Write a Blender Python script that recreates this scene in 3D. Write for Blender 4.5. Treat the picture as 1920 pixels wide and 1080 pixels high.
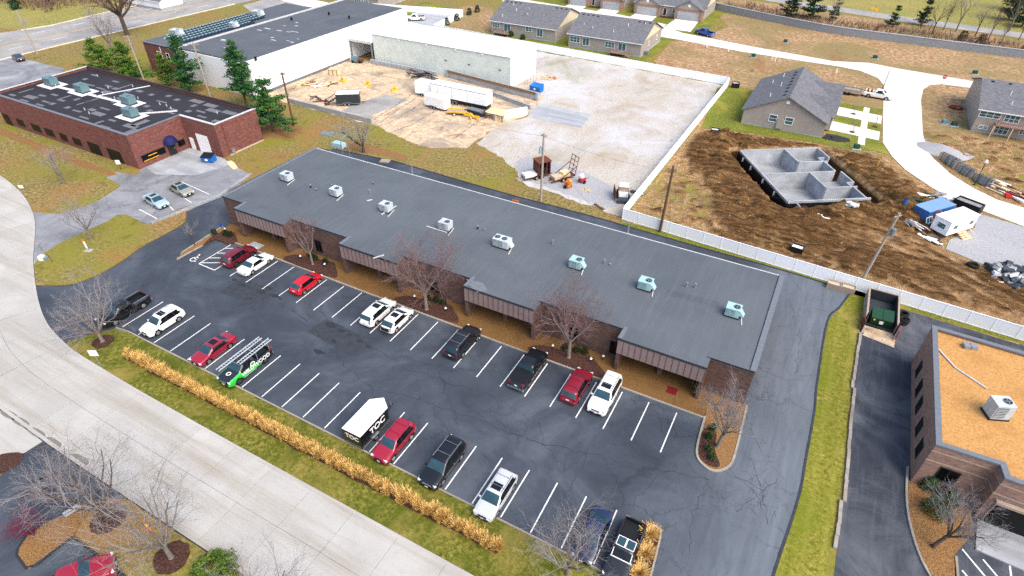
import bpy, bmesh, math, random
from math import sin, cos, pi, radians, sqrt, atan2, hypot
from mathutils import Vector, Matrix, noise as mnoise
from mathutils.geometry import tessellate_polygon

scene = bpy.context.scene
for o in list(bpy.data.objects):
    bpy.data.objects.remove(o, do_unlink=True)

# ------------------------------------------------------------ camera, sky, sun, exposure
cam_d = bpy.data.cameras.new('camera')
cam = bpy.data.objects.new('camera', cam_d)
scene.collection.objects.link(cam)
scene.camera = cam
cam_d.sensor_width = 36.0
cam_d.lens = 1113.588 / 1920 * 36.0
cam_d.clip_start, cam_d.clip_end = 0.5, 2000.0
PITCH, ROLL, YAW = 0.655485, 0.0095036, -0.490643
fw = Vector((sin(YAW) * cos(PITCH), cos(YAW) * cos(PITCH), -sin(PITCH)))
rt = Vector((cos(YAW), -sin(YAW), 0))
up = rt.cross(fw)
r2 = rt * cos(ROLL) + up * sin(ROLL)
u2 = -rt * sin(ROLL) + up * cos(ROLL)
cam.matrix_world = Matrix(((r2.x, u2.x, -fw.x, 62.976), (r2.y, u2.y, -fw.y, -23.704), (r2.z, u2.z, -fw.z, 45.101), (0, 0, 0, 1)))

SUN_EL, SUN_AZ = radians(52), radians(108)      # azimuth clockwise from +Y
world = bpy.data.worlds.new('World')
scene.world = world
world.use_nodes = True
wnt = world.node_tree
sky = wnt.nodes.new('ShaderNodeTexSky')
sky.sky_type = 'NISHITA'
sky.sun_disc = False
sky.sun_elevation, sky.sun_rotation = SUN_EL, SUN_AZ
sky.air_density, sky.dust_density, sky.ozone_density = 1.0, 4.0, 1.0
bg = wnt.nodes['Background']
wnt.links.new(sky.outputs[0], bg.inputs['Color'])
bg.inputs['Strength'].default_value = 0.15
sun_d = bpy.data.lights.new('sun', 'SUN')
sun_d.energy, sun_d.angle, sun_d.color = 1.1, radians(55), (1.0, 0.95, 0.88)
sun = bpy.data.objects.new('sun', sun_d)
scene.collection.objects.link(sun)
sdir = Vector((sin(SUN_AZ) * cos(SUN_EL), cos(SUN_AZ) * cos(SUN_EL), sin(SUN_EL)))
sun.rotation_euler = (-sdir).to_track_quat('-Z', 'Y').to_euler()
sun.location = sdir * 150
scene.view_settings.view_transform = 'Standard'
scene.view_settings.look = 'None'
scene.view_settings.exposure = 1.05
scene.view_settings.gamma = 1.0
scene.view_settings.use_curve_mapping = False
scene.cycles.use_denoising = False
scene.cycles.use_adaptive_sampling = False
scene.cycles.max_bounces = 5
scene.cycles.diffuse_bounces = 3
scene.cycles.glossy_bounces = 2

# ------------------------------------------------------------ material helpers
def lin(r, g, b, k=None):
    k = k or (0.8 if max(r, g, b) < 190 else 0.9 if max(r, g, b) < 215 else 1.0)
    f = lambda c: ((c / 255) / 12.92 if c / 255 <= 0.04045 else ((c / 255 + 0.055) / 1.055) ** 2.4) * k
    return (f(r), f(g), f(b), 1)

class NM:
    def __init__(s, name, rough=0.8, metal=0.0, spec=0.3):
        s.m = bpy.data.materials.new(name)
        s.m.use_nodes = True
        s.t = s.m.node_tree
        s.b = s.t.nodes['Principled BSDF']
        s.b.inputs['Roughness'].default_value = rough
        s.b.inputs['Metallic'].default_value = metal
        s.b.inputs['Specular IOR Level'].default_value = spec
    def n(s, typ, **kw):
        x = s.t.nodes.new(typ)
        for k, v in kw.items():
            setattr(x, k, v)
        return x
    def pos(s, scale=None, rot=None, obj=False):
        o = s.n('ShaderNodeTexCoord').outputs['Object'] if obj else s.n('ShaderNodeNewGeometry').outputs['Position']
        if scale or rot:
            mp = s.n('ShaderNodeMapping')
            s.t.links.new(o, mp.inputs[0])
            if scale: mp.inputs['Scale'].default_value = scale
            if rot: mp.inputs['Rotation'].default_value = rot
            o = mp.outputs[0]
        return o
    def noise(s, vec, scale, detail=4, rough=0.55, dist=0.0):
        x = s.n('ShaderNodeTexNoise')
        s.t.links.new(vec, x.inputs['Vector'])
        x.inputs['Scale'].default_value = scale
        x.inputs['Detail'].default_value = detail
        x.inputs['Roughness'].default_value = rough
        x.inputs['Distortion'].default_value = dist
        return x.outputs['Fac']
    def voro(s, vec, scale, feature='F1', out='Distance'):
        x = s.n('ShaderNodeTexVoronoi', feature=feature)
        s.t.links.new(vec, x.inputs['Vector'])
        x.inputs['Scale'].default_value = scale
        return x.outputs[out]
    def ramp(s, fac, stops, interp='LINEAR'):
        x = s.n('ShaderNodeValToRGB')
        s.t.links.new(fac, x.inputs[0])
        e = x.color_ramp.elements
        x.color_ramp.interpolation = interp
        while len(e) < len(stops): e.new(0.5)
        for i, (p, c) in enumerate(stops):
            e[i].position = p
            e[i].color = c if isinstance(c, tuple) else (c, c, c, 1)
        return x.outputs[0]
    def mix(s, fac, a, b, mode='MIX'):
        x = s.n('ShaderNodeMix', data_type='RGBA', blend_type=mode)
        for i, v in ((0, fac), (6, a), (7, b)):
            if isinstance(v, (int, float)): x.inputs[i].default_value = v
            elif isinstance(v, tuple): x.inputs[i].default_value = v
            else: s.t.links.new(v, x.inputs[i])
        return x.outputs[2]
    def math(s, op, a, b=0.0):
        x = s.n('ShaderNodeMath', operation=op)
        for i, v in ((0, a), (1, b)):
            if isinstance(v, (int, float)): x.inputs[i].default_value = v
            else: s.t.links.new(v, x.inputs[i])
        return x.outputs[0]
    def sep(s, vec):
        x = s.n('ShaderNodeSeparateXYZ')
        s.t.links.new(vec, x.inputs[0])
        return x.outputs
    def comb(s, a, b, c=0.0):
        x = s.n('ShaderNodeCombineXYZ')
        for i, v in enumerate((a, b, c)):
            if isinstance(v, (int, float)): x.inputs[i].default_value = v
            else: s.t.links.new(v, x.inputs[i])
        return x.outputs[0]
    def col(s, c):
        if isinstance(c, tuple): s.b.inputs['Base Color'].default_value = c
        else: s.t.links.new(c, s.b.inputs['Base Color'])
        return s
    def bump(s, h, strength=0.3, dist=0.05):
        x = s.n('ShaderNodeBump')
        x.inputs['Strength'].default_value = strength
        x.inputs['Distance'].default_value = dist
        s.t.links.new(h, x.inputs['Height'])
        s.t.links.new(x.outputs[0], s.b.inputs['Normal'])
        return s

MATS = {}
def plain(name, c, rough=0.7, metal=0.0, var=0.12, scale=3.0, spec=0.3, coat=0.0, obj=True):
    """flat finish with a little procedural wear"""
    k = NM(name, rough, metal, spec)
    p = k.pos(obj=obj)
    f = k.noise(p, scale, 5, 0.6)
    a = tuple(min(1, v * (1 - var)) for v in c[:3]) + (1,)
    b = tuple(min(1, v * (1 + var)) for v in c[:3]) + (1,)
    k.col(k.ramp(f, [(0.3, a), (0.7, b)]))
    if coat:
        k.b.inputs['Coat Weight'].default_value = coat
        k.b.inputs['Coat Roughness'].default_value = 0.06
    MATS[name] = k.m
    return k.m

def ground(name, base, fine=(), big=(), bumps=0.4, rough=0.95, fs=6.0, bs=0.12, extra=None):
    """base colour, fine speckle pair, broad patches"""
    k = NM(name, rough, 0, 0.15)
    p = k.pos()
    f1 = k.noise(p, fs, 6, 0.7)
    col = k.ramp(f1, [(0.36, fine[0]), (0.5, base), (0.64, fine[1])])
    col = k.mix(0.4, col, k.ramp(k.noise(p, fs * 0.4, 6, 0.75), [(0.35, 0.6), (0.62, 1.0)]), 'MULTIPLY') if bumps > 0.15 else col
    if big:
        for i, (c, sc, lo, hi) in enumerate(big):
            f2 = k.noise(k.pos(scale=(1 + 0.3 * i, 1, 1), rot=(0, 0, 0.5 * i)), sc, 5, 0.62, 0.6)
            g = k.ramp(f2, [(lo, 0.0), (hi, 1.0)])
            col = k.mix(k.math('MULTIPLY', g, 0.85), col, c)
    col = k.mix(0.5, col, k.ramp(k.noise(p, fs * 4, 3, 0.7), [(0.35, 0.45), (0.65, 1.0)]), 'MULTIPLY') if bumps > 0 else col
    if extra: col = extra(k, col)
    k.col(col)
    if bumps: k.bump(k.noise(p, fs * 2, 5, 0.7), bumps, 0.06)
    MATS[name] = k.m
    return k.m

# vegetation and soil
ground('grass_dry', lin(152, 134, 80), (lin(106, 92, 50), lin(184, 168, 116)),
       [(lin(142, 138, 54), 0.07, 0.45, 0.62), (lin(168, 122, 78), 0.05, 0.52, 0.7), (lin(108, 102, 46), 0.35, 0.56, 0.75)], fs=2.2)
ground('grass_verge', lin(124, 124, 46), (lin(84, 88, 26), lin(164, 156, 82)),
       [(lin(86, 98, 26), 0.3, 0.45, 0.65), (lin(160, 142, 74), 0.16, 0.5, 0.68), (lin(100, 78, 44), 0.7, 0.62, 0.78)], fs=2.6)
def stripes(k, col):
    x = k.sep(k.pos())[0]
    w = k.math('SINE', k.math('ADD', k.math('MULTIPLY', x, 4.2), k.math('MULTIPLY', k.noise(k.pos(), 0.3, 2), 3)))
    return k.mix(k.ramp(w, [(0.3, 0.0), (0.9, 0.16)]), col, lin(168, 158, 78))
ground('grass_strip', lin(146, 143, 52), (lin(106, 108, 32), lin(176, 166, 86)),
       [(lin(122, 132, 36), 0.25, 0.45, 0.65), (lin(184, 166, 88), 0.14, 0.55, 0.7)], fs=2.6, extra=stripes)
ground('grass_green', lin(124, 132, 46), (lin(88, 98, 30), lin(156, 156, 74)), [(lin(164, 158, 70), 0.12, 0.5, 0.7)], fs=3)
ground('grass_field', lin(160, 154, 84), (lin(128, 126, 58), lin(186, 176, 110)), [(lin(176, 160, 98), 0.04, 0.45, 0.65), (lin(150, 158, 62), 0.08, 0.55, 0.75)], fs=1.2)
def soil():
    k = NM('dirt', 1.0, 0, 0.1)
    p = k.pos()
    z = k.sep(p)[2]
    dry = k.ramp(k.noise(p, 0.9, 8, 0.7), [(0.28, lin(140, 104, 66)), (0.5, lin(184, 146, 104)), (0.7, lin(208, 182, 144))])
    dry = k.mix(k.ramp(k.noise(p, 0.09, 4, 0.6), [(0.5, 0.0), (0.66, 0.8)]), dry, lin(140, 124, 78))
    wet_shaded = k.ramp(k.noise(p, 1.6, 9, 0.8), [(0.34, lin(56, 39, 22)), (0.5, lin(108, 78, 46)), (0.68, lin(166, 126, 82))])
    sk = k.noise(k.pos(scale=(0.16, 1.5, 0.6), rot=(0, 0, radians(42))), 1.0, 7, 0.72, 0.5)
    wet_shaded = k.mix(0.75, wet_shaded, k.ramp(sk, [(0.36, lin(58, 41, 23)), (0.5, lin(128, 94, 58)), (0.64, lin(188, 150, 102))]))  # dark streaks put ridge shade into the soil colour; pale ones are tracks
    clod = k.ramp(k.voro(p, 1.7), [(0.05, 1.0), (0.75, 0.45)])
    wet_shaded = k.mix(0.6, wet_shaded, clod, 'MULTIPLY')
    f = k.math('ADD', z, k.math('MULTIPLY', k.math('SUBTRACT', k.noise(p, 0.25, 5, 0.65), 0.5), 0.9))
    g = k.ramp(f, [(0.06, 0.0), (0.34, 1.0)])
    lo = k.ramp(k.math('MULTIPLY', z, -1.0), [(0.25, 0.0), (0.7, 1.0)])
    k.col(k.mix(lo, k.mix(g, dry, wet_shaded), lin(74, 52, 32)))
    k.bump(k.noise(p, 2.2, 8, 0.75), 1.0, 0.45)
    MATS['dirt'] = k.m
soil()
ground('dirt_flat', lin(188, 152, 112), (lin(148, 112, 76), lin(210, 184, 150)),
       [(lin(150, 134, 88), 0.05, 0.42, 0.58), (lin(158, 108, 72), 0.09, 0.56, 0.72), (lin(118, 88, 60), 0.4, 0.6, 0.75)], fs=1.1, bumps=0.7)
ground('mulch', lin(84, 58, 50), (lin(52, 34, 30), lin(122, 88, 74)), (), fs=9)
ground('pine_straw', lin(158, 118, 76), (lin(114, 80, 44), lin(188, 148, 98)), (), fs=8)
ground('aggregate', lin(140, 104, 62), (lin(116, 84, 46), lin(164, 126, 80)), [(lin(112, 82, 46), 0.4, 0.5, 0.75)], fs=14, bumps=0.2)
# paving
def asphalt(name, base, dark, light, crack=True, streak=None, stain=True, worn=None):
    k = NM(name, 0.82, 0, 0.3)
    p = k.pos()
    col = k.ramp(k.noise(p, 0.12, 6, 0.65, 0.8), [(0.32, dark), (0.5, base), (0.68, light)])
    col = k.mix(k.ramp(k.noise(p, 0.55, 7, 0.72), [(0.45, 0.0), (0.8, 0.45)]), col, dark)
    if streak:
        s = k.noise(k.pos(scale=streak), 1.0, 5, 0.7)
        col = k.mix(k.ramp(s, [(0.5, 0.0), (0.78, 0.6)]), col, light)
    if worn:      # unsealed older paving of the drive round the right end
        c_, x0, x1 = worn
        g = k.math('ADD', k.sep(p)[0], k.math('MULTIPLY', k.noise(p, 0.12, 4, 0.6), 9.0))
        st = k.noise(k.pos(scale=(1.3, 0.16, 1)), 1.0, 5, 0.7, 0.4)
        wc_ = k.ramp(st, [(0.3, tuple(v * 0.8 for v in c_[:3]) + (1,)), (0.7, tuple(v * 1.25 for v in c_[:3]) + (1,))])
        mr = k.n('ShaderNodeMapRange'); mr.inputs[1].default_value, mr.inputs[2].default_value = x0, x1
        k.t.links.new(g, mr.inputs[0])
        col = k.mix(mr.outputs[0], col, wc_)
    if stain:
        col = k.mix(k.ramp(k.noise(p, 0.9, 4, 0.6, 1.5), [(0.66, 0.0), (0.74, 0.5)]), col, tuple(v * 0.5 for v in dark[:3]) + (1,))
    if crack:
        w = k.noise(p, 0.7, 5, 0.7)
        pv = k.n('ShaderNodeVectorMath', operation='ADD')
        k.t.links.new(p, pv.inputs[0])
        k.t.links.new(k.comb(k.math('MULTIPLY', w, 3.0), k.math('MULTIPLY', k.noise(p, 0.5, 5, 0.7), 3.0)), pv.inputs[1])
        e = k.voro(pv.outputs[0], 0.16, 'DISTANCE_TO_EDGE')
        msk = k.ramp(k.noise(p, 0.09, 3, 0.5), [(0.42, 0.0), (0.58, 1.0)])
        line = k.ramp(e, [(0.006, 1.0), (0.014, 0.0)])
        e2 = k.voro(pv.outputs[0], 0.75, 'DISTANCE_TO_EDGE')
        m2 = k.ramp(k.noise(p, 0.13, 3, 0.5), [(0.6, 0.0), (0.68, 1.0)])
        l2 = k.math('MULTIPLY', k.ramp(e2, [(0.02, 1.0), (0.05, 0.0)]), m2)
        col = k.mix(k.math('MULTIPLY', k.math('MAXIMUM', k.math('MULTIPLY', line, msk), l2), 0.38), col, lin(34, 38, 44))
    col = k.mix(0.35, col, k.ramp(k.noise(p, 30, 2, 0.7), [(0.2, 0.5), (0.8, 1.0)]), 'MULTIPLY')
    k.col(col)
    k.bump(k.noise(p, 25, 3, 0.7), 0.15, 0.02)
    MATS[name] = k.m
asphalt('asphalt_lot', lin(72, 80, 91), lin(55, 62, 72), lin(95, 103, 113), worn=(lin(108, 116, 125), 63.0, 73.0))
asphalt('asphalt_drive', lin(92, 98, 106), lin(74, 80, 88), lin(116, 121, 128), streak=(1.6, 0.12, 1), stain=False)
asphalt('asphalt_dark', lin(66, 72, 81), lin(48, 53, 61), lin(112, 117, 124), crack=False, streak=(1.4, 0.1, 1))
asphalt('asphalt_old', lin(150, 152, 156), lin(118, 120, 124), lin(178, 180, 182))
asphalt('asphalt_road', lin(168, 166, 162), lin(148, 146, 144), lin(188, 184, 180), crack=False, stain=False)
def slabmat(name, a, b, stain, sc=0.15):
    k = NM(name, 0.9, 0, 0.2)
    p = k.pos()
    info = k.n('ShaderNodeObjectInfo').outputs['Random']
    col = k.ramp(k.noise(p, sc, 6, 0.62, 0.5), [(0.3, a), (0.7, b)])
    col = k.mix(k.math('MULTIPLY', info, 0.35), col, tuple(v * 0.8 for v in a[:3]) + (1,))
    col = k.mix(k.ramp(k.noise(k.pos(scale=(0.06, 1, 1)), 0.55, 6, 0.7), [(0.46, 0.0), (0.66, 0.75)]), col, stain)
    col = k.mix(k.ramp(k.noise(p, 1.3, 6, 0.75), [(0.56, 0.0), (0.75, 0.5)]), col, stain)
    col = k.mix(0.2, col, k.ramp(k.noise(p, 12, 4, 0.7), [(0.2, 0.6), (0.8, 1.0)]), 'MULTIPLY')
    k.col(col)
    k.bump(k.noise(p, 14, 4, 0.7), 0.12, 0.02)
    MATS[name] = k.m
slabmat('concrete_street', lin(182, 179, 172), lin(196, 194, 188), lin(164, 155, 140))
slabmat('concrete_white', lin(216, 211, 202), lin(226, 223, 216), lin(204, 194, 178))
slabmat('concrete_grey', lin(160, 164, 168), lin(184, 187, 190), lin(132, 134, 136), 0.4)
slabmat('concrete_kerb', lin(168, 160, 148), lin(188, 181, 170), lin(140, 130, 118), 0.6)
slabmat('concrete_pale', lin(172, 176, 181), lin(192, 196, 200), lin(150, 154, 158), 0.4)
slabmat('kerb_cream', lin(214, 202, 178), lin(228, 218, 198), lin(196, 182, 156), 0.6)
ground('concrete_tan', lin(212, 188, 156), (lin(192, 166, 134), lin(220, 202, 176)),
       [(lin(164, 152, 138), 0.14, 0.48, 0.64), (lin(146, 112, 90), 0.22, 0.58, 0.72), (lin(124, 112, 100), 0.5, 0.62, 0.75)], fs=1.0, bumps=0.1)
ground('gravel_white', lin(196, 189, 178), (lin(176, 168, 157), lin(208, 202, 193)),
       [(lin(206, 206, 208), 0.06, 0.44, 0.6), (lin(184, 166, 140), 0.1, 0.5, 0.7), (lin(172, 166, 142), 0.05, 0.52, 0.7), (lin(160, 152, 140), 0.6, 0.6, 0.75)], fs=3.0, bumps=0.14)
ground('gravel_grey', lin(178, 179, 182), (lin(160, 161, 164), lin(188, 189, 192)), [(lin(186, 187, 189), 0.12, 0.45, 0.65)], fs=4.0, bumps=0.14)
plain('paint_white', lin(226, 226, 222), 0.6, var=0.06)
plain('paint_yellow', lin(214, 176, 96), 0.7)
plain('crack_tar', lin(48, 52, 58), 0.7)
plain('damp_asphalt', lin(46, 51, 59), 0.6, var=0.2, obj=False)
plain('asphalt_patch', lin(58, 63, 70), 0.85, var=0.25, scale=1.5, obj=False)
plain('concrete_wet', lin(128, 122, 112), 0.6, var=0.15)

def brick(name, c1, c2, mortar, sc=1.0, dk=0.5):
    k = NM(name, 0.9, 0, 0.2)
    g = k.pos()
    s = k.sep(g)
    v = k.comb(k.math('ADD', s[0], s[1]), s[2])
    b = k.n('ShaderNodeTexBrick')
    k.t.links.new(v, b.inputs['Vector'])
    b.inputs['Color1'].default_value, b.inputs['Color2'].default_value, b.inputs['Mortar'].default_value = c1, c2, mortar
    b.inputs['Scale'].default_value = sc
    b.inputs['Mortar Size'].default_value = 0.012
    b.inputs['Bias'].default_value = -0.1
    b.inputs['Brick Width'].default_value, b.inputs['Row Height'].default_value = 0.3, 0.1
    big = k.ramp(k.noise(k.comb(k.math('ADD', s[0], s[1]), k.math('MULTIPLY', s[2], 2.5)), 1.1, 6, 0.75, 1.0), [(0.36, 1 - dk), (0.62, 1.0)])
    k.col(k.mix(0.9, b.outputs['Color'], big, 'MULTIPLY'))
    k.bump(b.outputs['Fac'], -0.4, 0.01)
    MATS[name] = k.m
brick('brick_red', lin(160, 94, 82), lin(114, 64, 64), lin(140, 112, 104))
brick('brick_brown', lin(128, 98, 88), lin(96, 70, 64), lin(122, 104, 96))
brick('brick_rose', lin(186, 144, 126), lin(150, 112, 100), lin(176, 156, 142), 1.0, 0.35)
plain('stone_trim', lin(176, 158, 140), 0.85, obj=False)
# roofs
def membrane(name, a, b, seam, step, patch=None):
    k = NM(name, 0.75, 0, 0.3)
    p = k.pos()
    col = k.ramp(k.noise(p, 0.1, 6, 0.62, 0.6), [(0.3, a), (0.7, b)])
    s = k.sep(p)
    fr = k.math('ABSOLUTE', k.math('SUBTRACT', k.math('FRACT', k.math('DIVIDE', s[0], step)), 0.5))
    ln = k.math('MULTIPLY', k.ramp(fr, [(0.46, 0.0), (0.49, 1.0)]), k.ramp(k.noise(p, 0.2, 3, 0.5), [(0.4, 0.05), (0.7, 0.35)]))
    col = k.mix(ln, col, seam)
    col = k.mix(k.ramp(k.noise(k.pos(scale=(2.2, 0.15, 1)), 1, 4, 0.65), [(0.5, 0.0), (0.8, 0.25)]), col, seam)
    col = k.mix(k.ramp(k.noise(p, 0.35, 5, 0.6, 1.0), [(0.58, 0.0), (0.72, 0.35)]), col, tuple(v * 0.78 for v in a[:3]) + (1,))
    col = k.mix(0.3, col, k.ramp(k.noise(p, 22, 3, 0.7), [(0.2, 0.55), (0.8, 1.0)]), 'MULTIPLY')
    k.col(col)
    k.bump(k.noise(p, 18, 3, 0.7), 0.12, 0.02)
    MATS[name] = k.m
membrane('roof_grey', lin(90, 97, 104), lin(105, 112, 118), lin(128, 133, 138), 0.98)
membrane('roof_black', lin(40, 38, 42), lin(54, 52, 56), lin(70, 68, 72), 1.2)
membrane('roof_slate', lin(84, 90, 96), lin(102, 106, 112), lin(132, 135, 138), 3.0)
ground('roof_gravel', lin(202, 152, 92), (lin(186, 136, 78), lin(212, 166, 106)), [(lin(188, 138, 80), 0.3, 0.5, 0.7)], fs=5, bumps=0.1)
plain('roof_patch', lin(116, 116, 122), 0.8, var=0.25, obj=False)
plain('mat_red', lin(120, 18, 24), 0.9)
plain('roof_white', lin(214, 216, 218), 0.6, obj=False)
plain('roof_metal_white', lin(236, 236, 236), 0.55, var=0.03, obj=False)
plain('coping_grey', lin(116, 122, 130), 0.5, obj=False)
plain('coping_light', lin(196, 198, 200), 0.5, obj=False)
def shingle():
    k = NM('shingle', 0.95, 0, 0.15)
    p = k.pos()
    s = k.sep(p)
    v = k.comb(k.math('ADD', s[0], s[1]), k.math('MULTIPLY', s[2], 1.6))
    b = k.n('ShaderNodeTexBrick')
    k.t.links.new(v, b.inputs['Vector'])
    b.inputs['Color1'].default_value, b.inputs['Color2'].default_value, b.inputs['Mortar'].default_value = lin(136, 137, 142), lin(114, 115, 121), lin(92, 93, 98)
    b.inputs['Scale'].default_value = 1.0
    b.inputs['Brick Width'].default_value, b.inputs['Row Height'].default_value, b.inputs['Mortar Size'].default_value = 0.5, 0.2, 0.014
    k.col(k.mix(0.5, b.outputs['Color'], k.ramp(k.noise(p, 3, 5, 0.7), [(0.2, 0.6), (0.8, 1.0)]), 'MULTIPLY'))
    MATS['shingle'] = k.m
shingle()
def siding(name, a, b, period=0.2, vertical=False, dark=0.8):
    k = NM(name, 0.6, 0, 0.3)
    p = k.pos()
    s = k.sep(p)
    q = k.math('ADD', s[0], s[1]) if vertical else s[2]
    fr = k.math('FRACT', k.math('DIVIDE', q, period))
    l = k.ramp(fr, [(0.0, dark), (0.14, 1.0)])
    col = k.ramp(k.noise(p, 0.7, 5, 0.6), [(0.3, a), (0.7, b)])
    k.col(k.mix(1.0, col, l, 'MULTIPLY'))
    if not vertical: k.bump(fr, 0.25, 0.02)
    MATS[name] = k.m
siding('siding_taupe', lin(166, 156, 148), lin(178, 169, 161))
siding('siding_cream', lin(206, 194, 164), lin(216, 206, 178))
siding('siding_white', lin(226, 228, 230), lin(234, 235, 236), 1.0, True, 0.97)
siding('siding_sage', lin(200, 209, 202), lin(208, 216, 209), 1.0, True, 0.97)
siding('fascia_brown', lin(148, 126, 122), lin(160, 140, 137), 50.0, True, 1.0)
plain('fascia_seam', lin(96, 76, 70), 0.6)
plain('vinyl_white', lin(246, 249, 252), 0.45, var=0.015)
plain('trim_white', lin(234, 234, 232), 0.5, var=0.03)
plain('trim_dark', lin(46, 44, 46), 0.6)
plain('black_tar', lin(16, 16, 18), 0.7)
def glass(name, c, rough=0.06, spec=0.6):
    k = NM(name, rough, 0.0, spec)
    f = k.noise(k.pos(obj=True), 1.3, 3, 0.5)
    k.col(k.ramp(f, [(0.3, c), (0.7, tuple(v * 1.6 for v in c[:3]) + (1,))]))
    MATS[name] = k.m
glass('window_glass', lin(13, 15, 18), 0.15, 0.15)
glass('window_sky', lin(58, 92, 104))
glass('windshield_glass', lin(40, 66, 76), 0.04)
glass('car_glass', lin(14, 17, 20), 0.05)
plain('solar_glass', lin(26, 34, 48), 0.15, spec=0.6)
# metals, rubber, wood
plain('metal_galv', lin(168, 174, 178), 0.4, 0.5)
plain('metal_teal', lin(160, 194, 196), 0.5, 0.0)
plain('metal_teal_dark', lin(104, 134, 140), 0.5)
plain('metal_pale', lin(188, 198, 202), 0.5, 0.0)
plain('metal_pale_dark', lin(120, 132, 138), 0.5)
plain('fan_black', lin(20, 22, 24), 0.7)
plain('rubber', lin(24, 24, 26), 0.85, var=0.2)
plain('rim_alloy', lin(176, 178, 182), 0.3, 0.7)
plain('rim_dark', lin(96, 98, 102), 0.35, 0.7)
plain('chrome', lin(210, 212, 214), 0.15, 0.9)
plain('plastic_black', lin(26, 27, 30), 0.55)
plain('lamp_white', lin(236, 236, 234), 0.3, var=0.02)
plain('lamp_clear', lin(206, 212, 216), 0.12, spec=0.7)
plain('lamp_red', lin(150, 16, 20), 0.2, spec=0.6)
plain('lamp_amber', lin(220, 130, 30), 0.2)
plain('wood_pole', lin(176, 164, 150), 0.95, var=0.25, scale=6)
plain('wood_brown', lin(104, 78, 58), 0.95, var=0.25, scale=6)
plain('lumber', lin(222, 196, 150), 0.85, var=0.15)
plain('wood_deck', lin(158, 128, 118), 0.9, var=0.15)
plain('rust', lin(112, 66, 52), 0.95, var=0.35)
plain('steel_blue', lin(60, 108, 168), 0.5, var=0.08)
plain('bin_blue', lin(28, 110, 190), 0.5, var=0.12)
plain('bin_green', lin(24, 70, 48), 0.5, var=0.2)
plain('orange', lin(224, 112, 44), 0.55)
plain('yellow', lin(232, 176, 48), 0.55, var=0.15)
plain('tarp_dark', lin(52, 56, 60), 0.6)
plain('sign_blue', lin(44, 86, 176), 0.5)
plain('sign_red', lin(196, 40, 52), 0.5)
plain('awning_blue', lin(24, 28, 84), 0.7)
plain('stone_grey', lin(150, 150, 150), 0.95, var=0.3)
plain('stone_dark', lin(66, 74, 82), 0.9, var=0.35)
plain('stone_white', lin(214, 214, 212), 0.9, var=0.1)
plain('stone_block', lin(150, 154, 158), 0.95, var=0.25)
plain('stain_brown', lin(142, 114, 86), 0.95, var=0.3)
plain('stone_soil', lin(158, 134, 104), 0.95, var=0.3)
plain('stone_tan', lin(192, 176, 150), 0.95, var=0.2)
plain('form_panel', lin(132, 134, 134), 0.8, var=0.3)
# plants
plain('bark_grey', lin(130, 122, 116), 1.0, var=0.25, scale=5, spec=0.1)
plain('bark_dark', lin(92, 80, 72), 1.0, var=0.25, scale=5, spec=0.1)
plain('bark_pale', lin(138, 126, 116), 1.0, var=0.2, scale=5, spec=0.1)
plain('twig_grey', lin(150, 143, 142), 1.0, var=0.15, spec=0.1)
plain('twig_red', lin(132, 108, 106), 1.0, var=0.15, spec=0.1)
plain('twig_brown', lin(122, 100, 88), 1.0, var=0.2, spec=0.1)
plain('twig_wine', lin(120, 44, 66), 1.0, var=0.2, spec=0.1)
plain('needle_green', lin(76, 122, 54), 0.9, var=0.4, scale=1.2, spec=0.1)
plain('needle_dark', lin(52, 92, 62), 0.9, var=0.4, scale=1.2, spec=0.1)
plain('needle_olive', lin(104, 124, 50), 0.9, var=0.35, scale=1.2, spec=0.1)
plain('leaf_dark', lin(40, 58, 36), 0.85, var=0.4, scale=2, spec=0.15)
plain('leaf_green', lin(74, 104, 44), 0.85, var=0.4, scale=2, spec=0.15)
plain('straw', lin(206, 164, 92), 0.95, var=0.2, scale=1.5, spec=0.1)
plain('straw_pale', lin(228, 194, 124), 0.95, var=0.12, scale=1.5, spec=0.1)
def paint(name, c, rough=0.28, metal=0.0):
    return plain(name, c, rough, metal, var=0.05, spec=0.5, coat=0.6)
paint('paint_maroon', lin(116, 20, 40)); paint('paint_red', lin(196, 20, 36)); paint('paint_crimson', lin(160, 28, 52))
paint('paint_wine', lin(136, 22, 44)); paint('paint_pearl', lin(232, 232, 230)); paint('paint_silver', lin(206, 210, 212), 0.3, 0.2)
paint('paint_black', lin(18, 19, 22)); paint('paint_char', lin(34, 37, 42)); paint('paint_navy', lin(30, 42, 76))
paint('paint_ice', lin(172, 196, 206), 0.3, 0.2); paint('paint_olive', lin(164, 166, 152), 0.3, 0.2); paint('paint_green', lin(40, 196, 64))
paint('paint_blue', lin(24, 70, 160)); paint('paint_forest', lin(22, 58, 52)); paint('paint_plum', lin(54, 30, 44))
MT = MATS

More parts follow.
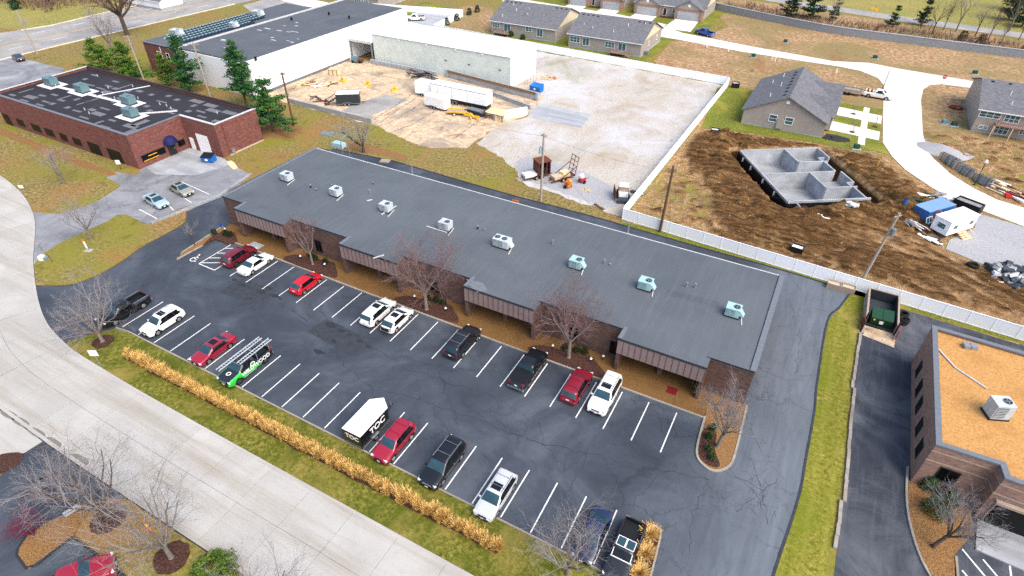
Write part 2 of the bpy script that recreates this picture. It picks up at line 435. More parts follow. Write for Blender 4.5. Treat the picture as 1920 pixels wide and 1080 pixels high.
# ------------------------------------------------------------ mesh and object helpers
COL = scene.collection
class MB:
    def __init__(s):
        s.v, s.f, s.m = [], [], []
    def add(s, vs, fs, mi=0):
        o = len(s.v)
        s.v += [tuple(v) for v in vs]
        s.f += [tuple(i + o for i in f) for f in fs]
        s.m += [mi] * len(fs)
        return s
    def box(s, x0, y0, z0, x1, y1, z1, mi=0):
        return s.add([(x0, y0, z0), (x1, y0, z0), (x1, y1, z0), (x0, y1, z0), (x0, y0, z1), (x1, y0, z1), (x1, y1, z1), (x0, y1, z1)],
                     [(0, 3, 2, 1), (4, 5, 6, 7), (0, 1, 5, 4), (1, 2, 6, 5), (2, 3, 7, 6), (3, 0, 4, 7)], mi)
    def obox(s, c, size, rot=0.0, mi=0, tilt=None):
        """box centred at c, turned by rot about z (tilt: a further Matrix)"""
        R = Matrix.Rotation(rot, 3, 'Z')
        if tilt is not None: R = R @ tilt
        a, b, d = (q / 2 for q in size)
        vs = [Vector(c) + R @ Vector((sx * a, sy * b, sz * d)) for sz in (-1, 1) for sx, sy in ((-1, -1), (1, -1), (1, 1), (-1, 1))]
        return s.add(vs, [(0, 3, 2, 1), (4, 5, 6, 7), (0, 1, 5, 4), (1, 2, 6, 5), (2, 3, 7, 6), (3, 0, 4, 7)], mi)
    def tube(s, p0, p1, r0, r1=None, n=8, mi=0, caps=True):
        r1 = r0 if r1 is None else r1
        p0, p1 = Vector(p0), Vector(p1)
        d = (p1 - p0)
        if d.length < 1e-6: return s
        d.normalize()
        a = d.cross(Vector((0, 0, 1)) if abs(d.z) < 0.9 else Vector((1, 0, 0))).normalized()
        b = d.cross(a)
        vs = []
        for p, r in ((p0, r0), (p1, r1)):
            for i in range(n):
                t = 2 * pi * i / n
                vs.append(p + a * (r * cos(t)) + b * (r * sin(t)))
        fs = [(i, (i + 1) % n, n + (i + 1) % n, n + i) for i in range(n)]
        if caps: fs += [tuple(range(n - 1, -1, -1)), tuple(range(n, 2 * n))]
        return s.add(vs, fs, mi)
    def prism(s, poly, z0, z1, mi=0):
        n = len(poly)
        ar = sum(poly[i][0] * poly[(i + 1) % n][1] - poly[(i + 1) % n][0] * poly[i][1] for i in range(n))
        if ar < 0: poly = poly[::-1]
        vs = [(x, y, z0) for x, y in poly] + [(x, y, z1) for x, y in poly]
        fs = [(i, (i + 1) % n, n + (i + 1) % n, n + i) for i in range(n)]
        tri = tessellate_polygon([[Vector((x, y, 0)) for x, y in poly]])
        for t in tri:
            a, b, c = [Vector(poly[i] + (0,)) if len(poly[i]) == 2 else Vector(poly[i]) for i in t]
            t = t if (b - a).cross(c - a).z > 0 else t[::-1]
            fs.append(tuple(n + i for i in t))
        return s.add(vs, fs, mi)
    def build(s, name, mats, parent=None, smooth=False):
        me = bpy.data.meshes.new(name)
        me.from_pydata(s.v, [], s.f)
        if not isinstance(mats, (list, tuple)): mats = [mats]
        for m in mats: me.materials.append(MT[m])
        if len(mats) > 1: me.polygons.foreach_set('material_index', s.m)
        if smooth: me.polygons.foreach_set('use_smooth', [True] * len(me.polygons))
        me.update()
        return link(name, me, parent)
WORLD_BUILT = set()          # things whose parts are modelled in world coordinates
def link(name, data, parent=None, loc=None, rz=0.0):
    o = bpy.data.objects.new(name, data)
    COL.objects.link(o)
    if parent is not None:
        o.parent = parent
        if parent.name in WORLD_BUILT: o.location = -parent.location
    if loc is not None: o.location = (Vector(loc) - parent.location) if parent is not None and parent.name in WORLD_BUILT else loc
    if rz: o.rotation_euler = (0, 0, rz)
    return o
def tag(o, label=None, cat=None, group=None, kind=None):
    for k, v in (('label', label), ('category', cat), ('group', group), ('kind', kind)):
        if v: o[k] = v
    return o
def thing(name, label, cat, loc=(0, 0, 0), rz=0.0, group=None, kind=None):
    if len(loc) == 2: loc = (loc[0], loc[1], 0)
    o = link(name, None, None, loc, rz)
    o.empty_display_size = 0.3
    return tag(o, label, cat, group, kind)
def thingw(name, label, cat, loc, group=None):
    o = thing(name, label, cat, loc, 0.0, group)
    WORLD_BUILT.add(o.name)
    return o
def copy_tree(o, parent=None):
    c = o.copy()
    COL.objects.link(c)
    c.parent = parent
    for ch in o.children: copy_tree(ch, c)
    return c
def box(name, m, parent, x0, y0, z0, x1, y1, z1):
    return MB().box(x0, y0, z0, x1, y1, z1).build(name, m, parent)
def inside(p, poly):
    x, y = p[0], p[1]
    c = False
    j = len(poly) - 1
    for i in range(len(poly)):
        xi, yi = poly[i][0], poly[i][1]
        xj, yj = poly[j][0], poly[j][1]
        if (yi > y) != (yj > y) and x < (xj - xi) * (y - yi) / (yj - yi) + xi: c = not c
        j = i
    return c
def smooth_line(pts, n=5, closed=False):
    """Catmull-Rom through the points"""
    out = []
    N = len(pts)
    rng = range(N if closed else N - 1)
    for i in rng:
        g = (lambda k: pts[k % N]) if closed else (lambda k: pts[max(0, min(N - 1, k))])
        p0, p1, p2, p3 = (Vector(g(i + k)[:2]) for k in (-1, 0, 1, 2))
        for k in range(n):
            t = k / n
            q = 0.5 * ((2 * p1) + (p2 - p0) * t + (2 * p0 - 5 * p1 + 4 * p2 - p3) * t * t + (3 * p1 - p0 - 3 * p2 + p3) * t ** 3)
            out.append((q.x, q.y))
    if not closed: out.append(tuple(pts[-1][:2]))
    return out
def sheet_mesh(name, poly, z, m, holes=()):
    loops = [[Vector((x, y, 0)) for x, y in poly]] + [[Vector((x, y, 0)) for x, y in h] for h in holes]
    vs = [v for l in loops for v in l]
    fs = []
    for t in tessellate_polygon(loops):
        a, b, c = (vs[i] for i in t)
        fs.append(tuple(t) if (b - a).cross(c - a).z > 0 else tuple(t[::-1]))
    me = bpy.data.meshes.new(name)
    me.from_pydata([(v.x, v.y, z) for v in vs], [], fs)
    me.materials.append(MT[m])
    return me
def sheet(name, poly, z, m, label, cat, parent=None, smooth=0, holes=(), kind='structure'):
    poly = [tuple(p[:2]) for p in poly]
    if smooth: poly = smooth_line(poly, smooth, True)
    o = link(name, sheet_mesh(name, poly, z, m, holes), parent)
    if parent is None: tag(o, label, cat, None, kind)
    return o
def ribbon(pts, w, side=0.0):
    """left and right offset lines of a polyline"""
    P = [Vector(p[:2]) for p in pts]
    L, R = [], []
    for i, p in enumerate(P):
        d = (P[min(i + 1, len(P) - 1)] - P[max(i - 1, 0)]).normalized()
        n = Vector((-d.y, d.x))
        L.append(p + n * (side + w / 2)); R.append(p + n * (side - w / 2))
    return L, R
def strip(mb, pts, w, z0, z1, mi=0, side=0.0):
    L, R = ribbon(pts, w, side)
    n = len(L)
    vs = [(p.x, p.y, z0) for p in L] + [(p.x, p.y, z1) for p in L] + [(p.x, p.y, z1) for p in R] + [(p.x, p.y, z0) for p in R]
    fs = []
    for i in range(n - 1):
        fs += [(i, i + 1, n + i + 1, n + i)[::-1], (n + i, n + i + 1, 2 * n + i + 1, 2 * n + i)[::-1], (2 * n + i, 2 * n + i + 1, 3 * n + i + 1, 3 * n + i)[::-1]]
    fs += [(0, n, 2 * n, 3 * n), (n - 1, 2 * n - 1, 3 * n - 1, 4 * n - 1)[::-1]]
    mb.add(vs, fs, mi)
    return mb
def kerb(pts, parent, w=0.18, h=0.13, m='concrete_kerb', side=0.0, name='kerb', z0=-0.02):
    return strip(MB(), pts, w, z0, h, 0, side).build(name, m, parent)
def rough(poly, step=1.0, amp=0.5, seed=0):
    """polygon with a ragged, worn outline"""
    out = []
    n = len(poly)
    for i in range(n):
        a, b = Vector(poly[i][:2]), Vector(poly[(i + 1) % n][:2])
        m = max(1, int((b - a).length / step))
        d = (b - a).normalized(); nn = Vector((-d.y, d.x))
        for k in range(m):
            q = a.lerp(b, k / m)
            e = mnoise.fractal((q.x * 0.35 + seed, q.y * 0.35, seed * 1.7), 0.8, 2.0, 4) * amp if k else 0.0
            q = q + nn * e
            out.append((q.x, q.y))
    return out
def text_mesh(txt, size, extrude=0.006, bold=0.0):
    cu = bpy.data.curves.new('lettering', 'FONT')
    cu.body, cu.size, cu.extrude, cu.offset = txt, size, extrude, bold
    cu.align_x, cu.align_y = 'CENTER', 'CENTER'
    tmp = bpy.data.objects.new('lettering', cu)
    COL.objects.link(tmp)
    bpy.context.view_layer.update()
    me = bpy.data.meshes.new_from_object(tmp.evaluated_get(bpy.context.evaluated_depsgraph_get()))
    bpy.data.objects.remove(tmp, do_unlink=True)
    return me
def lettering(name, txt, size, m, parent, loc, rot, bold=0.01):
    me = text_mesh(txt, size, 0.005, bold)
    me.materials.clear(); me.materials.append(MT[m])
    o = link(name, me, parent, loc)
    o.rotation_euler = rot
    return o
RND = random.Random(7)
def jit(a): return RND.uniform(-a, a)

# ============================================================ THE SETTING
import numpy as np
# basement excavation frame (duplex foundation, turned against the streets)
FA = Vector((52.0, 82.35)); FANG = radians(-56.2)
E1 = Vector((cos(FANG), sin(FANG))); E2 = Vector((-E1.y, E1.x))
FS, FT = 18.4, 14.6
def fnd(s, t): return FA + E1 * s + E2 * t
hole = [tuple(fnd(s, t)) for s, t in ((-3.2, -3.2), (FS + 3.2, -3.2), (FS + 3.2, FT + 3.2), (-3.2, FT + 3.2))]
sheet('ground', [(-420, -160), (420, -160), (420, 620), (-420, 620)], 0.0, 'grass_dry', 'dry winter grass covering the ground between the paved areas', 'ground', holes=[hole])

# --- lawns
sheet('lawn_verge', [(-2.6, -4.6), (-2.2, -3.2), (-0.6, -0.6), (1.4, -0.1), (62.4, -0.1), (62.0, -5.3), (30, -5.3), (10, -5.2), (2, -5.0)], 0.012, 'grass_verge', 'green and brown grass verge between car park and concrete street', 'lawn')
sheet('lawn_strip', [(72.6, 47.6), (71.7, 43.7), (70.75, 40.3), (70.8, 29), (71.0, 25), (71.0, 18.4), (71.0, 14.8), (70.7, 10.8), (70.2, 5.9), (69.6, -5), (73.2, -5), (73.6, 8), (73.8, 12), (74.0, 21), (73.75, 32), (73.8, 42.4), (74.3, 48.2), (73.3, 48.6)], 0.012, 'grass_strip', 'bright mown grass strip between the two car parks', 'lawn')
sheet('lawn_bank', [(41.5, 48.9), (51, 48.55), (64, 48.4), (70, 48.0), (72.7, 47.4), (90, 46.8), (140, 44.5), (140, 45.9), (90.5, 48.2), (73.5, 49.2), (42, 50.2)], 0.012, 'grass_green', 'narrow green grass strip along the foot of the white fence', 'lawn')
sheet('lawn_island', [(-16.72, -0.34), (-14.03, 1.16), (-12.57, 2.47), (-11.86, 5.05), (-12.07, 8.31), (-12.90, 11.75), (-12.92, 15.28), (-13.33, 18.81), (-15.85, 20.87), (-17.56, 20.82), (-17.60, 15.92), (-18.80, 15.93), (-22.74, 16.14), (-23.75, 15.40), (-23.32, 13.24), (-23.54, 10.47), (-23.52, 6.74), (-22.78, 4.20), (-20.93, 1.61)], 0.014, 'grass_dry', 'dry grass island between the pale drive and the asphalt entrance', 'lawn', smooth=3)
sheet('lawn_front', [(-50.80, 13.40), (-35.79, 9.74), (-31.34, 11.34), (-30.28, 14.44), (-30.22, 16.89), (-31.65, 21.42), (-36.29, 21.97), (-37.13, 23.91), (-32.81, 25.01), (-34.10, 26.50), (-72.74, 24.73), (-106.33, 21.69), (-95.39, 9.08)], 0.012, 'grass_dry', 'brown and green lawn before the black-roofed brick building', 'lawn')
sheet('lawn_house', [(40.55, 114.71), (42.56, 117.88), (48.19, 117.09), (49.85, 97.10), (64.04, 96.86), (66.77, 97.28), (71.30, 97.11), (74.27, 99.87), (75.58, 94.34), (73.15, 95.26), (69.75, 93.61), (63.45, 93.76), (55.13, 92.67), (48.41, 91.76), (43.17, 90.28)], 0.03, 'grass_green', 'new green lawn around the lone taupe house', 'lawn')
sheet('lawn_far', [(-156.89, 21.24), (-148.73, 63.97), (-140.14, 65.04), (-138.29, 72.74), (-139.34, 86.56), (-139.53, 98.45), (-140.06, 106.78), (-145.00, 114.03), (-162.68, 120.76), (-287.84, 62.88)], 0.012, 'grass_field', 'wide mown lawn beyond the main road', 'lawn')
sheet('field', [(6.88, 221.58), (34.95, 212.69), (55.58, 208.80), (77.12, 205.48), (97.83, 203.29), (106.89, 203.26), (150.36, 202.77), (210.34, 421.05), (-10.33, 286.63)], 0.012, 'grass_field', 'yellow green field beyond the far road', 'field')

sheet('needle_litter', rough(smooth_line([(-30, 47.2), (-26, 46.2), (-22.5, 47.5), (-21.5, 50.5), (-24, 53), (-29, 52)], 3, True), 0.4, 0.8, 7), 0.008, 'pine_straw', 'brown fallen needles under the broad pine', 'litter')
sheet('leaf_litter', rough(smooth_line([(-11, 49.6), (-3, 50.4), (2, 50.8), (0, 52.5), (-7, 53), (-12, 51.5)], 3, True), 0.4, 0.7, 8), 0.008, 'pine_straw', 'brown leaf litter under the dark stemmed bare tree', 'litter')
# --- main car park
LOT = [(-16.7, -0.3), (-14.0, 1.2), (-12.6, 2.5), (-11.9, 5.0), (-12.1, 8.3), (-12.9, 11.8), (-12.9, 15.3), (-13.3, 18.8), (-15.7, 20.9), (-15.6, 26.4), (-15.2, 47), (-10.1, 48.4), (0.4, 49.6), (22, 48.9), (37, 49.0), (51.2, 48.6), (64.4, 48.4), (70, 48.0), (72.5, 47.4), (71.6, 43.7), (70.6, 40.2), (70.7, 29.0), (70.9, 25), (70.9, 18.4), (70.9, 14.8), (70.6, 10.8), (70.1, 5.9), (69.5, -5.4), (62.6, -5.4), (62.3, 0.0), (1.4, 0.0), (-0.4, -0.4), (-2.0, -2.4), (-2.97, -4.77), (-10.5, -3.2)]
lot = sheet('asphalt_lot', LOT, 0.02, 'asphalt_lot', 'dark sealed asphalt car park around the long low building', 'car park')
def line(p, q, w=0.11, z=0.026, m='paint_white', parent=None, name='parking_line'):
    p, q = Vector(p), Vector(q)
    n = Vector((-(q - p).y, (q - p).x)).normalized() * (w / 2)
    me = bpy.data.meshes.new(name)
    me.from_pydata([(v.x, v.y, z) for v in (p - n, q - n, q + n, p + n)], [], [(0, 1, 2, 3)])
    me.materials.append(MT[m])
    return link(name, me, parent)
for i in range(22):
    line((i * 2.743 + (0.05 if i > 18 else 0), 0.12 + jit(0.05)), (i * 2.743, 5.37 + jit(0.05)), parent=lot)
for i in range(21):
    x = 2.8 + i * 2.812
    line((x, 12.85 + jit(0.05)), (x, 18.2), parent=lot)
# disabled bay
for a, b in (((-2.9, 17.9), (-2.9, 12.75)), ((-2.9, 12.75), (0.05, 12.75)), ((0.05, 12.75), (0.05, 18.1)), ((-2.85, 13.0), (-0.1, 14.6)), ((-2.85, 14.3), (0.0, 15.9)), ((-2.85, 15.6), (0.0, 17.2)), ((-2.85, 16.9), (-1.0, 18.0))):
    line(a, b, 0.12, parent=lot, name='hatch_line')
wc = MB()
pts = [(-4.35 + 0.42 * cos(t), 13.1 + 0.42 * sin(t)) for t in [radians(a) for a in range(100, 390, 15)]]
strip(wc, pts, 0.12, 0.024, 0.028)
for seg in ([(-4.5, 13.95), (-4.42, 13.3), (-4.0, 13.25), (-3.85, 12.85), (-3.65, 12.9)], [(-4.45, 13.62), (-4.05, 13.6)]):
    strip(wc, seg, 0.12, 0.024, 0.028)
wc.obox((-4.55, 14.15, 0.026), (0.24, 0.24, 0.004))
wc.build('wheelchair_symbol', 'paint_white', lot)
# tar-dark cracks and repair patches
def crack(pts, w, parent, amp=0.35, seed=0, z=0.024):
    R = random.Random(seed)
    P = [Vector(p) for p in pts]
    out = []
    for a, b in zip(P, P[1:]):
        n = max(2, int((b - a).length / 0.5))
        d = (b - a).normalized(); nn = Vector((-d.y, d.x))
        for k in range(n):
            out.append(a.lerp(b, k / n) + nn * R.uniform(-amp, amp))
    out.append(P[-1])
    L, Rr = [], []
    vs, fs = [], []
    for i, p in enumerate(out):
        d = (out[min(i + 1, len(out) - 1)] - out[max(i - 1, 0)]).normalized()
        n = Vector((-d.y, d.x)) * (w * R.uniform(0.25, 1.0) / 2)
        vs += [(p.x - n.x, p.y - n.y, z), (p.x + n.x, p.y + n.y, z)]
        if i: fs.append((2 * i - 2, 2 * i, 2 * i + 1, 2 * i - 1))
    me = bpy.data.meshes.new('crack')
    me.from_pydata(vs, [], fs); me.materials.append(MT['crack_tar'])
    return link('crack', me, parent)
ck = [[(2.93, 12.60), (8.01, 12.26), (15.91, 11.40), (21.82, 9.42), (26.66, 7.36), (31.05, 6.33), (36.16, 7.50), (42.68, 8.00), (48.33, 8.23), (53.15, 9.51), (59.26, 10.90), (63.72, 12.09)], [(41.08, 8.64), (45.25, 8.67), (48.76, 8.47)], [(20.82, 14.11), (21.82, 9.42), (22.50, 7.84), (22.80, 4.34)], [(47.64, 10.73), (49.20, 8.70), (52.15, 7.00)],
      [(-4.95, 10.89), (2.34, 12.28), (8.67, 10.82)], [(59.43, 10.36), (58.64, 6.92), (58.47, 3.51), (57.99, 1.20)], [(64.02, 14.81), (67.73, 12.48), (69.01, 10.08)], [(66.61, 13.67), (68.06, 15.73)], [(63.01, 26.51), (65.16, 21.11), (67.33, 17.30)], [(63.72, 12.09), (63.29, 8.33), (64.02, 4.01)],
      [(66.06, 42.61), (68.26, 35.07), (68.45, 29.51)], [(31.05, 6.33), (32.82, 3.33), (33.51, -1.27)], [(36.83, 7.47), (39.53, 6.27), (42.13, 4.14)], [(53.15, 9.51), (53.42, 6.44), (53.10, 2.74)], [(57.17, 17.49), (59.23, 14.22), (59.67, 11.13)], [(13.73, 13.63), (19.84, 12.48), (25.44, 11.42), (32.08, 10.35), (37.77, 10.87), (42.52, 11.41)],
      [(66.58, 16.22), (68.80, 11.34)], [(63.87, 13.43), (68.45, 13.47)], [(69.08, 15.03), (66.44, 10.05)], [(-6.17, 5.02), (-2.94, 9.35), (3.44, 9.73)], [(44.59, 4.81), (48.09, 3.52), (49.97, 1.03)]]
for i, c in enumerate(ck):
    crack(c, 0.05 if i not in (0, 15) else 0.08, lot, 0.22, i)
# fan of fine cracks round the worn spots
CR = random.Random(5)
for cx, cy, r, n in (((45.38, 9.49) + (2.6, 10)), ((67.88, 12.86) + (2.0, 8)), ((59.59, 9.83) + (2.4, 9)), ((32.54, 6.16) + (1.8, 7)), ((7.44, 11.95) + (2.2, 8))):
    for k in range(n):
        a = CR.uniform(0, 2 * pi); x, y = cx + CR.uniform(-r, r), cy + CR.uniform(-r, r) * 0.6
        l = CR.uniform(0.5, 1.6)
        crack([(x, y), (x + cos(a) * l, y + sin(a) * l), (x + cos(a + 0.6) * l * 1.7, y + sin(a + 0.6) * l * 1.7)], 0.026, lot, 0.12, CR.random())
for j, (p, a) in enumerate((([(19.27, 12.38), (26.48, 11.99), (25.98, 9.01), (18.87, 9.61)], 1), ([(4.58, 13.26), (10.30, 13.53), (10.18, 10.26), (4.27, 9.83)], 1))):
    o = link('repair_patch', sheet_mesh('repair_patch', smooth_line(p, 3, True) if j > 1 else p, 0.0225, 'asphalt_patch'), lot)
# damp, oil-dark blotches
DR = random.Random(41)
for x, y in [(3.97, 12.53), (5.72, 12.24), (6.16, 13.11), (8.82, 12.35), (9.03, 13.45), (10.81, 12.60), (8.67, 10.82), (4.72, 11.06), (11.76, 12.54), (20.48, 11.76), (22.17, 11.64), (23.44, 11.52), (25.18, 11.28), (22.60, 9.85), (26.52, 11.03), (22.50, 7.84)]:
    r = DR.uniform(0.2, 0.6)
    poly = [(x + r * DR.uniform(0.5, 1.2) * cos(a) * 1.4, y + r * DR.uniform(0.5, 1.2) * sin(a) * 0.7) for a in [2 * pi * k / 11 for k in range(11)]]
    link('damp_patch', sheet_mesh('damp_patch', smooth_line(poly, 3, True), 0.0232 + DR.random() * 0.0006, 'damp_asphalt'), lot)
# kerbs
kerb([(-0.5, -0.35), (1.5, -0.09), (30, -0.09), (61.9, -0.09)], lot, 0.16, 0.10)
kerb([(-6.0, 18.45), (20, 18.45), (40, 18.55), (61.7, 18.8)], lot, 0.18, 0.16)
kerb(smooth_line([(72.5, 47.4), (71.6, 43.7), (70.6, 40.2), (70.7, 29.0), (70.9, 25), (70.9, 18.4), (70.9, 14.8), (70.6, 10.8), (70.1, 5.9), (69.5, -5.0)], 4), lot, 0.2, 0.07, 'asphalt_patch')
kerb(smooth_line([(-16.5, -0.2), (-14.0, 1.2), (-12.6, 2.5), (-11.9, 5.0), (-12.1, 8.3), (-12.9, 11.8), (-12.9, 15.3), (-13.3, 18.8), (-15.7, 20.9)], 4), lot, 0.16, 0.06, 'wood_brown')
kerb(smooth_line([(0.4, 49.65), (22, 48.95), (37, 49.05), (51.2, 48.65), (64.4, 48.45), (70, 48.05)], 4), lot, 0.25, 0.06, 'crack_tar')
kerb(smooth_line([(-12, 48.2), (0.4, 49.65)], 4), lot, 0.25, 0.06, 'crack_tar')

# walk and beds before the long building
walk = tag(MB().prism([(-6.0, 18.54), (20, 18.54), (40, 18.64), (61.5, 18.88), (61.5, 22), (62, 24), (-7, 24), (-7, 20.5)], 0.0, 0.14).build('walkway', 'aggregate'), 'tan exposed aggregate walk along the front of the long building', 'walkway', None, 'structure')
for i in range(17): line((-4 + i * 3.9, 18.7), (-4 + i * 3.9, 20.2), 0.05, 0.146, 'wood_brown', walk, 'joint')
BAY = [(-2.9, 5.8), (15.25, 24.0), (33.25, 42.1), (51.5, 60.4)]
for i, (a, b) in enumerate(((5.8, 15.25), (24.0, 33.25), (42.1, 51.5))):
    dy = 0.1 * i
    bed = [(a + 0.5, 18.62 + dy), (a + 8.1, 18.66 + dy), (a + 9.0, 19.3 + dy), (a + 7.6, 20.6), (a + 6.4, 21.3), (a + 3.0, 20.6), (a + 0.9, 20.2)]
    MB().prism(smooth_line(bed, 3, True), 0.05, 0.2).build('mulch_bed', 'mulch', walk)
MB().prism([(-5.91, 15.78), (-6.62, 17.68), (-6.47, 19.83), (-4.83, 20.26), (-2.42, 18.79), (-3.10, 17.65), (-5.64, 17.76)], 0.05, 0.18).build('mulch_bed', 'mulch', walk)
box('ramp', 'concrete_grey', walk, -0.6, 18.5, 0.05, 1.4, 19.9, 0.155)
# left end island (straw with kerb)
isl = tag(MB().prism([(-6.15, 11.9), (-5.9, 18.2), (-5.9, 20.4), (-7.6, 20.6), (-7.3, 17.5), (-6.9, 13.5)], 0.0, 0.12).build('kerb_island', 'pine_straw'), 'thin kerbed island of straw at the left end of the building', 'island', None, 'structure')
kerb([(-7.6, 20.6), (-6.95, 13.5), (-6.15, 11.9), (-5.9, 18.2)], isl, 0.18, 0.16, 'concrete_kerb')
# right end island with tree
ip = smooth_line([(61.6, 19.0), (61.8, 15.5), (62.2, 13.9), (63.2, 13.2), (64.1, 13.3), (64.95, 14.4), (65.1, 16.4), (64.9, 21.0), (64.6, 22.6), (61.6, 22.6)], 4, True)
isr = tag(MB().prism(ip, 0.0, 0.12).build('kerb_island', 'pine_straw'), 'rounded kerbed island with straw and mulch at the right end of the building', 'island', None, 'structure')
kerb(smooth_line([(61.6, 19.0), (61.8, 15.5), (62.2, 13.9), (63.2, 13.2), (64.1, 13.3), (64.95, 14.4), (65.1, 16.4), (64.9, 22.4)], 4), isr, 0.2, 0.17, 'concrete_kerb')
MB().prism(smooth_line([(61.9, 17.5), (62.1, 14.4), (63.2, 13.5), (64.2, 13.9), (63.4, 15.4), (63.0, 17.6)], 3, True), 0.1, 0.15).build('mulch_bed', 'mulch', isr)
# front right island of tall grass
gi = tag(MB().prism(smooth_line([(60.0, 5.1), (61.0, 5.45), (61.5, 4.9), (61.9, 0.0), (61.9, -0.5), (60.3, -0.5)], 3, True), 0.0, 0.12).build('kerb_island', 'mulch'), 'narrow mulch island of tall grass beside the old black pickup', 'island', None, 'structure')
kerb(smooth_line([(60.0, 4.9), (60.6, 5.4), (61.2, 5.4), (61.55, 4.7), (61.95, 0)], 3), gi, 0.15, 0.15)
sheet('mulch_strip', rough([(4.9, -3.02), (50.6, -2.8), (50.7, -2.05), (4.9, -2.25)], 0.6, 0.2, 3), 0.02, 'mulch', 'mulch strip under the row of tall straw grass', 'mulch')

# --- concrete street in slabs
NE = smooth_line([(125, -5.3), (60, -5.35), (20, -5.5), (5, -5.35), (-2.97, -4.9), (-10.5, -3.1), (-21.3, 1.9), (-35.3, 9.6), (-50.8, 13.6), (-75, 15.5), (-115, 15.5)], 14)
acc = [0.0]
for a, b in zip(NE, NE[1:]): acc.append(acc[-1] + hypot(b[0] - a[0], b[1] - a[1]))
def at_len(s):
    i = 0
    while i < len(acc) - 2 and acc[i + 1] < s: i += 1
    t = (s - acc[i]) / (acc[i + 1] - acc[i])
    p = Vector(NE[i]).lerp(Vector(NE[i + 1]), t)
    d = (Vector(NE[min(i + 2, len(NE) - 1)]) - Vector(NE[max(i - 1, 0)])).normalized()
    return p, Vector((-d.y, d.x))
L_, R_ = ribbon(NE, 8.4, 3.9)
street = sheet('street', [tuple(p) for p in L_] + [tuple(p) for p in R_[::-1]], 0.03, 'crack_tar', 'pale concrete street of large slabs curving past the car park', 'street')
step, s = 4.6, 3.8
while s + step < acc[-1]:
    for lane in (0, 1):
        mb = MB()
        o0, o1 = lane * 3.9 + 0.012, lane * 3.9 + 3.888
        q = []
        for k in range(4):
            p, n = at_len(s + 0.012 + (step - 0.024) * k / 3)
            q.append((p + n * o0, p + n * o1))
        zt = 0.05 + RND.uniform(0, 0.006)
        poly = [tuple(a) for a, b in q] + [tuple(b) for a, b in q[::-1]]
        mb.prism(poly, 0.02, zt)
        mb.build('slab', 'concrete_street', street)
    s += step
kerb(NE[6:], street, 0.3, 0.075, 'concrete_street', -0.12, 'gutter')
SE_ = [tuple(at_len(t)[0] + at_len(t)[1] * 7.86) for t in np.linspace(3, acc[-1] - 2, 120)]
kerb(SE_, street, 0.3, 0.075, 'concrete_street', 0.0, 'gutter')
for i, (x, y) in enumerate([(2.44, -13.23), (4.38, -13.20), (7.01, -13.21), (9.43, -13.14), (13.42, -13.09)]):
    MB().prism(smooth_line([(x - 1.2, y - 0.2), (x - 0.2, y - 0.35), (x + 1.1, y - 0.15), (x + 0.8, y + 0.3), (x - 0.8, y + 0.25)], 3, True), 0.05, 0.0585).build('damp_stain', 'concrete_wet', street)

# --- pale drive of the brick building
pale = sheet('pale_drive', [(-20.93, 1.61), (-22.78, 4.20), (-23.52, 6.74), (-23.54, 10.47), (-23.32, 13.24), (-23.75, 15.40), (-22.74, 16.14), (-18.80, 15.93), (-17.60, 15.92), (-17.56, 20.82), (-15.03, 26.15), (-16.76, 34.01), (-23.45, 35.48), (-25.91, 36.25), (-35.64, 36.04), (-34.10, 26.50), (-32.81, 25.01), (-36.79, 23.87), (-36.29, 21.97), (-31.65, 21.42), (-30.22, 16.89), (-30.28, 14.44), (-31.34, 11.34), (-35.79, 9.74), (-29.10, 6.26)], 0.016, 'asphalt_old', 'weathered grey drive and parking bays of the brick building', 'driveway')
for a, b in ((( -17.6, 17.5), (-22.5, 18.0)), ((-17.5, 20.2), (-24.0, 22.3)), ((-17.4, 23.1), (-24.5, 24.6)), ((-17.2, 26.2), (-24.6, 26.9))): line(a, b, 0.12, 0.022, 'paint_white', pale)
link('yard_slab', sheet_mesh('yard_slab', [(-34.2, 27.6), (-34.3, 36.2), (-26.0, 36.2), (-22.5, 35.2), (-24.5, 29.5), (-30.5, 26.5)], 0.02, 'concrete_grey'), pale)
MB().prism([(-17.3, 16.2), (-17.0, 16.2), (-14.9, 26.3), (-16.5, 34.2), (-16.9, 34.0), (-15.4, 26.4)], 0.0, 0.3).build('kerb', 'concrete_grey', pale)
MB().prism([(-23.85, 35.26), (-23.71, 36.04), (-22.50, 35.78), (-20.43, 34.63), (-20.81, 33.96), (-22.31, 34.49)], 0.0, 0.12).build('apron', 'lumber', pale)
kerb([(-18.80, 15.76), (-17.47, 15.83), (-17.42, 20.71), (-15.86, 20.69)], pale, 0.2, 0.14, 'asphalt_old')
link('straw_path', sheet_mesh('straw_path', [(-77.58, 23.47), (-69.57, 23.10), (-53.63, 22.61), (-43.98, 22.32), (-36.44, 22.53), (-35.70, 23.60), (-44.97, 23.85), (-55.66, 24.24), (-72.74, 24.73), (-81.31, 25.31)], 0.018, 'pine_straw'), pale)

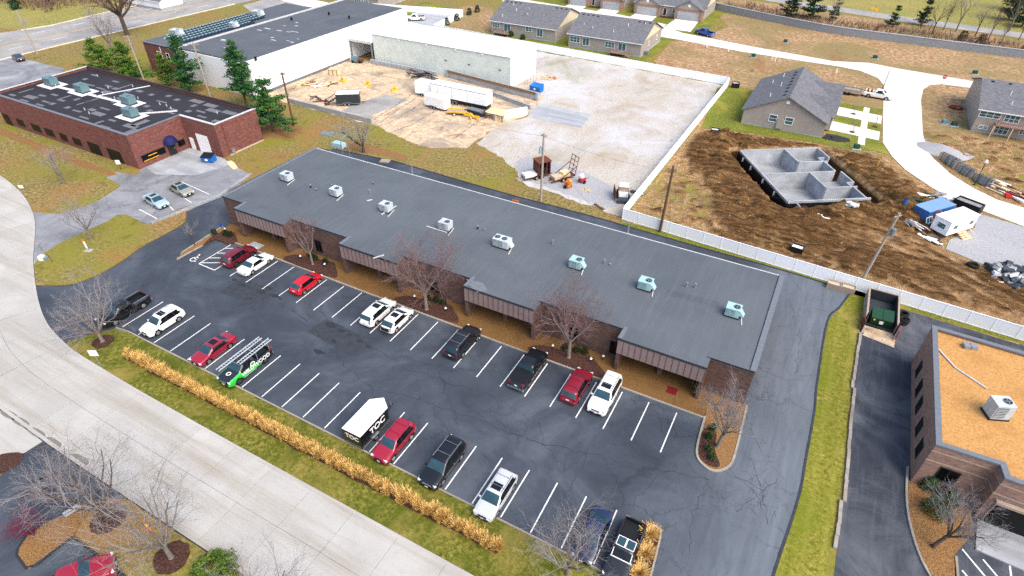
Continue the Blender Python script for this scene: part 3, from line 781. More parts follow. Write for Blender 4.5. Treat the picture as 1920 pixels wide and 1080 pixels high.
# --- upper left lot and main road
sheet('rear_lot', [(-128.47, 30.70), (-118.29, 48.25), (-117.20, 50.38), (-109.88, 51.12), (-96.98, 51.44), (-90.08, 42.97), (-87.54, 32.38), (-89.92, 15.02)], 0.014, 'asphalt_old', 'cracked grey lot behind the black-roofed brick building', 'car park')
road = sheet('main_road', [(-124.44, 3.07), (-116.93, 47.55), (-117.19, 56.08), (-117.01, 67.37), (-116.13, 87.72), (-116.06, 94.19), (-115.22, 111.90), (-114.54, 125.45), (-110.16, 140.52), (-131.57, 162.45), (-141.42, 107.77), (-140.84, 99.37), (-140.59, 87.37), (-139.47, 73.43), (-141.29, 65.67), (-142.83, 60.93), (-157.02, 12.18)], 0.02, 'asphalt_road', 'wide grey main road with dashed lane lines', 'road')
for P_ in ([(-122.70, 18.92), (-116.93, 47.55), (-117.19, 56.08), (-117.01, 67.37), (-116.13, 87.72), (-116.06, 94.19), (-115.22, 111.90), (-115.10, 117.08)], [(-140.71, 65.35), (-138.88, 73.08), (-139.97, 86.96), (-140.19, 98.91), (-140.74, 107.28), (-143.58, 112.97)]):
    kerb(P_, road, 0.7, 0.12, 'kerb_cream')
A_, B_ = Vector((-128.33, 53.44)), Vector((-125.81, 101.57))
dirr = (B_ - A_).normalized(); nr = Vector((-dirr.y, dirr.x))
for off, m in ((0.15, 'paint_yellow'), (-0.15, 'paint_yellow'), (3.4, 'paint_yellow')):
    line(A_ - dirr * 70 + nr * off, B_ + dirr * 40 + nr * off, 0.16, 0.026, m, road, 'lane_line')
for off in (-3.8, 6.8):
    for k in range(-4, 12):
        line(A_ + dirr * (k * 11) + nr * off, A_ + dirr * (k * 11 + 3.5) + nr * off, 0.2, 0.026, 'paint_white', road, 'lane_dash')
sheet('side_lot', [(-111.73, 117.33), (-112.12, 127.80), (-99.06, 129.15), (-86.43, 125.48), (-70.84, 117.67), (-78.30, 99.67)], 0.022, 'asphalt_road', 'grey asphalt turning behind the dark warehouse roof', 'car park')
sheet('side_path', [(-110.44, 129.72), (-107.63, 134.20), (-94.70, 134.41), (-84.56, 133.31), (-66.07, 131.79), (-64.05, 121.63), (-89.59, 125.28)], 0.03, 'concrete_white', 'bright concrete path behind the warehouse', 'path')
sheet('lawn_corner', [(-58.08, 116.71), (-63.30, 139.05), (-64.66, 151.21), (-48.73, 147.60), (-48.95, 144.21), (-59.98, 146.04), (-56.96, 133.22), (-49.99, 116.11)], 0.026, 'grass_green', 'small green lawn corner beyond the white pickup', 'lawn')
sheet('rear_yard', [(-57.02, 110.74), (-64.52, 149.49), (-45.77, 146.07), (-41.58, 119.70), (-42.55, 111.06)], 0.02, 'concrete_pale', 'pale concrete yard holding the white pickup', 'yard')

# --- works yard
yard = sheet('works_yard', rough([(-43.5, 60.9), (-13.5, 60.6), (-5.0, 58.2), (3.0, 57.0), (8.7, 60.3), (8.6, 69.0), (11, 80), (9.5, 92), (-2, 94), (-46, 92), (-47, 120), (-58, 125), (-58, 110), (-44, 90)], 0.8, 0.7, 1), 0.014, 'concrete_tan', 'stained tan concrete works yard beside the metal shed', 'yard')
for i, c in enumerate(([(-38.49, 84.52), (-31.63, 83.96), (-22.95, 84.61), (-16.66, 86.12)], [(-26.89, 76.25), (-22.36, 76.10), (-17.65, 76.51)], [(-17.05, 88.83), (-15.81, 74.97), (-14.21, 62.39)], [(-15.37, 88.95), (-13.90, 74.25), (-12.28, 61.93)], [(-11.06, 74.09), (-10.58, 64.44), (-11.75, 57.76)], [(-6.37, 75.02), (-6.27, 63.81), (-7.48, 58.74)], [(3.98, 72.69), (4.29, 62.58)], [(-36.98, 80.89), (-25.87, 76.83)])):
    crack(c, 0.16, yard, 0.2, i, 0.019)
link('asphalt_patch', sheet_mesh('asphalt_patch', [(-23.05, 67.28), (-20.93, 74.64), (-14.75, 74.48), (-14.94, 70.15), (-16.35, 63.38), (-22.85, 62.96)], 0.018, 'asphalt_road'), yard)
gravel = sheet('gravel_yard', rough([(9.5, 91), (0.5, 92), (0.5, 104), (-8, 104), (-8, 120.0), (41.6, 117.4), (41.4, 51), (38, 51.5), (33, 52.2), (27.5, 53), (22.5, 53.6), (20.5, 57.5), (15, 60.0), (9, 63), (8.6, 69), (11, 80)], 0.8, 0.8, 2), 0.02, 'gravel_white', 'pale gravel yard enclosed by the white fence', 'yard')
link('pale_slab', sheet_mesh('pale_slab', [(10.28, 81.10), (10.96, 86.61), (21.97, 86.08), (22.96, 78.85), (12.76, 78.60)], 0.028, 'concrete_pale'), gravel)
sheet('drive_tracks', rough(smooth_line([(19.5, 58.0), (23.5, 54.6), (30, 53.8), (36, 52.9), (39.5, 53.6), (38, 58), (30, 62), (20, 62.5)], 3, True), 0.5, 0.5, 5), 0.026, 'gravel_grey', 'bluish white compacted gravel track through the yard', 'track')

# --- neighbour to the right
sheet('side_car_park', [(74.2, -20), (74.2, 12), (74.35, 21), (74.1, 32), (74.1, 42), (74.6, 47.3), (90, 46.4), (150, 44), (150, -20)], 0.014, 'asphalt_dark', 'dark worn asphalt lane beside the tan-roofed building', 'car park')
# --- lower left neighbour
nl = sheet('corner_car_park', [(1.16, -25.71), (9.01, -17.48), (8.31, -15.10), (8.54, -13.35), (12.72, -13.15), (17.15, -13.02), (22.29, -13.18), (21.26, -13.34), (20.11, -13.91), (19.24, -14.39), (18.58, -15.04), (18.01, -15.92), (17.02, -18.27), (16.83, -19.54), (17.60, -20.64), (19.59, -21.05), (19.94, -20.58), (20.17, -17.82), (24.96, -17.83), (29.06, -17.90), (35.58, -25.08), (8.46, -36.59)], 0.014, 'asphalt_lot', 'dark car park in the lower left corner', 'car park')
sheet('corner_apron', [(-13.93, -15.90), (0.92, -13.30), (4.72, -13.39), (8.42, -13.42), (8.31, -15.10), (6.92, -16.40), (1.34, -22.12)], 0.018, 'concrete_street', 'pale concrete apron at the lower left street edge', 'apron')
for x, y in [(11.88, -18.13), (11.50, -17.28), (12.81, -17.85), (12.00, -16.76), (13.53, -17.52), (12.32, -16.09), (13.49, -16.66)]:
    line((x, y), (x + 0.9, y + 1.6), 0.18, 0.022, 'crack_tar', nl, 'tar_mark')
ci = tag(MB().prism(smooth_line([(18.67, -15.10), (18.13, -15.68), (17.67, -17.05), (17.02, -18.27), (16.93, -19.59), (17.44, -20.48), (17.96, -20.84), (19.55, -21.03), (19.94, -20.58), (20.17, -17.82), (19.64, -17.06), (19.04, -15.52)], 2, True), 0.0, 0.12).build('kerb_island', 'pine_straw'), 'kerbed straw bed with a wine red shrub in the lower left', 'island', None, 'structure')
kerb([(17.02, -18.27), (16.93, -19.59), (17.44, -20.48), (17.96, -20.84), (19.59, -21.05), (19.98, -20.60), (20.21, -17.85)], ci, 0.18, 0.15, 'crack_tar')
MB().prism(smooth_line([(6.62, -16.69), (7.26, -15.68), (8.44, -15.17), (9.21, -16.05), (8.83, -17.39), (8.61, -18.13)], 2, True), 0.0, 0.1).build('mulch_bed', 'mulch', nl)
kerb([(20.17, -17.82), (24.96, -17.83), (29.06, -17.90)], nl, 0.18, 0.14, 'crack_tar')
slab = MB().prism([(17.49, -17.04), (17.76, -15.77), (18.32, -15.75), (18.05, -17.06)], 0.1, 0.2).build('stone_slab', 'concrete_grey', ci)

# --- subdivision: bright concrete street, gravel pad, dirt
ST1 = [(-3.03, 164.76), (13.38, 161.06), (21.14, 156.11), (41.46, 152.03), (61.45, 149.09), (69.41, 152.17), (75.37, 150.74), (91.60, 148.81), (104.79, 146.23), (103.90, 139.06), (91.28, 143.24), (84.79, 142.82), (82.41, 140.63), (81.11, 136.64), (80.65, 129.11), (80.82, 108.62), (81.36, 100.15), (82.64, 96.33), (84.89, 91.27), (87.88, 87.35), (90.93, 84.65), (94.30, 83.68), (102.55, 82.09), (101.37, 75.03), (93.60, 77.10), (88.00, 79.79), (84.55, 81.66), (81.96, 84.24), (79.67, 87.24), (78.07, 89.49), (75.92, 94.28), (74.27, 100.14), (73.22, 135.38), (71.93, 140.15), (67.84, 144.08), (63.02, 145.09), (53.11, 145.31), (39.50, 145.88), (23.25, 148.55), (10.77, 149.44), (-4.88, 156.15)]
sub = sheet('new_street', ST1, 0.045, 'concrete_white', 'bright new concrete street of the unfinished housing estate', 'street')
PAD = [(87.91, 78.28), (93.58, 76.92), (101.29, 74.53), (99.00, 60.87), (92.09, 62.74), (89.79, 63.10), (87.79, 62.68), (83.32, 64.68), (83.86, 67.60), (87.19, 73.02)]
sheet('gravel_pad', PAD, 0.04, 'gravel_grey', 'grey gravel pad beside the site office trailer', 'yard')
sheet('brush_bank', [(22.4, 188.9), (40, 182), (58.5, 176.8), (77.4, 175.9), (90, 175.7), (160, 175.6), (160, 192), (105, 197), (77, 200), (55, 204), (35, 208), (20, 210)], 0.012, 'dirt_flat', 'brown brushy bank behind the retaining wall', 'bank')
sheet('far_road', [(23.22, 217.49), (35.24, 210.99), (55.73, 207.21), (77.15, 202.52), (97.64, 200.51), (106.46, 199.19), (127.25, 195.91), (128.45, 202.26), (107.18, 206.05), (98.13, 207.58), (77.07, 210.04), (55.05, 214.52), (33.92, 218.82)], 0.02, 'asphalt_road', 'grey road beyond the retaining wall', 'road')
sheet('estate_dirt', [(42.4, 108), (42.4, 118.5), (28, 118.5), (22, 127), (21, 146), (27, 153), (31, 170), (22, 188.5), (40, 182), (58.5, 176.8), (77, 175.9), (160, 175.6), (160, 108)], 0.01, 'dirt_flat', 'bare tan and orange dirt lots of the housing estate', 'dirt')
sheet('house_lawn', [(-27.5, 118.6), (20.6, 118.3), (20.9, 147), (-29, 147)], 0.012, 'grass_green', 'green strip of lawn behind the white fence', 'lawn')
sheet('site_lawn', [(64.9, 95.6), (73.6, 95.2), (73.6, 118.5), (64.9, 118.5)], 0.036, 'grass_green', 'strips of new lawn between the drives of the lone house', 'lawn')
sheet('straw_bank', [(-55.16, 113.10), (-48.88, 154.29), (-40.30, 155.05), (-26.34, 129.84), (-33.33, 120.69), (-42.87, 118.95)], 0.018, 'dirt_flat', 'brown straw-covered bank between the fences', 'bank')
sheet('front_lawn', [(-30, 147), (21, 147), (27, 155), (26, 190), (-40, 190)], 0.011, 'grass_green', 'front lawns of the far houses', 'lawn')
sheet('front_street', [(-18.18, 162.24), (-1.62, 161.01), (14.11, 158.70), (14.39, 163.06), (-2.31, 167.53), (-21.17, 168.85), (-42.50, 171.73), (-42.89, 164.95)], 0.03, 'concrete_white', 'concrete street before the far houses', 'street')

# heightfield of churned soil
FLAT = [ST1, PAD, [(64, 95.8), (74, 95.8), (74, 119), (64, 119)], [(40.55, 114.71), (42.56, 117.88), (48.19, 117.09), (49.85, 97.10), (64.04, 96.86), (66.77, 97.28), (71.30, 97.11), (74.27, 99.87), (75.58, 94.34), (73.15, 95.26), (69.75, 93.61), (63.45, 93.76), (55.13, 92.67), (48.41, 91.76), (43.17, 90.28)]]
CELL = 0.42
XS = np.arange(42.2, 110.1, CELL); YS = np.arange(50.0, 112.1, CELL)
GX, GY = np.meshgrid(XS, YS)
def poly_dist(poly, X, Y):
    d = np.full(X.shape, 1e9); c = np.zeros(X.shape, bool)
    n = len(poly)
    for i in range(n):
        (x0, y0), (x1, y1) = poly[i], poly[(i + 1) % n]
        dx, dy = x1 - x0, y1 - y0
        t = np.clip(((X - x0) * dx + (Y - y0) * dy) / (dx * dx + dy * dy + 1e-12), 0, 1)
        d = np.minimum(d, np.hypot(X - x0 - t * dx, Y - y0 - t * dy))
        cond = ((y0 > Y) != (y1 > Y))
        xi = dx * (Y - y0) / (dy if abs(dy) > 1e-12 else 1e-12) + x0
        c ^= cond & (X < xi)
    return np.where(c, -d, d)
FD = np.full(GX.shape, 1e9)
for q in FLAT: FD = np.minimum(FD, poly_dist(q, GX, GY))
hs = [(49.4, 96.2), (64.1, 96.2), (64.1, 116), (49.4, 116)]
FD = np.minimum(FD, poly_dist(hs, GX, GY))
edge = np.minimum.reduce([GX - 42.2, GY - 50.0, 110.0 - GX, 112 - GY])
S_ = (GX - FA.x) * E1.x + (GY - FA.y) * E1.y
T_ = (GX - FA.x) * E2.x + (GY - FA.y) * E2.y
dx = np.maximum(np.maximum(-S_, S_ - FS), 0); dt = np.maximum(np.maximum(-T_, T_ - FT), 0)
PD = np.hypot(dx, dt)
nz = np.zeros(GX.shape); nb = np.zeros(GX.shape)
for (i, j), _ in np.ndenumerate(GX):
    x, y = GX[i, j], GY[i, j]
    nz[i, j] = 1.1 * mnoise.fractal((x * 0.55, y * 0.55, 0), 0.8, 2.1, 5) + 0.5 * abs(mnoise.noise((x * 0.8, y * 0.8, 9.1)))
    nb[i, j] = mnoise.noise((x * 0.16, y * 0.16, 3.3))
side = np.where((T_ < 2), 1.0, 0.35); side = np.where(S_ > FS - 3, np.maximum(side, 0.9), side)
heap = (1.15 + 0.7 * nb) * np.exp(-(np.maximum(PD - 4.6, (4.6 - PD) * 1.1) / 3.9) ** 2) * side
south = 0.5 * np.exp(-((GY - (58 - 0.02 * (GX - 70))) / 6.5) ** 2) * np.clip((GX - 50) / 8, 0, 1)
def track(pts, w, X, Y):
    d = np.full(X.shape, 1e9)
    for (x0, y0), (x1, y1) in zip(pts, pts[1:]):
        ddx, ddy = x1 - x0, y1 - y0
        t = np.clip(((X - x0) * ddx + (Y - y0) * ddy) / (ddx * ddx + ddy * ddy), 0, 1)
        d = np.minimum(d, np.hypot(X - x0 - t * ddx, Y - y0 - t * ddy))
    return d
TR = track(smooth_line([(44.32, 83.79), (51.69, 76.54), (57.82, 67.10), (64.79, 61.88), (71.86, 62.51), (78.59, 62.35), (84.73, 57.99), (91.13, 53.58), (95.04, 51.92)], 4), 2, GX, GY)
rut = np.exp(-(TR / 2.4) ** 2)
ringrut = np.exp(-((PD - 5.2) / 2.2) ** 2) * np.where((T_ < 1) | (S_ > FS), 1.0, 0.3)
Hh = 0.36 * nz + heap * (1.35 + 0.5 * nz) + south + 0.13 * ringrut * np.sin(PD * 4.2 + nb * 3)
Hh = Hh * (1 - 0.6 * rut) + 0.16 * rut * np.sin(TR * 4.4) + 0.05 * rut
fall = np.clip(FD / 3.0, 0, 1) ** 1.3 * np.clip(edge / 2.2, 0, 1)
Z = 0.022 + np.maximum(Hh, -0.1) * fall * 1.0
Z = np.where(FD < 0.2, -0.03 * np.clip(PD / 3, 0, 1) , Z)
PW = np.where((T_ < 1.0) | (S_ > FS - 1.0), 1.0, 0.25)
pit = np.clip((PD - PW) / 1.5, 0, 1)
pit = pit * pit * (3 - 2 * pit)
Z = np.where(PD < 2.6, -2.55 * (1 - pit) + Z * pit + 0.12 * nz * (1 - pit), Z)
ny, nx = GX.shape
vs = np.stack([GX.ravel(), GY.ravel(), Z.ravel()], 1).tolist()
idx = np.arange(nx * ny).reshape(ny, nx)
keep = ~((S_ > 0.6) & (S_ < FS - 0.6) & (T_ > 0.6) & (T_ < FT - 2.5))
fs = []
for j in range(ny - 1):
    for i in range(nx - 1):
        if keep[j, i] or keep[j + 1, i + 1] or keep[j, i + 1] or keep[j + 1, i]:
            fs.append((int(idx[j, i]), int(idx[j, i + 1]), int(idx[j + 1, i + 1]), int(idx[j + 1, i])))
me = bpy.data.meshes.new('churned_soil')
me.from_pydata(vs, [], fs); me.materials.append(MT['dirt'])
me.polygons.foreach_set('use_smooth', [True] * len(me.polygons))
tag(link('churned_soil', me), 'churned brown soil with ruts and heaps around the open basement', 'soil', None, 'structure')
def soil_z(x, y):
    i = int(round((x - XS[0]) / CELL)); j = int(round((y - YS[0]) / CELL))
    return float(Z[j, i]) if 0 <= i < nx and 0 <= j < ny else 0.0
# stones strewn on the soil
SR = random.Random(11)
mb = MB()
for k in range(330):
    x, y = SR.uniform(44, 100), SR.uniform(50.5, 95)
    i = int((x - XS[0]) / CELL); j = int((y - YS[0]) / CELL)
    if FD[j, i] < 0.6 or PD[j, i] < 3.5: continue
    r = SR.uniform(0.04, 0.13) * (2.2 if SR.random() < 0.06 else 1)
    mb.obox((x, y, soil_z(x, y) + r * 0.2), (r * 2, r * 1.4, r), SR.uniform(0, 3), 0, Matrix.Rotation(SR.uniform(-0.6, 0.6), 3, 'X'))
tag(mb.build('stones', 'stone_soil'), 'small pale stones strewn over the churned soil', 'stones', None, 'stuff')

# ============================================================ BUILDINGS
def wallbox(mb, ax, plane, u0, u1, z0, z1, d0, d1, mi=0):
    """box on a wall: ax is the outward normal; d0..d1 is the depth outward of the wall plane"""
    if ax == '-y': return mb.box(u0, plane - d1, z0, u1, plane - d0, z1, mi)
    if ax == '+y': return mb.box(u0, plane + d0, z0, u1, plane + d1, z1, mi)
    if ax == '-x': return mb.box(plane - d1, u0, z0, plane - d0, u1, z1, mi)
    return mb.box(plane + d0, u0, z0, plane + d1, u1, z1, mi)
def window(parent, ax, plane, u0, u1, z0, z1, frame='trim_white', pane='window_sky', fw=0.09, nu=1, nz=1, name='window', proud=0.07):
    mb = MB()
    wallbox(mb, ax, plane, u0, u1, z1 - fw, z1, -0.02, proud); wallbox(mb, ax, plane, u0, u1, z0, z0 + fw, -0.02, proud + 0.02)
    wallbox(mb, ax, plane, u0, u0 + fw, z0 + fw, z1 - fw, -0.02, proud - 0.003); wallbox(mb, ax, plane, u1 - fw, u1, z0 + fw, z1 - fw, -0.02, proud - 0.003)
    for i in range(1, nu):
        c = u0 + (u1 - u0) * i / nu
        wallbox(mb, ax, plane, c - fw * 0.4, c + fw * 0.4, z0 + fw, z1 - fw, -0.02, proud - 0.01)
    for i in range(1, nz):
        c = z0 + (z1 - z0) * i / nz
        wallbox(mb, ax, plane, u0 + fw, u1 - fw, c - fw * 0.3, c + fw * 0.3, -0.02, proud - 0.016)
    w = mb.build(name, frame, parent)
    for i in range(nu):
        a, b = u0 + (u1 - u0) * i / nu, u0 + (u1 - u0) * (i + 1) / nu
        wallbox(MB(), ax, plane, a + 0.04, b - 0.04, z0 + 0.04, z1 - 0.04, 0.004, proud * 0.4).build('pane', pane, w)
    return w

# ---------------------------------------------------- long office building
RZ = 4.6
fy = lambda x: 20.0 + 0.011 * (x + 3)
ry = lambda x: fy(x) + 1.6
X0, X1, YB = -7.0, 64.6, 39.85
ob = thingw('office_building', 'long low brown brick office building with flat grey roof and four canopies', 'building', (28.8, 30, 0))
out = [(X0, YB), (X0, ry(X0))]
for a, b in BAY: out += [(a, ry(a)), (a, fy(a)), (b, fy(b)), (b, ry(b))]
out += [(X1, ry(X1)), (X1, YB)]
roof = MB().prism(out, RZ - 0.25, RZ).build('roof', 'roof_grey', ob)
wl = MB()
wl.prism([(X0 + 0.06, YB - 0.06), (X0 + 0.06, ry(X0) + 0.05), (X1 - 0.06, ry(X1) + 0.05), (X1 - 0.06, YB - 0.06)], 0.0, RZ - 0.252) if False else None
# front wall with recessed entrances behind the canopies
segs = [(X0 + 0.05, BAY[0][0] + 0.35)] + [(BAY[i][1] - 0.35, BAY[i + 1][0] + 0.35) for i in range(3)] + [(BAY[3][1] - 0.35, X1 - 0.05)]
for a, b in segs:
    mb = MB().prism([(a, ry(a) + 0.05), (b, ry(b) + 0.05), (b, ry(b) + 2.6), (a, ry(a) + 2.6)], 0.0, RZ - 0.253)
    mb.build('wall', 'brick_brown', ob)
box('wall', 'brick_brown', ob, X0 + 0.05, 24.2, 0, X0 + 0.35, YB - 0.05, RZ - 0.253)
box('wall', 'brick_brown', ob, X1 - 0.35, 24.2, 0, X1 - 0.05, YB - 0.05, RZ - 0.253)
box('wall', 'brick_brown', ob, X0 + 0.36, YB - 0.35, 0, X1 - 0.36, YB - 0.05, RZ - 0.253)
for i, (a, b) in enumerate(BAY):
    f0, f1 = fy(a), fy(b)
    # storefront at the back of the recess
    yb = f0 + 2.7
    box('entrance_wall', 'brick_brown', ob, a + 0.36, yb + 0.2, 0.1, b - 0.36, yb + 0.5, RZ - 0.26)
    for u0, u1 in ((a + 0.6, a + 3.9), (a + 4.8, b - 0.6)):
        window(ob, '-y', yb + 0.2, u0, u1, 0.2, 2.5, 'trim_dark', 'window_glass', 0.08, 3, 1, 'storefront', 0.06)
    box('soffit', 'trim_dark', ob, a + 0.3, f0 + 0.35, 2.62, b - 0.3, yb + 0.19, 2.75)
    # end piers of the canopy and centre pier
    for u in (a, b - 0.35):
        box('pier', 'brick_brown', ob, u + 0.01, fy(u) + 0.1, 0.05, u + 0.34, fy(u) + 1.9, RZ - 0.26)
    box('pier', 'brick_brown', ob, (a + b) / 2 - 0.25, f0 + 1.6, 0.1, (a + b) / 2 + 0.25, f0 + 2.1, 2.62)
    # fascia panels, one by one
    n = 14
    w = (b - a) / n
    shared = None
    for k in range(n):
        if shared is None:
            mb = MB().box(0.015, 0, 0, w - 0.015, 0.05, 1.98).box(w - 0.016, -0.045, 0, w + 0.016, 0.052, 1.98, 1)
            shared = mb.build('fascia_panel', ['fascia_brown', 'fascia_seam'], ob)
            shared.location = Vector((a, fy(a) + 0.04, 2.58)) - ob.location
        else:
            link('fascia_panel', shared.data, ob, (a + k * w, fy(a + k * w) + 0.04, 2.58))
    box('fascia_back', 'fascia_seam', ob, a + 0.02, f1 + 0.1, 2.6, b - 0.02, f1 + 0.2, RZ - 0.26)
    # metal coping along the canopy
    mb = MB()
    mb.prism([(a - 0.05, fy(a) - 0.06), (b + 0.05, fy(b) - 0.06), (b + 0.05, fy(b) + 0.06), (a - 0.05, fy(a) + 0.06)], RZ - 0.08, RZ + 0.03)
    mb.build('coping', 'trim_dark', ob)
    box('coping', 'coping_grey', ob, a - 0.06, fy(a) + 0.07, RZ - 0.02, a + 0.34, ry(a) + 0.4, RZ + 0.09)
for i, (a, b) in enumerate(segs):
    mb = MB().prism([(a, ry(a) - 0.03), (b, ry(b) - 0.03), (b, ry(b) + 0.06), (a, ry(a) + 0.06)], RZ - 0.1, RZ + 0.035)
    mb.build('coping', 'trim_dark', ob)
for a in (6.9, 25.1, 43.2):
    for du, ww in ((2.3, 1.15), (7.1, 1.3)):
        window(ob, '-y', ry(a + du) + 0.045, a + du, a + du + ww, 0.75, 2.55, 'trim_dark', 'window_glass', 0.07, 2, 1, 'window', 0.05)
window(ob, '-y', ry(-5) + 0.04, -5.0, -4.2, 0.6, 2.7, 'trim_dark', 'window_glass', 0.07, 1, 1, 'window', 0.05)
for k, (x0, x1) in enumerate(((X1 - 0.5, X1 + 0.05),)):
    box('coping', 'coping_grey', ob, x0, ry(X1) + 0.07, RZ - 0.1, x1, YB + 0.05, RZ + 0.1)
box('coping', 'trim_dark', ob, X1 - 0.56, ry(X1) + 0.4, RZ, X1 - 0.505, YB - 0.1, RZ + 0.06)
box('coping', 'coping_grey', ob, X0 - 0.05, ry(X0) + 0.07, RZ - 0.1, X0 + 0.4, YB + 0.05, RZ + 0.1)
box('coping', 'coping_light', ob, X0 + 0.41, YB - 0.09, RZ - 0.1, X1 - 0.51, YB + 0.05, RZ + 0.05)
for x in (12.0, 45.6):
    MB().tube((x, YB + 0.12, 0.05), (x, YB + 0.12, RZ + 1.5), 0.11, n=8).build('flue_pipe', 'metal_galv', ob)
    MB().tube((x - 0.9, YB + 0.12, RZ + 1.4), (x, YB + 0.12, RZ + 1.4), 0.04, n=6).build('flue_arm', 'metal_galv', ob)
box('door_mat', 'mat_red', ob, 57.3, 20.2, 0.141, 58.3, 21.2, 0.16)
link('roof_stain', sheet_mesh('roof_stain', [(32.83, 21.74), (34.78, 22.02), (36.05, 21.03), (35.17, 20.21), (33.73, 20.86)], RZ + 0.004, 'coping_grey'), ob)
link('roof_stain', sheet_mesh('roof_stain', [(53.43, 30.89), (59.05, 31.61), (59.43, 30.46), (54.31, 29.95)], RZ + 0.004, 'roof_slate'), ob)
for (x, y), h, cap in zip([(1.91, 29.48), (3.13, 29.25), (10.46, 32.10), (28.45, 31.49), (29.35, 31.70), (38.32, 33.00), (45.45, 32.25), (46.17, 32.28), (55.23, 32.45), (56.13, 32.72), (4.04, 31.41), (8.92, 34.70)], (0.5, 0.25, 0.75, 0.55, 0.2, 0.6, 0.55, 0.2, 0.6, 0.6, 0.2, 0.3), (0, 0, 1, 0, 0, 1, 1, 0, 1, 1, 0, 0)):
    v = MB().tube((x, y, RZ), (x, y, RZ + h), 0.09, n=8).build('vent_pipe', 'fan_black' if not cap else 'metal_galv', ob)
    MB().tube((x, y, RZ + h - 0.12), (x, y, RZ + h + 0.02), 0.13, n=8).build('vent_cap', 'metal_galv', v)
for p in ([(22.35, 28.83), (25.48, 28.81)], [(11.34, 30.34), (11.79, 30.93)], [(15.41, 28.34), (15.75, 31.12)], [(20.97, 19.79), (21.66, 20.94)]):
    strip(MB(), p, 0.14, RZ + 0.02, RZ + 0.12).build('conduit', 'coping_light', ob)

# ---------------------------------------------------- rooftop air conditioners
def ac_unit(label, loc, w=1.9, d=1.5, h=1.25, body='metal_teal', dark='metal_teal_dark', fans=1, hood='+x', rz=0.0, group=None, tray=True):
    t = thing('air_conditioner', label, 'air conditioner', loc, rz, group)
    MB().box(-w / 2 - 0.1, -d / 2 - 0.05, 0, w / 2 + 0.1, d / 2 + 0.05, 0.16).build('roof_curb', 'trim_dark', t)
    mb = MB().box(-w / 2, -d / 2, 0.16, w / 2, d / 2, h)
    b = mb.build('cabinet', body, t)
    box('side_grille', dark, b, -w / 2 + 0.06, -d / 2 - 0.012, 0.26, w * 0.12, -d / 2 + 0.002, h - 0.14)
    box('access_panel', body, b, w * 0.16, -d / 2 - 0.02, 0.3, w / 2 - 0.05, -d / 2 + 0.002, h - 0.12)
    for k in range(6):
        z = 0.32 + k * (h - 0.5) / 6
        box('louvre', body, b, -w / 2 + 0.1, -d / 2 - 0.03, z, w * 0.1, -d / 2 - 0.013, z + 0.03)
    box('lid', body, b, -w / 2 - 0.03, -d / 2 - 0.03, h, w / 2 + 0.03, d / 2 + 0.03, h + 0.045)
    for i in range(fans):
        cx = (-w * 0.24 if fans == 1 else -w * 0.3 + i * w * 0.45)
        cx = w * 0.2 if fans == 1 else cx
        f = MB().tube((cx, 0, h + 0.03), (cx, 0, h + 0.10), 0.36, n=20).build('fan_ring', dark, b)
        mb = MB().tube((cx, 0, h + 0.1005), (cx, 0, h + 0.104), 0.31, n=20)
        mb.build('fan_well', 'fan_black', b)
        mb = MB()
        for k in range(4):
            mb.obox((cx + 0.15 * cos(k * pi / 2), 0.15 * sin(k * pi / 2), h + 0.112), (0.26, 0.1, 0.01), k * pi / 2, 0)
        mb.build('fan_blade', 'metal_pale_dark', b)
    s = -1 if hood == '-x' else 1
    mb = MB()
    xs = s * w / 2
    vs = [(xs, -d * 0.3, 0.35), (xs, d * 0.3, 0.35), (xs, d * 0.3, h - 0.15), (xs, -d * 0.3, h - 0.15), (xs + s * 0.45, -d * 0.3, 0.35), (xs + s * 0.45, d * 0.3, 0.35)]
    mb.add(vs, [(0, 1, 5, 4), (2, 3, 4, 5), (0, 4, 3), (1, 2, 5), (0, 3, 2, 1)])
    mb.build('intake_hood', body, t)
    if tray: strip(MB(), [(w / 2 + 0.1, d / 2), (w / 2 + 0.5, -d / 2 - 0.7)], 0.1, 0.02, 0.1).build('drain_line', 'coping_light', t)
    return t
ORD = ['leftmost', 'second from the left', 'third from the left', 'fourth from the left', 'fifth from the left', 'sixth from the left', 'seventh from the left', 'rightmost']
ACX = [-2.7, 6.6, 15.3, 24.8, 33.1, 42.8, 51.2, 60.8]
ACD = ['pale box unit, ', 'small pale unit, ', 'pale grey unit, ', 'pale unit beside a white rail, ', 'wide white unit with two fans, ', 'light teal unit, ', 'light teal unit with a drain tray, ', 'light teal unit, ']
for i, x in enumerate(ACX):
    teal = i >= 5
    ac_unit(ACD[i] + ORD[i] + ' on the long grey roof', (x, 29.6 + (0.4 if i > 4 else 0), RZ), 2.1 if i == 4 else (1.3 if i == 1 else 1.45), 1.2, 1.1 if i != 4 else 1.15,
            'metal_teal' if teal else 'metal_pale', 'metal_teal_dark' if teal else 'metal_pale_dark', 2 if i == 4 else 1, '-x' if i < 4 else '+x', 0.0, 'air conditioners on the long grey roof')

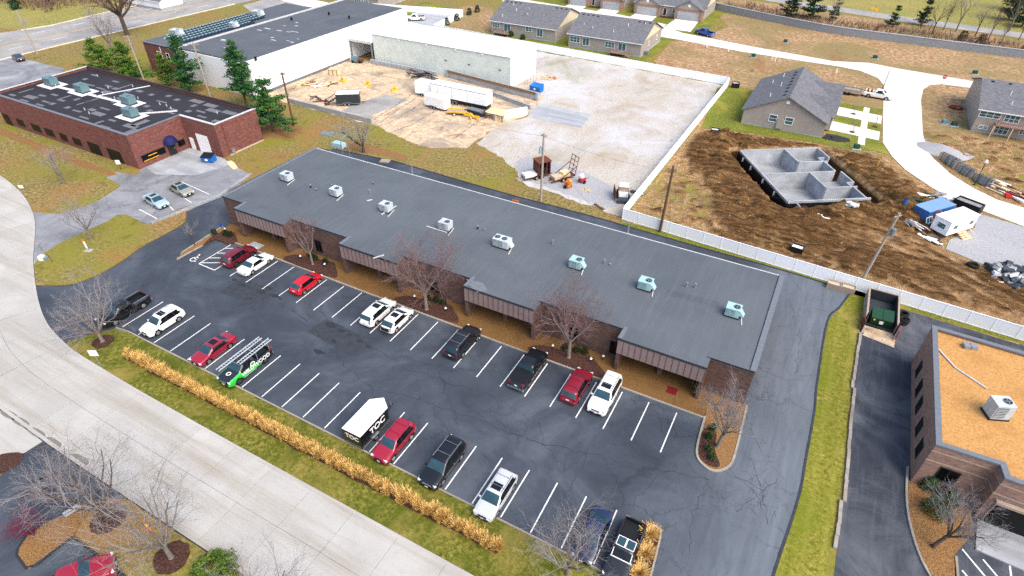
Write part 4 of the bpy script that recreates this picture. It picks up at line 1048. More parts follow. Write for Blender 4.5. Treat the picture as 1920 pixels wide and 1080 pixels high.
# ---------------------------------------------------- brick building with black roof
BZ = 5.9
bb = thingw('brick_building', 'red brick building with black patched roof and blue awning', 'building', (-50, 36, 0))
bo = [(-74, 26.5), (-34.3, 26.5), (-34.3, 36.3), (-25.7, 36.3), (-25.5, 45.0), (-74, 45.0)]
def inset(poly, d):
    n = len(poly); res = []
    for i in range(n):
        p0, p1, p2 = Vector(poly[i - 1]), Vector(poly[i]), Vector(poly[(i + 1) % n])
        a, b = (p1 - p0).normalized(), (p2 - p1).normalized()
        na, nb_ = Vector((-a.y, a.x)), Vector((-b.y, b.x))
        q = (na + nb_) / max(0.3, 1 + na.dot(nb_))
        res.append(tuple(p1 + q * d))
    return res
def ringwall(poly, th, z0, z1, name, m, parent):
    ip_ = inset(poly, th)
    n = len(poly)
    for i in range(n):
        j = (i + 1) % n
        MB().prism([poly[i], poly[j], ip_[j], ip_[i]], z0, z1).build(name, m, parent)
ringwall(bo, 0.3, 0, BZ - 0.02, 'wall', 'brick_red', bb)
rb = MB().prism(inset(bo, 0.31), BZ - 0.75, BZ - 0.5).build('roof', 'roof_black', bb)
io, oo = inset(bo, 0.45), inset(bo, -0.05)
for i in range(6):
    j = (i + 1) % 6
    MB().prism([oo[i], oo[j], io[j], io[i]], BZ - 0.02, BZ + 0.06).build('coping', ('coping_grey', 'coping_grey', 'coping_light', 'coping_light', 'trim_dark', 'coping_light')[i], bb)
PR = random.Random(3)
RP = BZ - 0.5
placed = []
k = 0
while k < 62:
    x, y = PR.uniform(-72, -27.5), PR.uniform(27.6, 43.8)
    if x > -36 and y < 37.6: continue
    w, d = PR.choice([(2.2, 0.5), (1.6, 0.9), (2.6, 0.45), (1.1, 0.9), (3.0, 1.2), (1.8, 0.6)])
    if any(abs(x - a) < (w + c) / 2 + 0.2 and abs(y - b) < (d + e) / 2 + 0.25 for a, b, c, e in placed): k += 0.05; continue
    if any(abs(x - a) < 3.2 and abs(y - b) < 2.6 for a, b in ((-70.1, 35.6), (-61.3, 36), (-48.1, 36.4), (-42.2, 32.8))): k += 0.05; continue
    placed.append((x, y, w, d))
    MB().obox((x, y, RP + 0.006), (w, d, 0.012), PR.choice([0, 0, 0, 0.05, pi / 2])).build('roof_patch', 'roof_patch', rb)
    k += 1
for k in range(16):
    x, y = PR.uniform(-72, -28), PR.uniform(29, 43.5)
    if x > -36 and y < 38: continue
    v = MB().tube((x, y, RP), (x, y, RP + 0.45), 0.08, n=6).build('vent_pipe', 'coping_light', bb)
for p, w in ((((-70.3, 35.2), (-61.5, 35.6)), 0.7), (((-61.5, 35.6), (-48.1, 36.2)), 0.7), (((-48.3, 36.2), (-43.0, 33.0)), 1.2), (((-57.0, 35.8), (-53.5, 44.4)), 0.35), (((-43, 33.3), (-37.5, 38.2)), 0.15)):
    strip(MB(), p, w, RP, RP + 0.05 if w != 0.15 else RP + 0.2).build('walk_board', 'roof_white', rb)
for i, ((x, y), wd) in enumerate(zip(((-70.1, 35.4), (-61.3, 36.0), (-48.1, 36.4), (-42.3, 32.8)), ('leftmost', 'second from the left', 'third from the left', 'rightmost'))):
    MB().obox((x, y, RP + 0.03), (4.6, 3.4, 0.05), 0.0).build('curb_pad', 'roof_white', rb)
    ac_unit('dark teal ribbed roof unit on white boards, ' + wd + ' on the black roof', (x, y, RP + 0.055), 2.4, 1.5, 1.4, 'metal_teal_dark', 'metal_pale_dark', 1, '-x', 0.0, 'air conditioners on the black roof', False)
for a, b in ((-69.1, -66.7), (-64.3, -61.5), (-60.1, -57.4), (-55.6, -53.4), (-51.7, -49.3)):
    window(bb, '-y', 26.49, a, b, 0.75, 2.05, 'trim_dark', 'window_glass', 0.08, 2, 1, 'window', 0.05)
for a, b in ((-47.3, -44.0), (-41.9, -38.2), (-73.6, -71.4)):
    window(bb, '-y', 26.49, a, b, 0.1, 2.2, 'trim_dark', 'window_glass', 0.08, 2, 1, 'window', 0.05)
wv = window(bb, '+x', -34.29, 27.4, 31.8, 0.9, 2.0, 'trim_dark', 'window_glass', 0.08, 2, 1, 'shop_window', 0.05)
MB().box(-34.2, 27.6, 0.93, -34.19, 30.4, 1.03).build('yellow_stripe', 'yellow', wv)
MB().box(-34.2, 28.6, 1.5, -34.19, 30.2, 1.62).build('yellow_stripe', 'yellow', wv)
window(bb, '+x', -34.29, 34.3, 35.7, 0.9, 2.0, 'trim_dark', 'window_glass', 0.08, 2, 1, 'window', 0.05)
d_ = box('door', 'trim_dark', bb, -34.28, 32.3, 0.02, -34.2, 33.7, 2.2)
box('handle', 'chrome', d_, -34.2, 33.4, 1.0, -34.14, 33.5, 1.3)
mb = MB()
aw = []
for i in range(7):
    a = pi * i / 6
    row = []
    for j in range(5):
        e = (pi / 2) * j / 4
        row.append((-34.27 + 1.35 * sin(a) * cos(e), 33.0 - 1.25 * cos(a) * cos(e), 2.25 + 1.25 * sin(e)))
    aw.append(row)
vs = [v for r in aw for v in r]
mb.add(vs, [(i * 5 + j, (i + 1) * 5 + j, (i + 1) * 5 + j + 1, i * 5 + j + 1) for i in range(6) for j in range(4)])
mb.build('awning', 'awning_blue', bb, True)
dd = box('door', 'trim_white', bb, -33.6, 36.22, 0.02, -32.6, 36.29, 2.15)
box('handle', 'chrome', dd, -32.8, 36.17, 1.0, -32.7, 36.22, 1.1)
dr = None
for k in range(5):
    box('roller_door_panel', 'trim_white', bb, -31.4, 36.2 + 0.003 * (k % 2), 0.03 + k * 0.66, -28.5, 36.28, 0.03 + k * 0.66 + 0.645)
MB().box(-25.6, 37.6, 0.1, -25.5, 37.72, BZ - 0.1).build('downpipe', 'brick_red', bb)
MB().box(-25.62, 38.0, 0.3, -25.3, 38.6, 1.0).build('meter_box', 'metal_galv', bb)
box('footing', 'stone_tan', bb, -25.62, 37.5, 0.0, -25.4, 45.05, 0.18)

# ---------------------------------------------------- warehouse with dark roof
WZ = 7.1
wh = thingw('warehouse', 'white walled warehouse with a wide dark grey flat roof', 'warehouse', (-56, 86, 0))
MB().prism([(-65.2, 60.2), (-44.1, 60.2), (-43.9, 114.5), (-66, 114.5)], WZ - 0.3, WZ).build('roof', 'roof_slate', wh)
box('wall', 'siding_white', wh, -44.1, 60.2, 0, -43.8, 114.5, WZ + 0.12)
box('wall', 'siding_white', wh, -65.2, 60.0, 0, -44.12, 60.3, WZ - 0.31)
box('wall', 'siding_white', wh, -66, 114.2, 0, -44.12, 114.5, WZ - 0.31)
box('wall', 'siding_white', wh, -65.2, 60.32, 0, -64.9, 114.1, WZ - 0.31)
box('coping', 'coping_light', wh, -65.35, 60.1, WZ - 0.1, -64.85, 114.5, WZ + 0.25)
box('base_course', 'coping_grey', wh, -43.82, 62, 0, -43.72, 90, 0.5)
box('coping', 'trim_white', wh, -44.2, 60.1, WZ + 0.121, -43.75, 114.6, WZ + 0.2)
for k in range(9):
    y = 63 + k * 5.6
    strip(MB(), [(-64.5, y), (-44.3, y + 0.3)], 0.12, WZ, WZ + 0.02).build('roof_seam', 'roof_patch', wh)
WR = random.Random(8)
for k in range(16):
    x, y = WR.uniform(-62, -46), WR.uniform(62, 90)
    MB().obox((x, y, WZ + 0.008), (WR.uniform(0.6, 2.6), WR.uniform(0.2, 0.5), 0.01), 0).build('roof_patch', 'coping_light', wh)
for x, y in [(-61.15, 90.00), (-49.83, 98.47), (-43.57, 62.23), (-56.88, 98.82)]:
    MB().tube((x, y, WZ), (x, y, WZ + 0.7), 0.25, n=8).build('roof_vent', 'fan_black', wh)
window(wh, '-y', 59.99, -52.0, -50.9, 2.6, 5.0, 'coping_light', 'siding_white', 0.05, 1, 1, 'blocked_window', 0.03)
fr = thingw('warehouse_annex', 'red brick office front of the warehouse with solar panels on its roof', 'building', (-71, 76, 0))
ro = MB().prism([(-77.3, 60.2), (-65.4, 60.2), (-66.2, 104), (-77.3, 104)], 6.5, 6.75).build('roof', 'roof_slate', fr)
ringwall([(-77.3, 60.2), (-65.4, 60.2), (-65.4, 104), (-77.3, 104)], 0.3, 0, 6.49, 'wall', 'brick_red', fr)
box('coping', 'coping_grey', fr, -77.5, 60.0, 6.76, -65.5, 60.4, 6.86)
box('coping', 'coping_grey', fr, -77.5, 60.41, 6.76, -77.1, 104.2, 6.86)
for a in (-73.2, -70.2):
    window(fr, '-y', 60.19, a, a + 1.1, 3.6, 5.3, 'trim_white', 'window_glass', 0.1, 1, 2, 'window', 0.05)
box('pilaster', 'coping_light', fr, -66.0, 60.02, 0, -65.42, 60.19, 6.48)
MB().tube((-71.5, 60.1, 0.1), (-71.5, 60.1, 6.4), 0.07, n=6).build('downpipe', 'trim_white', fr)
sa = thingw('solar_array', 'tilted rows of blue solar panels on the brick annex roof', 'solar array', (-71.5, 80, 6.75))
pm = None
for r in range(5):
    for c in range(26):
        x, y = -75.6 + r * 1.75 + (0.0), 64.2 + c * 0.98
        if r == 0 and c < 2: continue
        if r == 4 and c > 20: continue
        if pm is None:
            mb = MB()
            mb.add([(-0.7, -0.42, 0.06), (0.7, -0.42, 0.06), (0.7, 0.42, 0.36), (-0.7, 0.42, 0.36), (-0.7, 0.42, 0.02), (0.7, 0.42, 0.02)], [(0, 1, 2, 3), (3, 2, 5, 4)], 0)
            mb.add([(-0.74, -0.46, 0.05), (0.74, -0.46, 0.05), (0.74, -0.42, 0.062), (-0.74, -0.42, 0.062)], [(0, 1, 2, 3)], 1)
            mb.box(-0.74, -0.46, 0.01, -0.7, 0.44, 0.37, 1)
            po = mb.build('solar_panel', ['solar_glass', 'metal_teal'], sa)
            pm = po.data
            po.location = Vector((x, y, 6.76)) - sa.location
        else: link('solar_panel', pm, sa, (x, y, 6.76))
for i, ((x, y), lb) in enumerate(zip([(-75.02, 67.61), (-72.78, 89.98), (-68.91, 78.85)], ('bulky white wrapped unit at the near end of the solar panels', 'grey box unit at the far end of the solar panels', 'small dark unit between solar panels and warehouse roof'))):
    ac_unit(lb, (x, y, 6.755), 2.4 if i < 2 else 1.4, 1.8, 1.3, 'metal_pale', 'metal_pale_dark', 1, '+x', 0.3, None, False)

# ---------------------------------------------------- metal shed and linking canopy
sh = thingw('metal_shed', 'long sage metal shed with bright white roof', 'shed', (-17.5, 96, 0))
SX0, SX1, SY0, SY1, SZ = -36.8, 0.7, 91.2, 103.6, 6.8
box('wall', 'siding_sage', sh, SX0, SY0, 0, SX1, SY0 + 0.2, SZ)
box('wall', 'siding_white', sh, SX1 - 0.2, SY0 + 0.21, 0, SX1, SY1, SZ)
box('wall', 'siding_white', sh, SX0, SY0 + 0.21, 0, SX0 + 0.2, SY1, SZ)
box('wall', 'siding_white', sh, SX0 + 0.21, SY1 - 0.2, 0, SX1 - 0.21, SY1, SZ)
mb = MB()
mb.add([(SX0 - 0.1, SY0 - 0.12, SZ), (SX1 + 0.1, SY0 - 0.12, SZ), (SX1 + 0.1, 97.4, SZ + 0.5), (SX0 - 0.1, 97.4, SZ + 0.5), (SX1 + 0.1, SY1 + 0.1, SZ), (SX0 - 0.1, SY1 + 0.1, SZ)], [(0, 1, 2, 3), (3, 2, 4, 5)])
mb.build('roof', 'roof_metal_white', sh)
mb = MB().add([(SX1 - 0.02, SY0, SZ), (SX1 - 0.02, SY1, SZ), (SX1 - 0.02, 97.4, SZ + 0.49)], [(0, 1, 2)]).add([(SX0 + 0.02, SY0, SZ), (SX0 + 0.02, 97.4, SZ + 0.49), (SX0 + 0.02, SY1, SZ)], [(0, 1, 2)])
mb.build('gable', 'siding_white', sh)
box('gutter', 'coping_light', sh, SX0 - 0.1, SY0 - 0.16, SZ - 0.14, SX1 + 0.1, SY0 - 0.01, SZ - 0.01)
for x in (-28.9, -21.1, -13.2, -6.3):
    box('wall_light', 'lamp_white', sh, x - 0.15, SY0 - 0.25, SZ - 0.5, x + 0.15, SY0 - 0.02, SZ - 0.25)
for x in (-16.0, -9.8, -1.9):
    box('wall_vent', 'coping_grey', sh, x - 0.3, SY0 - 0.1, 3.6, x + 0.3, SY0 - 0.01, 3.85)
can = thingw('link_canopy', 'white roofed open canopy between warehouse and metal shed', 'canopy', (-40, 96, 0))
box('roof', 'roof_metal_white', can, -43.75, 90.5, 4.75, -36.9, 110, 5.0)
box('fascia', 'coping_light', can, -43.7, 90.4, 4.45, -36.9, 90.5, 5.02)
for x in (-43.5, -37.1): box('post', 'metal_pale_dark', can, x - 0.12, 90.6, 0, x + 0.12, 90.85, 4.75)
box('back_wall', 'coping_grey', can, -43.7, 109, 0, -36.9, 109.2, 4.74)
cw = thing('concrete_wall', 'low dirty white concrete plinth wall along the metal shed', 'wall', (-27.5, 90.3))
MB().box(-10, -0.2, 0, 9.5, 0.3, 1.0).build('coping_block', 'concrete_pale', cw)
for k in range(16): MB().box(-9.6 + k * 1.2, -0.26, 0.02, -9.0 + k * 1.2, -0.205, 0.95).build('rib', 'concrete_grey', cw)
rw = thing('ramp_wall', 'tall stained concrete ramp wall running past the shed end', 'wall', (-3, 89.4), -0.13)
MB().box(-13, -0.2, 0, 12.5, 0.2, 1.7).build('wall_body', 'concrete_grey', rw)
MB().box(-13, -0.26, 1.15, 11.9, -0.205, 1.72).build('stained_band', 'stain_brown', rw)
MB().box(11.95, -0.5, 0, 12.5, -0.21, 1.75).build('end_pier', 'concrete_pale', rw)
MB().box(-13.1, -0.4, 0, -12.6, -0.21, 1.6).build('end_pier', 'concrete_pale', rw)
yw = thingw('retaining_wall', 'low grey board-marked concrete wall along the yard edge', 'wall', (-24, 61, 0))
for k in range(14):
    x = -35 + k * 1.55
    box('wall_panel', 'concrete_grey', yw, x, 60.9 - 0.02 * k, 0, x + 1.53, 61.2 - 0.02 * k, 1.0)
tw = thing('loading_wall', 'white painted block wall beside the timber loading deck', 'wall', (9.2, 77.6), 0.95)
MB().box(-2.6, -0.2, 0, 2.6, 0.2, 1.6).build('wall_body', 'trim_white', tw)
MB().box(-4.6, -0.5, 0, -2.65, 0.5, 1.1).build('tan_block', 'stone_tan', tw)

# ---------------------------------------------------- building with tan gravel roof (right)
tb = thingw('tan_roof_building', 'rose brick building with tan gravel roof in the right corner', 'building', (95, 25, 0))
TZ = 5.2
to = [(79.3, 20.4), (83.8, 20.6), (84.0, 19.3), (120, 18.6), (120, 36.4), (79.3, 37.4)]
ringwall(to, 0.3, 0, TZ - 0.1, 'wall', 'brick_rose', tb)
MB().prism(inset(to, 0.31), TZ - 0.6, TZ - 0.25).build('roof', 'roof_gravel', tb)
ti, tt = inset(to, 0.42), inset(to, -0.06)
for i in range(6):
    j = (i + 1) % 6
    MB().prism([tt[i], tt[j], ti[j], ti[i]], TZ - 0.1, TZ + 0.08).build('coping', 'coping_grey', tb)
for z0, z1 in ((3.2, 3.35), (4.35, 4.47)):
    q = inset(to, -0.04)
    for i in (0, 1, 2): MB().prism([q[i], q[i + 1], inset(to, 0.02)[i + 1], inset(to, 0.02)[i]], z0, z1).build('stone_band', 'stone_trim', tb)
for y in (22.2, 24.9, 27.9, 30.4, 33.4):
    window(tb, '-x', 79.31, y, y + 1.3, 1.1, 2.8, 'trim_dark', 'window_glass', 0.07, 1, 1, 'window', 0.04)
window(tb, '-y', 20.44, 80.5, 82.0, 1.4, 3.0, 'trim_dark', 'window_glass', 0.08, 2, 1, 'window', 0.05)
box('portal', 'black_tar', tb, 84.7, 18.9, 0.1, 96, 19.22, 2.6)
box('lintel', 'stone_trim', tb, 84.4, 18.8, 2.61, 96, 19.2, 2.85)
MB().prism([(83.9, 15.8), (99, 14.8), (99, 18.6), (84.2, 19.0)], 0.0, 0.14).build('porch_slab', 'concrete_grey', tb)
strip(MB(), [(79.78, 33.97), (81.15, 31.80), (83.61, 30.04)], 0.12, TZ - 0.24, TZ - 0.12).build('conduit', 'coping_light', tb)
ac_unit('tall white roof unit on the tan gravel roof', (83.93, 26.79) + (4.95,), 1.5, 1.3, 1.7, 'metal_pale', 'metal_pale_dark', 1, '+x', 0.4, None, False)
ven = thing('roof_vent', 'pair of small grey vents near the back of the tan roof', 'vent', (82.53, 35.76) + (4.95,), 0.3)
MB().box(-0.6, -0.35, 0, -0.03, 0.35, 0.4).build('vent_box', 'metal_galv', ven)
MB().box(0.03, -0.35, 0, 0.6, 0.35, 0.4).build('vent_box', 'metal_galv', ven)
sheet('corner_bed', [(79.2, 22), (79.2, 20.4), (83.7, 20.5), (83.9, 17.5), (82.4, 14.5), (82.3, 10.5), (81.6, 10.6), (80.3, 12.6), (79.4, 15.5), (79.1, 18.5)], 0.1, 'pine_straw', 'straw bed of shrubs at the corner of the tan-roofed building', 'bed')
cb = bpy.data.objects['corner_bed']
kerb(smooth_line([(79.05, 22), (79.0, 18.5), (79.35, 15.5), (80.2, 12.6), (81.6, 10.4), (82.5, 10.2), (82.5, 14.4)], 4), cb, 0.18, 0.16)
for a, b in (((83.0, 15.4), (86.0, 11.8)), ((84.4, 15.2), (86.1, 13.1)), ((82.9, 13.4), (85.8, 9.9)), ((86.2, 15.6), (86.2, 9.5)), ((89.2, 15.2), (89.2, 9.5)), ((83, 11.2), (85, 8.8)), ((87.6, 15.3), (88.0, 13.6)), ((87.6, 15.3), (87.9, 14.0))):
    line(a, b, 0.13, 0.02, 'paint_white', bpy.data.objects['side_car_park'])

# ---------------------------------------------------- open basement
fo = thing('basement_foundation', 'open grey concrete basement of an unfinished duplex in a dug pit', 'foundation', (FA.x, FA.y, 0), FANG)
Tz, Bz, th = 0.55, -2.5, 0.26
def fwall(s0, t0, s1, t1, z1=Tz, name='wall', m='concrete_pale'):
    if abs(s0 - s1) < 1e-6: MB().box(s0 - th / 2, t0, Bz, s0 + th / 2, t1, z1).build(name, m, fo)
    else: MB().box(s0, t0 - th / 2, Bz, s1, t0 + th / 2, z1).build(name, m, fo)
fwall(0, 0, 0, 14.4); fwall(0.14, 0.0, FS - 0.14, 0.0); fwall(FS, 0, FS, 13.4); fwall(9.2, 0.14, 9.2, 12.6)
for o_ in (0.0, 9.2):
    fwall(o_ + 0.14, 8.2, o_ + 5.4, 8.2)
    fwall(o_ + 5.4, 8.2, o_ + 5.4, 13.4)
    fwall(o_ + 0.14, 14.4 - o_ * 0.08, o_ + 4.0, 14.4 - o_ * 0.08) if o_ == 0 else fwall(o_ + 0.14, 13.6, o_ + 4.0, 13.6)
    fwall(o_ + 4.0, 12.4, o_ + 5.3, 12.4)
    fwall(o_ + 5.5, 12.7, o_ + 9.05, 12.7)
    fwall(o_ + 4.0, 12.5, o_ + 4.0, 13.5)
    MB().box(o_ + 0.14, 0.14, Bz, o_ + 9.06, 12.6, Bz + 0.12).build('floor_slab', 'concrete_grey', fo)
MB().box(o_ + 0.2, 8.4, Bz + 0.121, o_ + 5.2, 13.4, -1.3).build('garage_floor', 'concrete_grey', fo)
MB().box(0.2, 8.4, Bz + 0.121, 5.2, 14.2, -1.3).build('garage_floor', 'concrete_grey', fo)
MB().box(-0.02, -0.2, Bz, FS + 0.05, -0.132, 0.18).build('tar_coat', 'black_tar', fo)
MB().box(FS + 0.132, -0.2, Bz, FS + 0.2, 13.4, 0.18).build('tar_coat', 'black_tar', fo)
MB().box(-0.2, -0.2, Bz, -0.132, 14.4, 0.1).build('tar_coat', 'black_tar', fo)
for t in (2.3, 5.6, 10.4, 14.6):
    MB().box(t, -0.5, -0.5, t + 0.12, -0.2, 0.2).build('brace', 'concrete_pale', fo)
MB().box(FS + 0.2, 1.4, Bz, FS + 1.5, 1.6, 0.2).build('wing_wall', 'concrete_pale', fo)
MB().box(FS + 0.2, 8.6, Bz, FS + 0.5, 8.75, 0.1).build('brace', 'concrete_pale', fo)

# ---------------------------------------------------- houses
def gable_house(name, label, x0, x1, y0, y1, eave, ridge, axis, wallm, gablem, group=None, over=0.45, cat='house', base=0.5):
    """axis: direction of the ridge"""
    h = thingw(name, label, cat, ((x0 + x1) / 2, (y0 + y1) / 2, 0), group)
    ringwall([(x0, y0), (x1, y0), (x1, y1), (x0, y1)], 0.25, base, eave, 'wall', wallm, h)
    MB().box(x0 + 0.03, y0 + 0.03, 0, x1 - 0.03, y1 - 0.03, base + 0.01).build('footing', 'concrete_pale', h)
    sl = (ridge - eave) / (((y1 - y0) if axis == 'x' else (x1 - x0)) / 2)
    ez = eave - over * sl
    tk = 0.16
    if axis == 'x':
        ym = (y0 + y1) / 2
        prof = [(y0 - over, ez), (ym, ridge), (y1 + over, ez)]
        for (ya, za), (yb, zb) in (prof[0:2], prof[1:3]):
            vs = [(x0 - over, ya, za), (x1 + over, ya, za), (x1 + over, yb, zb), (x0 - over, yb, zb)]
            vs += [(x, y, z + tk) for x, y, z in vs]
            MB().add(vs, [(0, 3, 2, 1), (4, 5, 6, 7), (0, 1, 5, 4), (1, 2, 6, 5), (2, 3, 7, 6), (3, 0, 4, 7)]).build('roof', 'shingle', h)
        for x in (x0 + 0.01, x1 - 0.01):
            MB().add([(x, y0, eave), (x, y1, eave), (x, ym, ridge - 0.01), (x - 0.2 if x > (x0 + x1) / 2 else x + 0.2, y0, eave), (x - 0.2 if x > (x0 + x1) / 2 else x + 0.2, y1, eave), (x - 0.2 if x > (x0 + x1) / 2 else x + 0.2, ym, ridge - 0.01)], [(0, 1, 2), (5, 4, 3), (0, 2, 5, 3), (1, 4, 5, 2)]).build('gable', gablem, h)
        for y, s in ((y0 - over, 1), (y1 + over, -1)):
            MB().box(x0 - over, y - 0.05, ez - 0.08, x1 + over, y + 0.02, ez + 0.1).build('gutter', 'trim_white', h)
    else:
        xm = (x0 + x1) / 2
        prof = [(x0 - over, ez), (xm, ridge), (x1 + over, ez)]
        for (xa, za), (xb, zb) in (prof[0:2], prof[1:3]):
            vs = [(xa, y0 - over, za), (xb, y0 - over, zb), (xb, y1 + over, zb), (xa, y1 + over, za)]
            vs += [(x, y, z + tk) for x, y, z in vs]
            MB().add(vs, [(0, 3, 2, 1), (4, 5, 6, 7), (0, 1, 5, 4), (1, 2, 6, 5), (2, 3, 7, 6), (3, 0, 4, 7)]).build('roof', 'shingle', h)
        for y in (y0 + 0.01, y1 - 0.01):
            d = 0.2 if y < (y0 + y1) / 2 else -0.2
            MB().add([(x0, y, eave), (x1, y, eave), (xm, y, ridge - 0.01), (x0, y + d, eave), (x1, y + d, eave), (xm, y + d, ridge - 0.01)], [(0, 1, 2), (5, 4, 3), (0, 2, 5, 3), (1, 4, 5, 2)]).build('gable', gablem, h)
    return h
def deck(parent, x0, x1, yw, z, depth=2.2, stairs=True, rail='wood_deck'):
    n = int(depth / 0.3)
    for k in range(n): MB().box(x0, yw - depth + k * 0.3, z - 0.1, x1, yw - depth + k * 0.3 + 0.28, z).build('deck_board', rail, parent)
    for x in (x0 + 0.05, x1 - 0.15): MB().box(x, yw - depth + 0.05, 0, x + 0.12, yw - depth + 0.17, z + 1.0).build('deck_post', rail, parent)
    MB().box(x0, yw - depth, z + 0.92, x1, yw - depth + 0.08, z + 1.0).build('rail', rail, parent)
    for k in range(int((x1 - x0) / 0.35)): MB().box(x0 + 0.1 + k * 0.35, yw - depth + 0.02, z, x0 + 0.15 + k * 0.35, yw - depth + 0.06, z + 0.92).build('baluster', rail, parent)
    for x in (x0, x1 - 0.08): MB().box(x, yw - depth + 0.1, z + 0.92, x + 0.08, yw - 0.1, z + 1.0).build('rail', rail, parent)
    if stairs:
        for k in range(4): MB().box(x1 + 0.02 + k * 0.35, yw - depth + 0.1, z - 0.25 - k * 0.22, x1 + 0.37 + k * 0.35, yw - depth + 1.2, z - 0.18 - k * 0.22).build('stair_tread', rail, parent)
        for yy in (yw - depth + 0.02, yw - depth + 1.2):
            MB().add([(x1, yy, z + 0.9), (x1 + 1.4, yy, z - 0.1), (x1 + 1.4, yy, z - 0.2), (x1, yy, z + 0.8), (x1, yy + 0.06, z + 0.9), (x1 + 1.4, yy + 0.06, z - 0.1), (x1 + 1.4, yy + 0.06, z - 0.2), (x1, yy + 0.06, z + 0.8)], [(0, 1, 2, 3), (7, 6, 5, 4), (0, 4, 5, 1), (3, 2, 6, 7)]).build('rail', rail, parent)
def roof_bits(h, x0, x1, y0, ridge_y, eave, ridge, n, seed):
    R = random.Random(seed)
    sl = (ridge - eave) / (ridge_y - y0)
    for k in range(n):
        x = x0 + (x1 - x0) * (k + 0.5) / n
        if abs(k - n / 2) < n * 0.22: continue
        y = ridge_y - 0.9
        z = eave + (y - y0) * sl + 0.16
        MB().box(x - 0.22, y - 0.2, z - 0.1, x + 0.22, y + 0.2, z + 0.16).build('ridge_vent', 'trim_dark', h)
    for k in range(5):
        x, y = R.uniform(x0 + 1, x1 - 1), R.uniform(y0 + 1.5, ridge_y - 1.2)
        z = eave + (y - y0) * sl + 0.1
        MB().tube((x, y, z), (x, y, z + R.choice([0.5, 0.8, 1.1])), 0.07, n=6).build('vent_pipe', 'trim_white', h)
ha = gable_house('house', 'taupe house with long grey roof behind the fence, left of the pair', -26.0, -6.2, 129.0, 147, 3.45, 6.9, 'x', 'siding_taupe', 'siding_cream', 'houses of the estate')
for a, b, z0, z1, n in ((-25.6, -23.2, 1.6, 2.9, 3), (-15.2, -13.2, 1.8, 3.1, 2)): window(ha, '-y', 128.99, a, b, z0, z1, nu=n, nz=2)
for a, b in ((-21.9, -19.8), (-11.7, -9.9)): window(ha, '-y', 128.99, a, b, 0.9, 3.0, nu=2, name='patio_door')
deck(ha, -24.4, -19.6, 128.98, 0.85, 2.0, False)
roof_bits(ha, -26, -6.2, 129, 138, 3.45, 6.9, 14, 1)
hb = gable_house('house', 'taupe house with grey roof and pink deck behind the fence, right of the pair', -1.7, 18.1, 127.6, 144.6, 3.45, 6.7, 'x', 'siding_taupe', 'siding_cream', 'houses of the estate')
for a, b, n in ((-1.3, 1.6, 3), (8.5, 11.2, 3)): window(hb, '-y', 127.59, a, b, 1.3, 2.75, nu=n, nz=2)
for a, b in ((2.3, 4.2), (12.1, 14.2)): window(hb, '-y', 127.59, a, b, 0.9, 2.85, nu=2, name='patio_door')
deck(hb, 10.6, 14.8, 127.58, 0.8, 2.2, True)
window(hb, '+x', 18.11, 133.5, 134.5, 1.4, 2.6, nz=2); window(hb, '+x', 18.11, 140, 141, 1.4, 2.6, nz=2)
roof_bits(hb, -1.7, 18.1, 127.6, 136.1, 3.45, 6.7, 14, 2)
MB().box(18.35, 130.5, 0, 19.2, 131.4, 0.9).build('condenser', 'metal_pale_dark', hb)
# lone house, gable towards the pit
hd = gable_house('house', 'lone taupe house with its gable towards the open basement', 49.3, 64.1, 96.6, 116.4, 2.85, 6.4, 'y', 'siding_taupe', 'siding_taupe', 'houses of the estate', base=0.35)
for a, b in ((54.1, 55.6), (57.0, 58.5)): window(hd, '-y', 96.59, a, b, 1.35, 2.75, nu=1, nz=2)
MB().box(55.75, 96.25, 0.4, 56.95, 96.58, 2.2).build('chimney_chase', 'siding_taupe', hd)
window(hd, '-y', 96.59, 56.4, 57.0, 5.2, 5.7, nu=1, name='gable_vent', pane='trim_white')
for yc in (104.2, 113.2):
    zc, hw = 5.2, 4.0
    for s in (-1, 1):
        vs = [(57.4, yc, zc), (65.3, yc, zc), (65.3, yc + s * hw, 2.7), (62.6, yc + s * hw, 2.7)]
        vs += [(x, y, z + 0.14) for x, y, z in vs]
        fs = [(0, 1, 2, 3), (4, 5, 6, 7), (0, 1, 5, 4), (1, 2, 6, 5), (2, 3, 7, 6), (3, 0, 4, 7)]
        MB().add(vs, fs).build('cross_roof', 'shingle', hd)
    MB().add([(64.95, yc - hw + 0.3, 0.3), (64.95, yc + hw - 0.3, 0.3), (64.95, yc + hw - 0.3, 2.85), (64.95, yc, zc - 0.05), (64.95, yc - hw + 0.3, 2.85), (64.0, yc - hw + 0.3, 0.3), (64.0, yc + hw - 0.3, 0.3), (64.0, yc + hw - 0.3, 2.85), (64.0, yc, zc - 0.05), (64.0, yc - hw + 0.3, 2.85)], [(0, 1, 2, 3, 4), (0, 5, 6, 1), (1, 6, 7, 2), (4, 9, 5, 0)]).build('cross_gable', 'siding_taupe', hd)
    window(hd, '+x', 64.96, yc - 2.4, yc + 2.4, 0.4, 2.5, 'trim_white', 'trim_white', nu=1, nz=4, name='garage_door')
for k in range(8): 
    y = 98.5 + k * 2.2
    MB().box(55.4, y - 0.25, 5.75, 55.9, y + 0.25, 6.2).build('ridge_vent', 'trim_dark', hd)
for x, y in ((53, 100), (54, 106), (52, 110), (53.5, 113)):
    z = 2.85 + (x - 49.3) * (3.55 / 7.4)
    MB().tube((x, y, z), (x, y, z + 0.9), 0.07, n=6).build('vent_pipe', 'trim_white', hd)
